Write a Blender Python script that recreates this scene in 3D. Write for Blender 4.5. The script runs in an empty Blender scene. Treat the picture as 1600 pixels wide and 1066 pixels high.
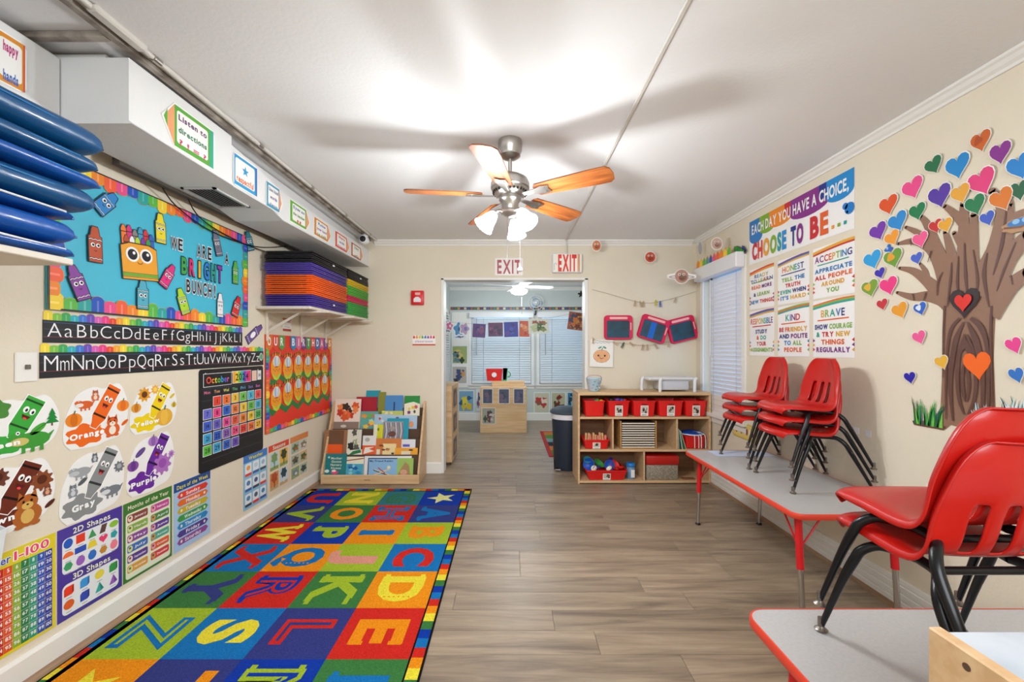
import bpy, bmesh, math, random
from mathutils import Vector, Matrix
R = math.radians
PI = math.pi
sc = bpy.context.scene
COL = sc.collection
random.seed(7)
# ---------------------------------------------------------------- camera, world, light, exposure
F, U0, V0, H = 644.0, 797.0, 547.0, 1.31          # focal length in pixels, vanishing point, eye height
XL, XR, YB, ZC = -1.91, 1.98, 4.39, 2.475          # left wall, right wall, back wall, ceiling
YF = 7.67                                          # far wall of the next room
cam = bpy.data.cameras.new('camera'); cam_o = bpy.data.objects.new('camera', cam); COL.objects.link(cam_o)
cam.sensor_width = 36; cam.lens = F * 36 / 1600; cam.shift_x = 3 / 1600; cam.shift_y = 14 / 1600
cam.clip_start = 0.02; cam_o.location = (0, 0, H); cam_o.rotation_euler = (PI / 2, 0, 0)
sc.camera = cam_o
w = bpy.data.worlds.new('world'); sc.world = w; w.use_nodes = True
wn = w.node_tree.nodes; wb = wn['Background']
wb.inputs[0].default_value = (0.38, 0.64, 1.0, 1); wb.inputs[1].default_value = 1.3
sc.view_settings.view_transform = 'Standard'; sc.view_settings.look = 'None'
sc.view_settings.exposure = 0.66; sc.view_settings.gamma = 1.0
try: sc.view_settings.use_curve_mapping = False
except Exception: pass
def area(name, loc, rot, sx, sy, power, col):
    l = bpy.data.lights.new(name, 'AREA'); l.shape = 'RECTANGLE'; l.size = sx; l.size_y = sy; l.energy = power; l.color = col
    o = bpy.data.objects.new(name, l); COL.objects.link(o); o.location = loc; o.rotation_euler = rot; return o
def bulb(name, loc, power, col, rad=0.05):
    l = bpy.data.lights.new(name, 'POINT'); l.energy = power; l.color = col; l.shadow_soft_size = rad
    o = bpy.data.objects.new(name, l); COL.objects.link(o); o.location = loc; return o
P_FAN, P_REAR, P_NEXT = 16.0, 80.0, 25.0
area('rear_room_light', (0.1, -1.3, 2.30), (R(32), 0, 0), 2.6, 1.2, P_REAR, (0.88, 0.95, 1.0))
# ---------------------------------------------------------------- colour and materials
def lin(c):
    if isinstance(c, str):
        c = c.lstrip('#'); c = [int(c[i:i + 2], 16) / 255 for i in (0, 2, 4)]
        return tuple(x / 12.92 if x <= 0.04045 else ((x + 0.055) / 1.055) ** 2.4 for x in c) + (1.0,)
    return tuple(c)
MC = {}
def mat(name, color='#ffffff', rough=0.6, metal=0.0, noise=0.0, nscale=8.0, bump=0.0, bscale=60.0, stretch=None, color2=None, emit=0.0, trans=0.0, ior=1.45, coat=0.0, alpha=1.0):
    if name in MC: return MC[name]
    m = bpy.data.materials.new(name); m.use_nodes = True; MC[name] = m
    nt = m.node_tree; N = nt.nodes; L = nt.links; b = N['Principled BSDF']
    b.inputs['Base Color'].default_value = lin(color); b.inputs['Roughness'].default_value = rough; b.inputs['Metallic'].default_value = metal
    b.inputs['IOR'].default_value = ior; b.inputs['Coat Weight'].default_value = coat; b.inputs['Alpha'].default_value = alpha
    if trans: b.inputs['Transmission Weight'].default_value = trans
    if emit: b.inputs['Emission Color'].default_value = lin(color); b.inputs['Emission Strength'].default_value = emit
    tc = N.new('ShaderNodeTexCoord'); mp = N.new('ShaderNodeMapping'); L.new(tc.outputs['Object'], mp.inputs[0])
    if stretch: mp.inputs['Scale'].default_value = stretch
    if noise:
        n = N.new('ShaderNodeTexNoise'); n.inputs['Scale'].default_value = nscale; n.inputs['Detail'].default_value = 5; L.new(mp.outputs[0], n.inputs[0])
        r = N.new('ShaderNodeValToRGB'); L.new(n.outputs[0], r.inputs[0])
        c1 = lin(color); c2 = lin(color2) if color2 else tuple(x * (1 - noise) for x in c1[:3]) + (1,)
        r.color_ramp.elements[0].color = c2; r.color_ramp.elements[0].position = 0.35
        r.color_ramp.elements[1].color = c1; r.color_ramp.elements[1].position = 0.65
        L.new(r.outputs[0], b.inputs['Base Color'])
    if bump:
        n2 = N.new('ShaderNodeTexNoise'); n2.inputs['Scale'].default_value = bscale; n2.inputs['Detail'].default_value = 4; L.new(mp.outputs[0], n2.inputs[0])
        bp = N.new('ShaderNodeBump'); bp.inputs['Strength'].default_value = bump; bp.inputs['Distance'].default_value = 0.01
        L.new(n2.outputs[0], bp.inputs['Height']); L.new(bp.outputs[0], b.inputs['Normal'])
    return m
def print_mat(name, rough=0.5, fuzz=0.0, coat=0.0, gain=1.0):
    m = bpy.data.materials.new(name); m.use_nodes = True; MC[name] = m
    nt = m.node_tree; N = nt.nodes; L = nt.links; b = N['Principled BSDF']
    a = N.new('ShaderNodeAttribute'); a.attribute_name = 'Col'; b.inputs['Roughness'].default_value = rough; b.inputs['Coat Weight'].default_value = coat
    if fuzz:
        tc = N.new('ShaderNodeTexCoord'); n = N.new('ShaderNodeTexNoise'); n.inputs['Scale'].default_value = 170; n.inputs['Detail'].default_value = 3
        L.new(tc.outputs['Object'], n.inputs[0]); r = N.new('ShaderNodeMapRange'); r.inputs[1].default_value = 0.3; r.inputs[2].default_value = 0.7
        r.inputs[3].default_value = gain * (1 - fuzz); r.inputs[4].default_value = gain * (1 + fuzz * 0.5); L.new(n.outputs[0], r.inputs[0])
        mx = N.new('ShaderNodeVectorMath'); mx.operation = 'SCALE'; L.new(a.outputs['Color'], mx.inputs[0]); L.new(r.outputs[0], mx.inputs['Scale']); L.new(mx.outputs[0], b.inputs['Base Color'])
        bp = N.new('ShaderNodeBump'); bp.inputs['Strength'].default_value = 0.6; bp.inputs['Distance'].default_value = 0.004; L.new(n.outputs[0], bp.inputs['Height']); L.new(bp.outputs[0], b.inputs['Normal'])
        b.inputs['Sheen Weight'].default_value = 0.0; b.inputs['Specular IOR Level'].default_value = 0.15
    else: L.new(a.outputs['Color'], b.inputs['Base Color'])
    return m
PRINT = print_mat('printed_paper', 0.45); RUGM = print_mat('carpet_pile', 0.95, 0.30, gain=0.80); GLOSS = print_mat('laminated_print', 0.28)
def wood(name, c1='#c9a377', c2='#b08a5f', rough=0.45, stretch=(1, 12, 12), scale=3.0):
    return mat(name, c1, rough, noise=0.3, nscale=scale, stretch=stretch, color2=c2, bump=0.05, bscale=30)
# ---------------------------------------------------------------- objects
WM = {}
def tag(o, label=None, cat=None, group=None, kind=None):
    if label: o['label'] = label
    if cat: o['category'] = cat
    if group: o['group'] = group
    if kind: o['kind'] = kind
    return o
def put(o, M, parent=None):
    WM[o.name] = M.copy()
    if parent: o.parent = parent; o.matrix_basis = WM[parent.name].inverted() @ M
    else: o.matrix_basis = M
    return o
def empty(name, loc, label=None, cat=None, group=None, rz=0.0, kind=None):
    o = bpy.data.objects.new(name, None); o.empty_display_size = 0.05; COL.objects.link(o)
    put(o, Matrix.Translation(loc) @ Matrix.Rotation(rz, 4, 'Z')); return tag(o, label, cat, group, kind)
class MB:
    def __init__(s): s.b = bmesh.new(); s.mi = 0; s.M = None
    def _fin(s, vs, fs):
        for f in fs: f.material_index = s.mi
        if s.M:
            for v in vs: v.co = s.M @ v.co
    def box(s, x0, x1, y0, y1, z0, z1, bev=0.0, seg=1):
        if x0 > x1: x0, x1 = x1, x0
        if y0 > y1: y0, y1 = y1, y0
        if z0 > z1: z0, z1 = z1, z0
        r = bmesh.ops.create_cube(s.b, size=1.0); vs = r['verts']
        for v in vs: v.co = Vector(((x0 + x1) / 2 + v.co.x * (x1 - x0), (y0 + y1) / 2 + v.co.y * (y1 - y0), (z0 + z1) / 2 + v.co.z * (z1 - z0)))
        fs = {f for v in vs for f in v.link_faces}
        if bev:
            for f in fs: f.material_index = s.mi
            es = list({e for v in vs for e in v.link_edges})
            r = bmesh.ops.bevel(s.b, geom=es, offset=bev, segments=seg, affect='EDGES', profile=0.5)
            fs = set(r['faces']) | {f for f in fs if f.is_valid}; vs = {v for f in fs for v in f.verts}
            fs = {f for v in vs for f in v.link_faces}
        s._fin(vs, fs); return s
    def face(s, pts):
        vs = [s.b.verts.new(p) for p in pts]; f = s.b.faces.new(vs); s._fin(vs, [f]); return s
    def prism(s, pts, vec):
        vec = Vector(vec); n = len(pts); a = [s.b.verts.new(p) for p in pts]; c = [s.b.verts.new(Vector(p) + vec) for p in pts]
        fs = [s.b.faces.new(a), s.b.faces.new(c[::-1])] + [s.b.faces.new((a[(i + 1) % n], a[i], c[i], c[(i + 1) % n])) for i in range(n)]
        s._fin(a + c, fs); return s
    def rings(s, rr, close=True, cap0=True, cap1=True):
        vs = [[s.b.verts.new(p) for p in r] for r in rr]; fs = []; n = len(rr[0])
        for i in range(len(rr) - 1):
            for j in range(n if close else n - 1):
                k = (j + 1) % n; fs.append(s.b.faces.new((vs[i][j], vs[i][k], vs[i + 1][k], vs[i + 1][j])))
        if cap0 and close: fs.append(s.b.faces.new(vs[0][::-1]))
        if cap1 and close: fs.append(s.b.faces.new(vs[-1]))
        s._fin([v for r in vs for v in r], fs); return s
    def cyl(s, p0, p1, r0, r1=None, n=14, caps=True): return s.tube([p0, p1], [r0, r0 if r1 is None else r1], n, caps)
    def tube(s, pts, r, n=8, caps=True):
        pts = [Vector(p) for p in pts]; m = len(pts)
        if not isinstance(r, (list, tuple)): r = [r] * m
        T = [((pts[min(i + 1, m - 1)] - pts[max(i - 1, 0)]).normalized()) for i in range(m)]
        u = T[0].orthogonal().normalized(); rr = []
        for i in range(m):
            u = (u - T[i] * u.dot(T[i])).normalized(); v = T[i].cross(u)
            rr.append([pts[i] + (u * math.cos(2 * PI * k / n) + v * math.sin(2 * PI * k / n)) * r[i] for k in range(n)])
        return s.rings(rr, True, caps, caps)
    def lathe(s, prof, c=(0, 0, 0), n=24, M=None, caps=True):
        rr = []
        for (r, z) in prof:
            ring = [Vector((max(r, 1e-4) * math.cos(2 * PI * k / n), max(r, 1e-4) * math.sin(2 * PI * k / n), z)) for k in range(n)]
            if M: ring = [M @ p for p in ring]
            rr.append([p + Vector(c) for p in ring])
        return s.rings(rr, True, caps, caps)
    def ball(s, c, r, n=10, m=7):
        if not isinstance(r, (list, tuple)): r = (r, r, r)
        rr = []
        for i in range(m + 1):
            t = PI * i / m; t = min(max(t, 0.02), PI - 0.02)
            rr.append([Vector((c[0] + r[0] * math.sin(t) * math.cos(2 * PI * k / n), c[1] + r[1] * math.sin(t) * math.sin(2 * PI * k / n), c[2] - r[2] * math.cos(t))) for k in range(n)])
        return s.rings(rr)
    def grid(s, P):
        return s.rings(P, False)
def mk(name, mb, mats, parent=None, label=None, cat=None, group=None, kind=None, smooth=False, origin=None, auto=True):
    b = mb.b; bmesh.ops.recalc_face_normals(b, faces=b.faces[:]) if auto else None
    if origin is None:
        xs = [v.co for v in b.verts]; lo = [min(v[i] for v in xs) for i in range(3)]; hi = [max(v[i] for v in xs) for i in range(3)]
        origin = ((lo[0] + hi[0]) / 2, (lo[1] + hi[1]) / 2, lo[2])
    og = Vector(origin)
    for v in b.verts: v.co -= og
    me = bpy.data.meshes.new(name); b.to_mesh(me); b.free()
    for m in (mats if isinstance(mats, (list, tuple)) else [mats]): me.materials.append(m)
    if smooth:
        me.polygons.foreach_set('use_smooth', [True] * len(me.polygons))
        try: me.set_sharp_from_angle(angle=R(smooth if smooth is not True else 40))
        except Exception: pass
    o = bpy.data.objects.new(name, me); COL.objects.link(o); put(o, Matrix.Translation(og), parent)
    return tag(o, label, cat, group, kind)
def copy_tree(o, M, label=None, group=None):
    def rec(s, par):
        c = s.copy(); COL.objects.link(c)
        if par: c.parent = par
        for ch in KIDS.get(s.name, [x for x in s.children]): rec(ch, c)
        return c
    r = rec(o, None); put(r, M)
    if label: r['label'] = label
    if group: r['group'] = group
    return r
KIDS = {}
def smooth_path(pts, k=4):
    P = [Vector(p) for p in pts]; out = []
    for i in range(len(P) - 1):
        a, b, c, d = P[max(i - 1, 0)], P[i], P[i + 1], P[min(i + 2, len(P) - 1)]
        for j in range(k):
            t = j / k; out.append(0.5 * ((2 * b) + (c - a) * t + (2 * a - 5 * b + 4 * c - d) * t * t + (3 * b - a - 3 * c + d) * t ** 3))
    return out + [P[-1]]
# ---------------------------------------------------------------- lettering glyphs (built-in font) as flat polygons
GC = {}; _tc = bpy.data.curves.new('glyph', 'FONT'); _to = bpy.data.objects.new('glyph', _tc); COL.objects.link(_to)
_tc.resolution_u = 3; _tc.size = 1.0; CAPH = [None]
def glyph(ch, bold):
    k = (ch, bold)
    if k not in GC:
        _tc.body = ch; _tc.offset = bold; _to.data.update_tag(); bpy.context.view_layer.update()
        ev = _to.evaluated_get(bpy.context.evaluated_depsgraph_get()); me = ev.to_mesh()
        V = [(v.co.x, v.co.y) for v in me.vertices]; Fs = [tuple(p.vertices) for p in me.polygons]; ev.to_mesh_clear()
        if V:
            x0 = min(v[0] for v in V); x1 = max(v[0] for v in V); V = [(v[0] - x0, v[1]) for v in V]
        else: x0 = 0; x1 = 0.25
        GC[k] = (V, Fs, x1 - x0)
    return GC[k]
_V = glyph('H', 0.0)[0]; CAP = max(v[1] for v in _V)
class Cv:
    """flat printed sheet: outline with thickness, coloured shapes laid on it"""
    def __init__(s, wd, ht, base='#ffffff', t=0.0015, outline=None):
        s.w, s.h, s.t = wd, ht, t; s.p = []; s.base = base
        s.out = outline or [(0, 0), (wd, 0), (wd, ht), (0, ht)]
    def poly(s, pts, c, l=1): s.p.append((pts, [tuple(range(len(pts)))], c, l)); return s
    def rect(s, x0, y0, x1, y1, c, l=1): return s.poly([(x0, y0), (x1, y0), (x1, y1), (x0, y1)], c, l)
    def rrect(s, x0, y0, x1, y1, r, c, l=1, n=4): return s.poly(rr_pts(x0, y0, x1, y1, r, n), c, l)
    def ell(s, cx, cy, rx, ry, c, l=1, n=14, rot=0): return s.poly([(cx + rx * math.cos(t) * math.cos(rot) - ry * math.sin(t) * math.sin(rot), cy + rx * math.cos(t) * math.sin(rot) + ry * math.sin(t) * math.cos(rot)) for t in [2 * PI * k / n for k in range(n)]], c, l)
    def heart(s, cx, cy, sx, sy, c, l=1, rot=0): return s.poly(heart_pts(cx, cy, sx, sy, rot), c, l)
    def star(s, cx, cy, r, c, l=1, n=5, k=0.42, rot=0): return s.poly([(cx + (r if i % 2 == 0 else r * k) * math.sin(rot + PI * i / n), cy + (r if i % 2 == 0 else r * k) * math.cos(rot + PI * i / n)) for i in range(2 * n)], c, l)
    def line(s, pts, wd, c, l=1):
        P = [Vector(p) for p in pts]; m = len(P); W = wd if isinstance(wd, (list, tuple)) else [wd] * m; A = []; B = []
        for i in range(m):
            t = (P[min(i + 1, m - 1)] - P[max(i - 1, 0)]).normalized(); n = Vector((-t.y, t.x)) * W[i] / 2; A.append(P[i] + n); B.append(P[i] - n)
        V = [tuple(v) for v in A + B]; s.p.append((V, [(i, i + 1, m + i + 1, m + i) for i in range(m - 1)], c, l)); return s
    def text(s, tx, cx, cy, h, c, w=None, l=2, bold=0.02, align='c', out=None, outc='#ffffff', rot=0.0, gap=0.085, up=None, ow=0.05):
        """cy = middle of cap height; c may be a list of colours per letter"""
        G = []; x = 0.0
        for ch in tx:
            if ch == ' ': x += 0.32; G.append(None); continue
            g = glyph(ch, bold); G.append((x, ch)); x += g[2] + gap
        tot = max(x - gap, 0.01); sy = h / CAP; sx = sy if w is None else w / tot
        ox = {'c': -tot / 2, 'l': 0, 'r': -tot}[align] * sx; k = 0
        cr, sr = math.cos(rot), math.sin(rot)
        for g in G:
            if g is None: k += 1; continue
            cc = c[k % len(c)] if isinstance(c, (list, tuple)) and isinstance(c[0], str) else c; k += 1
            for (b, col, ll) in ([(bold + ow, outc, l)] if out else []) + [(bold, cc, l + (1 if out else 0))]:
                V, Fs, wd = glyph(g[1], b); sh = (glyph(g[1], bold)[2] - wd) / 2
                V2 = []
                for (a, q) in V:
                    px = ox + (g[0] + a + sh) * sx; py = q * sy - h / 2
                    V2.append((cx + px * cr - py * sr, cy + px * sr + py * cr))
                s.p.append((V2, Fs, col, ll))
        return s
    def build(s, name, M, parent=None, m=None, label=None, cat=None, group=None, kind=None):
        V = []; Fc = []; C = []; n = len(s.out)
        if s.base:
            V += [(x, y, 0) for x, y in s.out] + [(x, y, s.t) for x, y in s.out]
            Fc.append(tuple(range(n, 2 * n))); C.append(lin(s.base)); Fc.append(tuple(range(n - 1, -1, -1))); C.append(lin(s.base))
            for i in range(n): j = (i + 1) % n; Fc.append((i, j, n + j, n + i)); C.append(lin(s.base))
        for pts, fs, c, l in s.p:
            o = len(V); z = s.t + 0.00025 * l; V += [(p[0], p[1], z) for p in pts]; c = lin(c)
            for f in fs:
                a = sum(pts[f[i]][0] * pts[f[(i + 1) % len(f)]][1] - pts[f[(i + 1) % len(f)]][0] * pts[f[i]][1] for i in range(len(f)))
                Fc.append(tuple(o + i for i in (f if a > 0 else f[::-1]))); C.append(c)
        me = bpy.data.meshes.new(name); me.from_pydata(V, [], Fc)
        ca = me.color_attributes.new('Col', 'FLOAT_COLOR', 'CORNER'); buf = []
        for f, c in zip(Fc, C): buf += list(c) * len(f)
        ca.data.foreach_set('color', buf); me.materials.append(m or PRINT)
        o = bpy.data.objects.new(name, me); COL.objects.link(o); put(o, M, parent); return tag(o, label, cat, group, kind)
def rr_pts(x0, y0, x1, y1, r, n=4):
    out = []
    for cx, cy, a0 in ((x1 - r, y1 - r, 0), (x0 + r, y1 - r, 90), (x0 + r, y0 + r, 180), (x1 - r, y0 + r, 270)):
        for i in range(n + 1): a = R(a0 + 90 * i / n); out.append((cx + r * math.cos(a), cy + r * math.sin(a)))
    return out
def heart_pts(cx, cy, sx, sy, rot=0, n=22):
    o = []
    for i in range(n):
        t = 2 * PI * i / n; x = 16 * math.sin(t) ** 3 / 32; y = (13 * math.cos(t) - 5 * math.cos(2 * t) - 2 * math.cos(3 * t) - math.cos(4 * t) + 2.5) / 30
        x *= sx; y *= sy; o.append((cx + x * math.cos(rot) - y * math.sin(rot), cy + x * math.sin(rot) + y * math.cos(rot)))
    return o[::-1]
def blob_pts(cx, cy, rx, ry, k=6, amp=0.18, seed=0, n=36):
    rd = random.Random(seed); ph = rd.random() * 6
    return [(cx + rx * (1 + amp * math.sin(k * t + ph)) * math.cos(t), cy + ry * (1 + amp * math.sin(k * t + ph + .4)) * math.sin(t)) for t in [2 * PI * i / n for i in range(n)]]
def basis(o, u, v):
    u = Vector(u).normalized(); v = Vector(v).normalized(); n = u.cross(v); m = Matrix((u, v, n)).transposed().to_4x4(); m.translation = Vector(o); return m
def onL(Y, Z, off=0.001): return basis((XL + off, Y, Z), (0, 1, 0), (0, 0, 1))
def onR(Y, Z, off=0.001): return basis((XR - off, Y, Z), (0, -1, 0), (0, 0, 1))
def onB(X, Z, off=0.001, Y=YB): return basis((X, Y - off, Z), (1, 0, 0), (0, 0, 1))
def LY(x, X=XL): return F * X / (x - U0)
def LZ(x, y, X=XL): return H - (y - V0) * X / (x - U0)
def RY(x): return F * XR / (x - U0)
def RZ(x, y): return H - (y - V0) * XR / (x - U0)
def BX(x, Y=YB): return (x - U0) * Y / F
def BZ(y, Y=YB): return H - (y - V0) * Y / F
# ================================================================ materials
M_WALL = mat('cream_wall_paint', '#e4dac6', 0.75, noise=0.05, nscale=1.5, bump=0.12, bscale=90)
M_WALL2 = mat('pale_blue_wall_paint', '#c9d0cd', 0.8, bump=0.08, bscale=90)
M_CEIL = mat('ceiling_paint', '#e9e9e9', 0.85, bump=0.10, bscale=60)
M_WHITE = mat('white_trim_paint', '#ebe9e4', 0.45)
M_DUCT = mat('duct_paint', '#e4e4e3', 0.7, bump=0.1, bscale=50)
M_DARK = mat('black_plastic', '#15161a', 0.4)
M_STEEL = mat('brushed_nickel', '#b6b2ac', 0.3, 1.0)
M_CHROME = mat('chrome_metal', '#c8c8c8', 0.18, 1.0)
M_RAIL = mat('rusty_painted_rail', '#b0a79c', 0.6, noise=0.5, nscale=9, color2='#5d5148')
M_BIRCH = wood('birch_plywood', '#dcbb92', '#cda77b')
M_DKWOOD = mat('dark_brown_board', '#5a4334', 0.6)
M_RED = mat('red_plastic', '#b8130b', 0.36, coat=0.15)
M_REDP = mat('red_painted_metal', '#d81c24', 0.35)
M_EDGE = mat('red_table_edge', '#e0452f', 0.4)
M_WPLAS = mat('white_plastic', '#e6e7ea', 0.35)
M_BIN = mat('red_bin_plastic', '#dc1f1c', 0.35)
M_BLK = mat('black_tube_metal', '#17181b', 0.3, 0.3)
# floor planks
def floor_mat():
    m = bpy.data.materials.new('grey_oak_vinyl'); m.use_nodes = True; N = m.node_tree.nodes; L = m.node_tree.links; b = N['Principled BSDF']
    tc = N.new('ShaderNodeTexCoord'); oi = N.new('ShaderNodeObjectInfo'); mp = N.new('ShaderNodeMapping'); mp.inputs['Scale'].default_value = (1.6, 16, 1)
    ad = N.new('ShaderNodeVectorMath'); ad.operation = 'SCALE'; ad.inputs['Scale'].default_value = 37; cx = N.new('ShaderNodeCombineXYZ')
    L.new(oi.outputs['Random'], cx.inputs[0]); L.new(oi.outputs['Random'], cx.inputs[1]); L.new(cx.outputs[0], ad.inputs[0]); L.new(ad.outputs[0], mp.inputs['Location']); L.new(tc.outputs['Object'], mp.inputs[0])
    n = N.new('ShaderNodeTexNoise'); n.inputs['Scale'].default_value = 1.0; n.inputs['Detail'].default_value = 8; n.inputs['Roughness'].default_value = 0.62; n.inputs['Distortion'].default_value = 0.6; L.new(mp.outputs[0], n.inputs[0])
    mp2 = N.new('ShaderNodeMapping'); mp2.inputs['Scale'].default_value = (6, 120, 1); L.new(tc.outputs['Object'], mp2.inputs[0]); L.new(ad.outputs[0], mp2.inputs['Location'])
    n2 = N.new('ShaderNodeTexNoise'); n2.inputs['Scale'].default_value = 1.0; n2.inputs['Detail'].default_value = 4; L.new(mp2.outputs[0], n2.inputs[0])
    r = N.new('ShaderNodeValToRGB'); L.new(n.outputs[0], r.inputs[0]); e = r.color_ramp.elements
    e[0].position = 0.30; e[0].color = lin('#6f5f51'); e[1].position = 0.68; e[1].color = lin('#a8957e'); k = r.color_ramp.elements.new(0.5); k.color = lin('#95826d')
    mr = N.new('ShaderNodeMapRange'); mr.inputs[3].default_value = 0.86; mr.inputs[4].default_value = 1.10; L.new(oi.outputs['Random'], mr.inputs[0])
    mr2 = N.new('ShaderNodeMapRange'); mr2.inputs[1].default_value = 0.3; mr2.inputs[2].default_value = 0.7; mr2.inputs[3].default_value = 0.88; mr2.inputs[4].default_value = 1.08; L.new(n2.outputs[0], mr2.inputs[0])
    mu = N.new('ShaderNodeMath'); mu.operation = 'MULTIPLY'; L.new(mr.outputs[0], mu.inputs[0]); L.new(mr2.outputs[0], mu.inputs[1])
    s = N.new('ShaderNodeVectorMath'); s.operation = 'SCALE'; L.new(r.outputs[0], s.inputs[0]); L.new(mu.outputs[0], s.inputs['Scale']); L.new(s.outputs[0], b.inputs['Base Color'])
    b.inputs['Roughness'].default_value = 0.38; bp = N.new('ShaderNodeBump'); bp.inputs['Strength'].default_value = 0.12; bp.inputs['Distance'].default_value = 0.003; L.new(n2.outputs[0], bp.inputs['Height']); L.new(bp.outputs[0], b.inputs['Normal'])
    return m
M_FLOOR = floor_mat()
# ================================================================ room shell
YN = -2.4; T = 0.14
fl = mk('floor', MB().box(XL - T, XR + T, YN - T, YF + T, -0.08, -0.005), mat('floor_base', '#4d4239', 0.8), kind='structure', origin=(0, 0, 0))
pm = None; PW, PL = 0.152, 1.22; rd = random.Random(3); y = 0.10; row = 0
while y < YF + 0.1:
    x = XL - 0.02 - rd.choice([0.12, 0.45, 0.8, 0.3, 1.0, 0.62]); x1 = XR + 0.02
    while x < x1:
        a, b_ = max(x, XL - 0.02), min(x + PL, x1)
        if b_ - a > 0.05:
            if pm is None:
                o = mk('plank', MB().box(-PL / 2, PL / 2, -PW / 2, PW / 2, -0.005, 0.0, bev=0.0012), M_FLOOR, fl, origin=(0, 0, 0)); pm = o.data
            else: o = bpy.data.objects.new('plank', pm); COL.objects.link(o)
            M = Matrix.Translation(((a + b_) / 2, y + PW / 2, 0)) @ Matrix.Diagonal(((b_ - a - 0.0012) / PL, (PW - 0.0012) / PW, 1, 1)); put(o, M, fl)
        x += PL
    y += PW; row += 1
mk('trim_1', MB().box(XL - T, XR + T, YN - T, 0.10, -0.005, 0.0), M_FLOOR, kind='structure')
mk('ceiling', MB().box(XL - T, XR + T, YN - T, YB + T, ZC, ZC + 0.1), M_CEIL, kind='structure')
mk('ceiling_next_room', MB().box(-1.12 - T, XR + T, YB + T, YF + T, ZC, ZC + 0.1), M_CEIL, kind='structure')
mk('wall_left', MB().box(XL - T, XL, YN, YB, 0, ZC), M_WALL, kind='structure')
mk('wall_rear', MB().box(XL - T, XR + T, YN - T, YN, 0, ZC), M_WALL, kind='structure')
# right wall with its window opening
WY0, WY1, WZ0, WZ1 = 3.50, 4.20, 0.70, 2.06
mb = MB()
mb.box(XR, XR + T, YN, WY0, 0, ZC); mb.box(XR, XR + T, WY1, YB + T, 0, ZC); mb.box(XR, XR + T, WY0, WY1, 0, WZ0); mb.box(XR, XR + T, WY0, WY1, WZ1, ZC)
mk('wall_right', mb, M_WALL, kind='structure')
# back wall with the wide opening
DX0, DX1, DZ = BX(690), BX(918), BZ(435)
mb = MB(); mb.box(XL - T, DX0, YB, YB + T, 0, ZC); mb.box(DX1, XR + T, YB, YB + T, 0, ZC); mb.box(DX0, DX1, YB, YB + T, DZ, ZC)
mk('wall_back', mb, M_WALL, kind='structure')
mb = MB()
mb.box(DX0 - 0.004, DX0 + 0.025, YB - 0.012, YB + T + 0.012, 0, DZ, 0.003); mb.box(DX1 - 0.03, DX1 + 0.004, YB - 0.012, YB + T + 0.012, 0, DZ, 0.003); mb.box(DX0 - 0.004, DX1 + 0.004, YB - 0.012, YB + T + 0.012, DZ - 0.02, DZ + 0.005, 0.003)
mk('trim_2', mb, M_WHITE, kind='structure')
# next room
NX0, NX1 = -1.12, XR
mk('wall_next_room_left', MB().box(NX0 - T, NX0, YB + T, YF + T, 0, ZC), M_WALL2, kind='structure')
mk('wall_next_room_right', MB().box(NX1, NX1 + T, YB + T, YF + T, 0, ZC), M_WALL2, kind='structure')
wins = [(BX(737, YF), BX(830, YF)), (BX(843, YF), BX(918, YF) + 0.15)]; nz0, nz1 = BZ(600, YF), BZ(492, YF)
mb = MB(); xs = NX0 - T
for a, b_ in wins: mb.box(xs, a, YF, YF + T, nz0, nz1); xs = b_
mb.box(xs, NX1 + T, YF, YF + T, nz0, nz1); mb.box(NX0 - T, NX1 + T, YF, YF + T, 0, nz0); mb.box(NX0 - T, NX1 + T, YF, YF + T, nz1, ZC)
mk('wall_next_room_back', mb, M_WALL2, kind='structure')
# baseboards
def base_run(name, p0, p1, inn, h=0.115, ribs=False):
    """profile swept straight from p0 to p1; inn = direction into the room"""
    p0 = Vector(p0); d = Vector(p1) - p0; i = Vector(inn)
    pr = [(0, 0), (0.016, 0), (0.016, h - 0.012), (0.010, h), (0, h)] if not ribs else [(0, 0), (0.02, 0), (0.02, h * .30), (0.016, h * .32), (0.019, h * .35), (0.019, h * .55), (0.015, h * .57), (0.018, h * .60), (0.018, h * .8), (0.013, h * .83), (0.015, h * .86), (0.012, h), (0, h)]
    mb = MB(); mb.prism([p0 + i * a + Vector((0, 0, z)) for a, z in pr], d); return mk(name, mb, M_WHITE, kind='structure')
def quarter(name, p0, p1, inn):
    p0 = Vector(p0); d = Vector(p1) - p0; i = Vector(inn)
    mk(name, MB().prism([p0 + i * a + Vector((0, 0, z)) for a, z in [(0.014, 0), (0.04, 0), (0.034, 0.012), (0.024, 0.02), (0.014, 0.022)]], d), wood('oak_shoe_moulding', '#a5866a', '#8a6d54', stretch=(12, 1, 12)), kind='structure')
base_run('baseboard_left', (XL, 0.2, 0), (XL, YB, 0), (1, 0, 0)); quarter('trim_3', (XL, 0.2, 0), (XL, YB, 0), (1, 0, 0))
base_run('baseboard_back', (XL, YB, 0), (DX0, YB, 0), (0, -1, 0)); base_run('baseboard_back_right', (DX1, YB, 0), (XR, YB, 0), (0, -1, 0))
base_run('baseboard_right', (XR, 0.2, 0), (XR, YB, 0), (-1, 0, 0), 0.15, True); quarter('trim_4', (XR, 0.2, 0), (XR, YB, 0), (-1, 0, 0))
base_run('baseboard_next_room', (NX0, YF, 0), (NX1, YF, 0), (0, -1, 0), 0.14)
base_run('baseboard_next_room_left', (NX0, YB + T, 0), (NX0, YF, 0), (1, 0, 0), 0.14)
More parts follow.
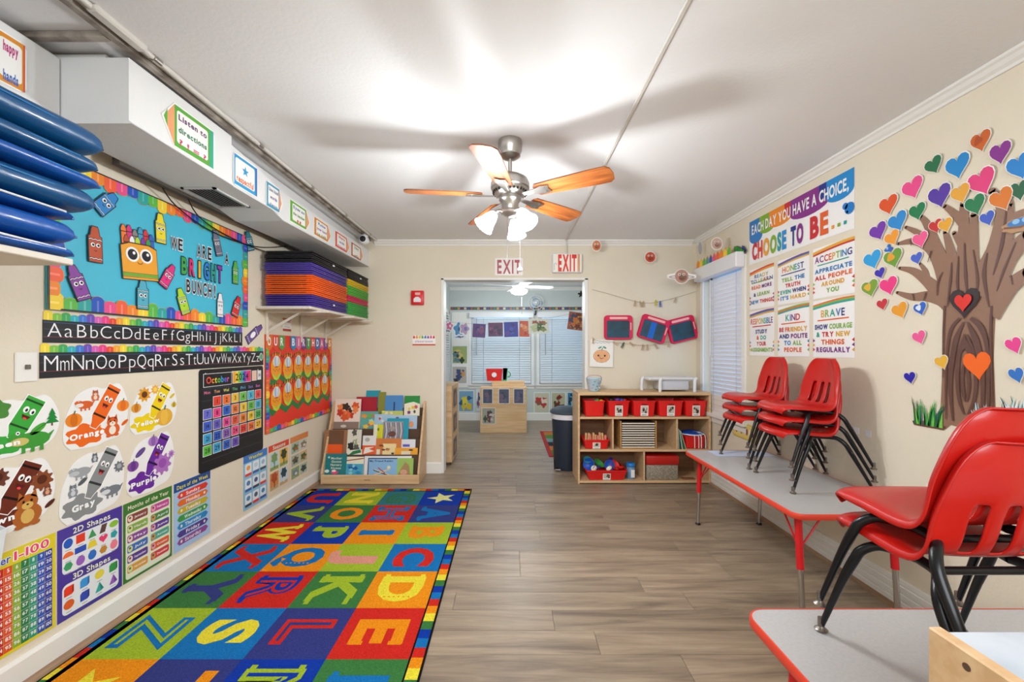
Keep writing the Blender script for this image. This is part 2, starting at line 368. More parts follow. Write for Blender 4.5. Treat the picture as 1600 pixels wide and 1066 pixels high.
# crown mouldings
def crown(name, p0, p1, inn):
    p0 = Vector(p0); d = Vector(p1) - p0; i = Vector(inn)
    pr = [(0, 0), (0.045, 0), (0.045, -0.012), (0.034, -0.018), (0.024, -0.032), (0.010, -0.042), (0.010, -0.055), (0, -0.055)]
    mk(name, MB().prism([p0 + i * a + Vector((0, 0, z)) for a, z in pr], d), M_WHITE, kind='structure')
crown('trim_5', (XR, YN, ZC), (XR, YB, ZC), (-1, 0, 0)); crown('trim_6', (-1.44, YB, ZC), (XR - 0.045, YB, ZC), (0, -1, 0))
crown('trim_7', (NX0, YF, ZC), (NX1, YF, ZC), (0, -1, 0))
# ---------------------------------------------------------------- windows
M_GLASS = mat('window_glass', '#dfeeff', 0.03, trans=1.0, ior=1.01)
M_FROST = mat('daylit_pane', '#9cc8ff', 0.3, trans=0.9, ior=1.05)
def window(name, along, a0, a1, z0, z1, depth, sill=True):
    """along 'Y' = right wall, 'X' = far wall"""
    e = empty(name, ((depth, (a0 + a1) / 2, z0) if along == 'Y' else ((a0 + a1) / 2, depth, z0)), kind='structure')
    def bx(mb, a, b, c, d, e0, e1, bev=0.003):
        return mb.box(depth + e0, depth + e1, a, b, c, d, bev) if along == 'Y' else mb.box(a, b, depth + e0, depth + e1, c, d, bev)
    f = MB(); t = 0.045
    bx(f, a0, a0 + t, z0, z1, 0.06, 0.11); bx(f, a1 - t, a1, z0, z1, 0.06, 0.11); bx(f, a0, a1, z0, z0 + t, 0.06, 0.11); bx(f, a0, a1, z1 - t, z1, 0.06, 0.11); zm = (z0 + z1) / 2; bx(f, a0, a1, zm - 0.02, zm + 0.02, 0.065, 0.105)
    mk('window_frame', f, M_WHITE, e)
    for q0, q1 in ((z0 + t, zm - 0.02), (zm + 0.02, z1 - t)):
        g = MB(); bx(g, a0 + t, a1 - t, q0, q1, 0.083, 0.087, 0); mk('pane', g, M_GLASS, e)
    c = MB(); k = 0.055
    bx(c, a0 - k, a0, z0 - 0.0, z1 + k, -0.018, 0.0); bx(c, a1, a1 + k, z0, z1 + k, -0.018, 0.0); bx(c, a0, a1, z1, z1 + k, -0.018, 0.0)
    bx(c, a0 - k - 0.01, a1 + k + 0.01, z0 - 0.035, z0 - 0.0, -0.04, 0.11); bx(c, a0 - k, a1 + k, z0 - 0.09, z0 - 0.035, -0.014, 0.0)
    mk('casing', c, M_WHITE, e); return e
window('window_1', 'Y', WY0, WY1, WZ0, WZ1, XR)
for i, (a, b_) in enumerate(wins): window('window_%d' % (i + 2), 'X', a, b_, nz0, nz1, YF)
# right blind: valance, every slat its own piece
bl = empty('window_blind', (XR - 0.03, (WY0 + WY1) / 2, WZ1), 'white horizontal slat blind with boxy valance on the right wall window', 'blind')
mb = MB(); mb.box(XR - 0.095, XR - 0.02, WY0 - 0.06, WY1 + 0.03, WZ1 - 0.055, WZ1 + 0.075, 0.006); mk('valance', mb, M_WPLAS, bl)
M_SLAT = mat('blind_slat', '#eef0f4', 0.5)
mb = MB(); mb.box(-0.002, 0.002, -0.29, 0.29, -0.0225, 0.0225); sl = None; z = WZ1 - 0.09; ys = (WY0 + 0.0 + WY1 - 0.12) / 2
while z > WZ0 + 0.07:
    if sl is None: sl = mk('slat', mb, M_SLAT, bl, origin=(0, 0, 0)); o = sl
    else: o = sl.copy(); COL.objects.link(o)
    put(o, Matrix.Translation((XR + 0.012, ys, z)) @ Matrix.Rotation(R(-22), 4, 'Y'), bl); z -= 0.0385
mb = MB(); mb.box(XR - 0.006, XR + 0.028, ys - 0.29, ys + 0.29, WZ0 + 0.02, WZ0 + 0.045, 0.004); mk('bottom_rail', mb, M_WPLAS, bl)
mb = MB()
for yy in (ys - 0.2, ys + 0.2): mb.box(XR - 0.012, XR - 0.011, yy - 0.002, yy + 0.002, WZ0 + 0.03, WZ1 - 0.06)
mk('cord', mb, mat('cord_grey', '#a8aab0', 0.6), bl)
mb = MB(); mb.cyl((XR - 0.018, WY1 - 0.16, WZ1 - 0.06), (XR - 0.018, WY1 - 0.155, 1.25), 0.004, n=6); mk('tilt_wand', mb, M_WPLAS, bl)
for i, (a, b_) in enumerate(wins):
    bl = empty('window_blind', ((a + b_) / 2, YF - 0.05, nz1), ('lowered pale blue slat blind left of the wall fan in the far room', 'lowered pale blue slat blind right of the wall fan in the far room')[i], 'blind')
    mk('valance', MB().box(a - 0.04, b_ + 0.04, YF - 0.10, YF - 0.02, nz1 - 0.06, nz1 + 0.03, 0.005), M_WPLAS, bl)
    mb = MB(); z = nz1 - 0.07
    while z > nz0 + 0.05: mb.prism([(a + 0.01, YF - 0.030, z), (a + 0.01, YF - 0.060, z - 0.041), (a + 0.01, YF - 0.058, z - 0.042), (a + 0.01, YF - 0.028, z - 0.001)], (b_ - a - 0.02, 0, 0)); z -= 0.042
    mk('slats', mb, mat('pale_grey_slat', '#dcdedb', 0.5), bl, kind='stuff')  # slats have one even pale grey base colour
    mk('bottom_rail', MB().box(a + 0.01, b_ - 0.01, YF - 0.06, YF - 0.03, nz0 + 0.01, nz0 + 0.045, 0.004), M_WPLAS, bl)
    mk('ladder_tapes', MB().box(a + .22, a + .225, YF - .066, YF - .064, nz0 + .04, nz1 - .06).box(b_ - .225, b_ - .22, YF - .066, YF - .064, nz0 + .04, nz1 - .06), mat('cord_grey'), bl)
    mk('tilt_wand', MB().cyl((a + 0.10, YF - 0.085, nz1 - 0.06), (a + 0.10, YF - 0.085, nz1 - 0.75), 0.005, n=6), mat('cord_grey'), bl)
bl = empty('window_blind', (NX0 + .02, 7.0, nz1), 'white slat blind on the left side wall of the far room, seen at a slant', 'blind')
mk('casing', MB().box(NX0, NX0 + .02, 6.45, 6.53, nz0 - .05, nz1 + .06).box(NX0, NX0 + .02, 7.42, 7.50, nz0 - .05, nz1 + .06).box(NX0, NX0 + .02, 6.45, 7.5, nz1, nz1 + .06).box(NX0, NX0 + .03, 6.43, 7.52, nz0 - .06, nz0), M_WHITE, bl)
mb = MB(); z = nz1 - .02
while z > nz0 + .03: mb.prism([(NX0 + .006, 6.54, z), (NX0 + .034, 6.54, z - .036), (NX0 + .033, 6.54, z - .038), (NX0 + .005, 6.54, z - .002)], (0, .87, 0)); z -= .042
mk('slats', mb, mat('pale_grey_slat'), bl, kind='stuff')
mk('trim_8', MB().box(BX(706, YF), BX(736, YF), YF - .012, YF - .0005, BZ(606, YF), BZ(488, YF), .002), M_WHITE, kind='structure')
# ---------------------------------------------------------------- duct along the left ceiling
du = empty('air_duct', (-1.64, 3.0, 2.18), 'long white boxed air duct under the ceiling above the left wall', 'duct')
def sec(Y, xf, zb, zt, xb=-1.80): return [Vector((xb, Y, zb)), Vector((xf + 0.012, Y, zb)), Vector((xf, Y, zb + 0.012)), Vector((xf, Y, zt)), Vector((xb, Y, zt))]
mb = MB(); mb.rings([sec(1.60, -1.48, 2.19, 2.445), sec(2.19, -1.48, 2.18, 2.445)]); mb.rings([sec(2.19, -1.485, 2.18, 2.405), sec(2.42, -1.485, 2.18, 2.385), sec(2.55, -1.485, 2.18, 2.36), sec(2.70, -1.495, 2.155, 2.345), sec(3.4, -1.50, 2.17, 2.355), sec(YB - 0.002, -1.51, 2.195, 2.375)])
mk('duct_body', mb, M_DUCT, du)
mk('near_duct_body', MB().box(XL + 0.005, -1.74, 0.2, 1.598, 2.19, 2.44, 0.006), M_DUCT, du)
mb = MB()
mb.box(-1.80, -1.58, 1.61, YB - 0.01, 2.39, 2.465); mk('duct_top_filler', mb, M_DUCT, du)
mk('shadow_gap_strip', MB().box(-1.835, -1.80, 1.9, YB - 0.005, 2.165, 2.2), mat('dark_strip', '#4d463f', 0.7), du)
vg = MB(); v0, v1 = 2.20, 2.50
vg.box(-1.76, -1.575, v0, v0 + 0.014, 2.172, 2.179); vg.box(-1.76, -1.575, v1 - 0.014, v1, 2.172, 2.179); vg.box(-1.76, -1.744, v0, v1, 2.172, 2.179); vg.box(-1.591, -1.575, v0, v1, 2.172, 2.179)
vo = mk('vent_grille', vg, mat('grille_frame', '#cfcfcd', 0.4), du)
mk('vent_backing', MB().box(-1.745, -1.59, v0 + 0.01, v1 - 0.01, 2.177, 2.1795), mat('vent_dark', '#26221e', 0.9), vo)
for k in range(8):
    xx = -1.742 + k * 0.0192; mk('louvre', MB().prism([(xx, v0 + .012, 2.1765), (xx + 0.009, v0 + .012, 2.1705), (xx + 0.0105, v0 + .012, 2.1705), (xx + 0.0015, v0 + .012, 2.1765)], (0, v1 - v0 - .024, 0)), mat('grille_frame'), vo)
rl = empty('ceiling_rail', (-1.43, 2.6, ZC), 'rust stained grey steel rail and conduit running above the duct', 'rail')
mk('rail', MB().box(-1.475, -1.445, 0.5, YB - 0.06, 2.452, 2.4745, 0.003), M_RAIL, rl)
mb = MB(); mb.cyl((-1.405, 0.5, 2.462), (-1.405, YB - 0.06, 2.462), 0.010, n=10); co = mk('conduit', mb, mat('painted_conduit', '#cfcbc3', 0.45), rl, smooth=True)
for yy in (1.30, 1.62, 2.3, 2.9, 3.5, 4.1): mk('coupling', MB().cyl((-1.405, yy, 2.461), (-1.405, yy + 0.035, 2.461), 0.0135, n=10), M_STEEL, co, smooth=True)
mk('conduit_box', MB().box(-1.425, -1.385, 1.38, 1.58, 2.449, 2.4745, 0.006), mat('painted_conduit'), rl)
mk('cross_rail', MB().box(XL + 0.01, -1.48, 1.50, 1.53, 2.452, 2.4745, 0.002), M_RAIL, rl)
cd = empty('wall_conduit', (0.59, YB, ZC), 'thin painted conduit crossing the ceiling down to the right exit sign', 'conduit')
mk('ceiling_run', MB().box(0.582, 0.60, 0.3, YB - 0.045, ZC - 0.013, ZC - 0.0005, 0.003), mat('painted_conduit'), cd)
mk('drop', MB().box(0.585, 0.597, YB - 0.062, YB - 0.048, BZ(400), ZC - 0.001, 0.002), mat('painted_conduit'), cd)
# cables under the duct
for k, (yy, lab) in enumerate(((2.15, 'thin black cable drooping over the top of the blue bulletin board, nearer of two'), (2.33, 'thin black cable drooping over the top of the blue bulletin board, farther of two'))):
    P = smooth_path([(-1.80, yy - 0.05, 2.19), (-1.87, yy + 0.15, 2.12 - 0.01 * k), (-1.885, yy + 0.45, 2.06 + 0.01 * k), (-1.885, yy + 0.85, 2.07), (-1.86, yy + 1.1, 2.12), (-1.815, yy + 1.3, 2.19)], 6)
    mk('cable', MB().tube(P, 0.0035, 6), M_DARK, None, lab, 'cable', smooth=True)
# security camera
sx, sy, sz = -1.45, 4.10, 2.385
s = empty('security_camera', (sx, sy, 2.37), 'small white round security camera with black lens at the far end of the duct', 'camera')
mk('mount', MB().lathe([(0.035, 0.05), (0.035, 0.062), (0.02, 0.07), (0.012, 0.085)], (sx, sy, 2.385), 16), M_WPLAS, s, smooth=True)
Mx = Matrix.Rotation(R(90), 4, 'X') @ Matrix.Rotation(R(0), 4, 'Y')
mk('housing', MB().lathe([(0.005, -0.05), (0.036, -0.045), (0.042, -0.02), (0.042, 0.02), (0.036, 0.04), (0.03, 0.044)], (sx, sy, sz + 0.02), 20, Mx), M_WPLAS, s, smooth=True)
mk('lens', MB().lathe([(0.03, 0.043), (0.028, 0.05), (0.014, 0.054), (0.004, 0.055)], (sx, sy, sz + 0.02), 20, Mx), M_DARK, s, smooth=True)
# ================================================================ ceiling fan
FX, FY, ZB = 0.0, 2.30, H + 0.865
fan = empty('ceiling_fan', (FX, FY, ZC), 'five blade ceiling fan with brushed nickel motor and lit glass shades', 'ceiling fan')
mk('canopy', MB().lathe([(0.066, 0), (0.068, -0.012), (0.066, -0.055), (0.058, -0.068), (0.058, -0.082), (0.040, -0.095), (0.020, -0.100)], (FX, FY, ZC - 0.0008), 32), M_STEEL, fan, smooth=True)
mk('downrod', MB().cyl((FX, FY, ZC - 0.10), (FX, FY, ZB + 0.10), 0.011, n=14), M_STEEL, fan, smooth=True)
mk('motor_housing', MB().lathe([(0.018, 0.125), (0.030, 0.115), (0.065, 0.105), (0.098, 0.085), (0.108, 0.060), (0.108, 0.035), (0.100, 0.030), (0.100, 0.018), (0.085, 0.0), (0.060, -0.01)], (FX, FY, ZB), 36), M_STEEL, fan, smooth=True)
mb = MB()
for k in range(28):
    a = 2 * PI * k / 28; mb.M = Matrix.Translation((FX, FY, ZB)) @ Matrix.Rotation(a, 4, 'Z'); mb.box(0.083, 0.098, -0.0035, 0.0035, 0.004, 0.016)
mb.M = None; mk('vent_ring', mb, mat('vent_dark'), fan)
mk('switch_housing', MB().lathe([(0.060, -0.008), (0.062, -0.03), (0.048, -0.045), (0.045, -0.085), (0.052, -0.092), (0.052, -0.105), (0.03, -0.118), (0.012, -0.125)], (FX, FY, ZB), 28), M_STEEL, fan, smooth=True)
M_BLADE = wood('cherry_blade_wood', '#a8612e', '#7d3f18', 0.4, stretch=(3, 40, 1), scale=1.5)
blade0 = None
for k in range(5):
    a = R(-30 + 72 * k); Mb = Matrix.Translation((FX, FY, ZB - 0.002)) @ Matrix.Rotation(a, 4, 'Z') @ Matrix.Rotation(R(-12), 4, 'X')
    if blade0 is None:
        out = [(0.17, -0.050), (0.30, -0.058), (0.50, -0.066), (0.555, -0.064), (0.575, -0.045), (0.582, 0.0), (0.575, 0.045), (0.555, 0.064), (0.50, 0.066), (0.30, 0.058), (0.17, 0.050), (0.155, 0.030), (0.155, -0.03)]
        mb = MB(); mb.prism([(x, y, -0.003) for x, y in out], (0, 0, 0.006)); blade0 = mk('blade', mb, M_BLADE, fan, origin=(0, 0, 0)); put(blade0, Mb, fan); bo = blade0
        mb = MB(); mb.prism([(0.085, -0.012, -0.006), (0.15, -0.02, -0.006), (0.20, -0.036, -0.006), (0.245, -0.028, -0.006), (0.235, 0, -0.006), (0.245, 0.028, -0.006), (0.20, 0.036, -0.006), (0.15, 0.02, -0.006), (0.085, 0.012, -0.006)], (0, 0, -0.004))
        for q in (-0.018, 0.018): mb.cyl((0.215, q, -0.010), (0.215, q, -0.0125), 0.005, n=8)
        br0 = mk('blade_bracket', mb, M_STEEL, fan, origin=(0, 0, 0)); put(br0, Mb, fan)
    else:
        for s0 in (blade0, br0): o = s0.copy(); COL.objects.link(o); put(o, Mb, fan)
M_SHADE = mat('lit_frosted_glass', '#f8fbff', 0.4, emit=8.0)
for k, (az, tilt) in enumerate(((198, 40), (-52, 38), (75, 38))):
    a = R(az); d = Vector((math.cos(a), math.sin(a), 0)); base = Vector((FX, FY, ZB - 0.095)) + d * 0.045
    mk('lamp_arm', MB().tube(smooth_path([base, base + d * 0.03 + Vector((0, 0, -0.002)), base + d * 0.045 + Vector((0, 0, -0.018))], 4), 0.010, 10), M_STEEL, fan, smooth=True)
    # shade axis points outward and down
    ax = (d * math.sin(R(tilt)) + Vector((0, 0, -math.cos(R(tilt))))).normalized(); q = Vector((0, 0, 1)).rotation_difference(ax).to_matrix().to_4x4()
    p = base + d * 0.045 + Vector((0, 0, -0.018))
    mk('lamp_shade', MB().lathe([(0.020, 0.0), (0.026, 0.01), (0.036, 0.035), (0.043, 0.065), (0.055, 0.095), (0.058, 0.10), (0.054, 0.10), (0.041, 0.066), (0.034, 0.035), (0.022, 0.012)], p, 24, q, caps=False), M_SHADE, fan, smooth=True)
    mk('bulb', MB().lathe([(0.012, 0.01), (0.014, 0.03), (0.026, 0.055), (0.028, 0.07), (0.018, 0.088), (0.004, 0.095)], p, 16, q), mat('lit_bulb', '#fbfdff', 0.4, emit=18.0), fan, smooth=True)
    bulb('fan_bulb_light', p + ax * 0.135, P_FAN, (0.93, 0.97, 1.0), 0.045)
for (dx, dy, z1, kn) in ((-0.016, -0.035, H + 0.50, 0), (0.055, -0.03, H + 0.455, 1)):
    c = mk('pull_chain', MB().cyl((FX + dx, FY + dy, ZB - 0.10), (FX + dx, FY + dy, z1), 0.0016, n=5), M_CHROME, fan)
    if kn: mk('pull_knob', MB().ball((FX + dx, FY + dy, z1 - 0.012), 0.014), M_WPLAS, c, smooth=True)
# ================================================================ alphabet rug
RW, RT, RTY = 0.349, 0.343, 0.343
rx1, rx0 = -0.358, -1.855; ry1, ry0 = 3.855, 1.32; ix1 = -0.425; ix0 = ix1 - 4 * RW; iy1 = 3.788; iy0 = iy1 - 7 * RTY
C_ = dict(r='#d2271c', o='#f3930f', y='#f2e03a', l='#a5bf2b', g='#3b7a3c', b='#0f74b8', n='#333b80', k='#0a0a0c', B='#0536a4', p='#e59a86', w='#f2ee9a', t='#2f7c86')
rug = Cv(rx1 - rx0, ry1 - ry0, C_['k'], 0.010); X = lambda x: x - rx0; Yy = lambda y: y - ry0
cyc = ['r', 'o', 'y', 'g', 'B', 'b']; bw = 0.055
n = 43; L_ = (ry1 - ry0 - 0.02) / n
for i in range(n):
    y1 = ry1 - 0.01 - i * L_
    for x0 in (rx1 - 0.008 - bw + 0.004, rx0 + 0.008): rug.rect(X(x0), Yy(y1 - L_), X(x0 + bw - 0.004), Yy(y1), C_[cyc[(i + 1) % 6]])
n = 25; L_ = (rx1 - rx0 - 0.02) / n
for i in range(n):
    x0 = rx0 + 0.01 + i * L_
    for y0 in (ry1 - 0.008 - 0.045, ry0 + 0.008): rug.rect(X(x0), Yy(y0), X(x0 + L_), Yy(y0 + 0.045), C_[cyc[(-i) % 6]])
GRID = [[('U', 'r', 'B'), ('N', 'y', 'l'), ('G', 'g', 't'), ('*', 'w', 'B')], [('V', 'l', 'n'), ('O', 'o', 'g'), ('H', 'b', 'r'), ('A', 'b', 'n')],
        [('W', 'y', 'r'), ('P', 'l', 'B'), ('I', 'b', 'o'), ('B', 'o', 'l')], [('X', 'r', 'b'), ('Q', 'b', 'o'), ('J', 'p', 'l'), ('C', 'r', 'b')],
        [('Y', 'n', 'g'), ('R', 'B', 'r'), ('K', 'l', 'g'), ('D', 'y', 'o')], [('Z', 'b', 'l'), ('S', 'y', 'b'), ('L', 'r', 'n'), ('E', 'o', 'r')],
        [('*', 'y', 'o'), ('T', 'o', 'n'), ('M', 'l', 'B'), ('F', 'b', 'g')]]
SER = dict(A='LlRr', B='Ll_T', D='Ll_T', E='_', F='Lb', H='LlRrTtUu', I='Mm', K='LlRrTtUu', M='LlRrTtUu', N='LlTtUu', P='Lb_T', R='LlRr_T', T='Mb', U='TtUu', V='TtUu', W='TtUu', X='LlRrTtUu', Y='MbTtUu')
TRIM = 'GHLMRZ'
for i, rowl in enumerate(GRID):
    for j, (ch, fc, bc) in enumerate(rowl):
        x0 = ix0 + j * RW; y1 = iy1 - i * RTY; rug.rect(X(x0), Yy(y1 - RTY), X(x0 + RW), Yy(y1), C_[bc])
        cx, cy = X(x0 + RW / 2), Yy(y1 - RTY / 2)
        if ch == '*': rug.star(cx, cy, 0.13, C_[fc], 2, rot=R(-20)); continue
        hh = 0.215; V, Fs, wd = glyph(ch, 0.045); sy_ = hh / CAP; tw = min(wd * sy_ * 1.05, 0.24) if ch != 'I' else 0.07; tw = max(tw, 0.17) if ch != 'I' else tw
        # reading direction runs towards the camera (-Y), letter tops towards +X
        def loc(a, q): return (cx + (q - hh / 2), cy - (a - tw / 2))
        def put_glyph(b, c, l, sc_=1.0):
            V, Fs, w2 = glyph(ch, b); k = tw / wd
            P = []
            for (a, q) in V:
                a2 = (a - (w2 - wd) / 2) * k; q2 = q * sy_; px, py = loc(a2, q2); P.append((px, py))
            rug.p.append((P, Fs, c, l))
        put_glyph(0.045, C_[fc], 2)
        s = SER.get(ch, ''); sw, st = 0.085, 0.026; sp = tw if ch != 'I' else 0.07
        def bar(a, q):
            p = loc(a, q); rug.rect(p[0] - st / 2, p[1] - sw / 2, p[0] + st / 2, p[1] + sw / 2, C_[fc], 3)
        e = 0.022
        if 'L' in s: bar(e, 0.008)
        if 'R' in s: bar(tw - e, 0.008)
        if 'T' in s: bar(e, hh - 0.008)
        if 'U' in s: bar(tw - e, hh - 0.008)
        if 'M' in s and ch != 'T' and ch != 'Y': bar(tw / 2, 0.008); bar(tw / 2, hh - 0.008)
        if ch in 'TY': bar(tw / 2, 0.008)
        if ch in 'E':
            for q in (0.0, hh - 0.0):
                p = loc(tw - 0.01, q + (0.02 if q == 0 else -0.02)); rug.rect(p[0] - 0.03, p[1] - 0.012, p[0] + 0.03, p[1] + 0.012, C_[fc], 3)
        if ch in TRIM:
            put_glyph(-0.02, C_[bc], 4)
        if ch in 'DQB':
            for t in range(6): p = loc(tw * 0.82, hh * (0.2 + 0.12 * t)); rug.ell(p[0], p[1], 0.006, 0.006, C_[bc], 4, 8)
        if ch in 'H':
            for a in (0.0, 1.0):
                for q in (0.0, 1.0): p = loc(tw * a, hh * q); rug.ell(p[0], p[1], 0.028, 0.028, C_['b'], 5, 10)
rug.build('alphabet_rug', Matrix.Translation((rx0, ry0, 0.001)), None, RUGM, 'large bright alphabet carpet with coloured letter squares and striped border', 'rug')
# ================================================================ left wall: bulletin board
by0, by1, bz0, bz1 = LY(70), LY(384), 1.478, 2.128
BBW, BBH = by1 - by0, bz1 - bz0
bb = empty('bulletin_board', (XL, (by0 + by1) / 2, bz0), 'wide turquoise bulletin board with crayon cutouts reading WE ARE A BRIGHT BUNCH', 'bulletin board')
c = Cv(BBW, BBH, '#48bcd8', 0.008); c.build('backing_paper', onL(by0, bz0), bb)
RB = ['#f08a2a', '#f3d33a', '#5cb848', '#2aa6a0', '#2253b8', '#e8508a', '#f0623a']
def cray_border(name, L, ht, n, parent, M, seed=0, col=RB, face=False, bk=True):
    """strip of rounded coloured crayon tips, rising along v"""
    c = Cv(L, ht, None, 0.0008); wd = L / n; pts = [(0, 0), (L, 0)]; tops = []
    for i in range(n, 0, -1):
        x1, x0 = i * wd, (i - 1) * wd; k = 0.72 + 0.28 * ((i * 7 + seed) % 5) / 4; tops.append(k)
        pts += [(x1, ht * k * .8), (x1 - wd * .2, ht * k * .96), (x1 - wd * .5, ht * k), (x0 + wd * .2, ht * k * .96), (x0, ht * k * .8)]
    c.out = pts; c.base = '#e8b23a'
    for i in range(n):
        k = tops[n - 1 - i]; x0 = i * wd; x1 = x0 + wd; cc = col[(i + seed) % len(col)]
        c.poly([(x0, 0), (x1, 0), (x1, ht * k * .78), (x1 - wd * .2, ht * k * .93), ((x0 + x1) / 2, ht * k * .98), (x0 + wd * .2, ht * k * .93), (x0, ht * k * .78)], cc, 1)
        c.rect(x0 + wd * .42, 0, x0 + wd * .58, ht * k * .72, tuple(min(1, q * 1.0 + .12) for q in lin(cc)[:3]) + (1,), 2)
    if bk: c.rect(0, 0, L, ht * 0.08, '#23252e', 3)
    return c.build(name, M, parent)
o2 = 0.0125
cray_border('crayon_border', BBW, 0.080, 22, bb, onL(by0, bz0, o2), 1)
Mt = basis((XL + o2, by1, bz1), (0, -1, 0), (0, 0, -1)); cray_border('crayon_border', BBW, 0.075, 22, bb, Mt, 3)
Mr = basis((XL + o2 + .0012, by1, bz0), (0, 0, 1), (0, -1, 0)); cray_border('crayon_border', BBH, 0.065, 11, bb, Mr, 2)
Ml = basis((XL + o2 + .0012, by0, bz1), (0, 0, -1), (0, 1, 0)); cray_border('crayon_border', BBH, 0.065, 11, bb, Ml, 5)
def crayon(name, x, y, hp, wp, ang, col, parent, off, face=True, label=None, cat=None, group=None, dark='#1c1c24'):
    """paper crayon cutout centred on pixel (x, y) of the left wall"""
    k = -XL / (U0 - x); kh = F * -XL / (U0 - x) ** 2; h = hp * k; wd = wp * kh
    c = Cv(wd, h, dark, 0.0012, outline=[(0, 0), (wd, 0), (wd, h * .72), (wd * .86, h * .75), (wd * .80, h * .90), (wd * .72, h), (wd * .28, h), (wd * .20, h * .90), (wd * .14, h * .75), (0, h * .72)])
    e = wd * 0.06; c.poly([(e, e), (wd - e, e), (wd - e, h * .70), (wd * .81, h * .74), (wd * .75, h * .89), (wd * .68, h * .975), (wd * .32, h * .975), (wd * .25, h * .89), (wd * .19, h * .74), (e, h * .70)], col, 1)
    for q in (.11, .63):
        pts = [(wd * (0.06 + .88 * i / 6), h * (q + (0.012 if i % 2 else -0.012))) for i in range(7)]; c.line(pts, h * .05, dark, 2); c.line(pts, h * .018, '#ffffff', 3)
    if face:
        for sx in (.32, .68):
            c.ell(wd * sx, h * .48, wd * .17, wd * .17, dark, 2); c.ell(wd * sx, h * .48, wd * .15, wd * .15, '#ffffff', 3); c.ell(wd * (sx + .02), h * .48, wd * .085, wd * .085, '#15151c', 4)
        c.line([(wd * .4, h * .34), (wd * .5, h * .31), (wd * .6, h * .34)], wd * .05, dark, 3)
    else: c.ell(wd / 2, h * .40, wd * .28, h * .16, '#ffffff', 3)
    Y, Z = LY(x), LZ(x, y); M = onL(Y, Z, off) @ Matrix.Rotation(R(ang), 4, 'Z') @ Matrix.Translation((-wd / 2, -h / 2, 0))
    return c.build(name, M, parent, label=label, cat=cat, group=group)
for (x, y, hp, wp, ang, col) in [(143, 382, 57, 23, 2, '#c0502a'), (116, 442, 56, 25, 22, '#8a3fa0'), (246, 357, 47, 17, 3, '#eedc2c'), (161, 317, 46, 24, -42, '#2a88d0'), (258, 431, 42, 15, -30, '#e03080'),
    (218, 461, 46, 19, 0, '#50b0c8'), (281, 471, 42, 15, 20, '#b0d830'), (335, 380, 40, 11, 18, '#75758a'), (364, 426, 36, 9, 0, '#5cb848'), (340, 477, 38, 10, 0, '#f0f0f4'), (366, 479, 34, 11, -20, '#d83030'), (386, 377, 30, 11, 20, '#2a8aa0')]:
    crayon('crayon_cutout', x, y, hp, wp, ang, col, bb, o2 + .004)
# crayon box cutout
k = -XL / (U0 - 210); kh = F * -XL / (U0 - 210) ** 2; bwx, bhx = 58 * kh, 84 * k
c = Cv(bwx, bhx, None)
for i, cc in enumerate(['#ef7a2a', '#d8327a', '#888', '#3a9cc8', '#d8323a', '#3a60c0', '#c0502a', '#f2f2f2', '#b8d830', '#7a3aa0', '#3aa04a']):
    cc = '#888888' if cc == '#888' else cc
    x = (i % 6) * bwx * .15 + (0.05 if i < 6 else 0.10) * bwx; top = bhx * ((.98, .99, .93, .99, .97, .90)[i % 6] if i < 6 else .80); l = 1 if i < 6 else 5; wq = bwx * .15
    c.poly([(x, bhx * .5), (x + wq, bhx * .5), (x + wq, top - .02), (x + wq * .7, top), (x + wq * .3, top), (x, top - .02)], '#222230', l); c.poly([(x + .002, bhx * .5), (x + wq - .002, bhx * .5), (x + wq - .002, top - .021), (x + wq * .65, top - .003), (x + wq * .35, top - .003), (x + .002, top - .021)], cc, l + 1)
    c.line([(x, top - .035), (x + wq, top - .035)], .004, '#222230', l + 2)
c.poly([(0, 0), (bwx, 0), (bwx, bhx * .62), (bwx * .78, bhx * .68), (bwx * .22, bhx * .68), (0, bhx * .62)][::1], '#2c2412', 9); c.poly([(.003, .003), (bwx - .003, .003), (bwx - .003, bhx * .60), (bwx * .77, bhx * .66), (bwx * .23, bhx * .66), (.003, bhx * .60)], '#f0a52c', 10)
c.rect(.003, bhx * .06, bwx - .003, bhx * .12, '#6fae3a', 11); c.line([(.0, bhx * .05), (bwx, bhx * .05)], .002, '#222222', 12); c.line([(.0, bhx * .125), (bwx, bhx * .125)], .002, '#222222', 12)
for sx in (.30, .68): c.ell(bwx * sx, bhx * .46, bwx * .18, bwx * .18, '#f8f8f8', 12, 18); c.ell(bwx * sx, bhx * .46, bwx * .13, bwx * .13, '#14141c', 13, 16); c.ell(bwx * sx + .008, bhx * .46 + .008, bwx * .04, bwx * .04, '#ffffff', 14, 8)
c.line([(bwx * .42, bhx * .33), (bwx * .46, bhx * .30), (bwx * .52, bhx * .30), (bwx * .56, bhx * .33)], .004, '#7a3a10', 13)
c.build('crayon_box_cutout', onL(LY(213), LZ(213, 396), o2 + .001) @ Matrix.Rotation(R(5), 4, 'Z') @ Matrix.Translation((-bwx / 2, -bhx / 2, 0)), bb)
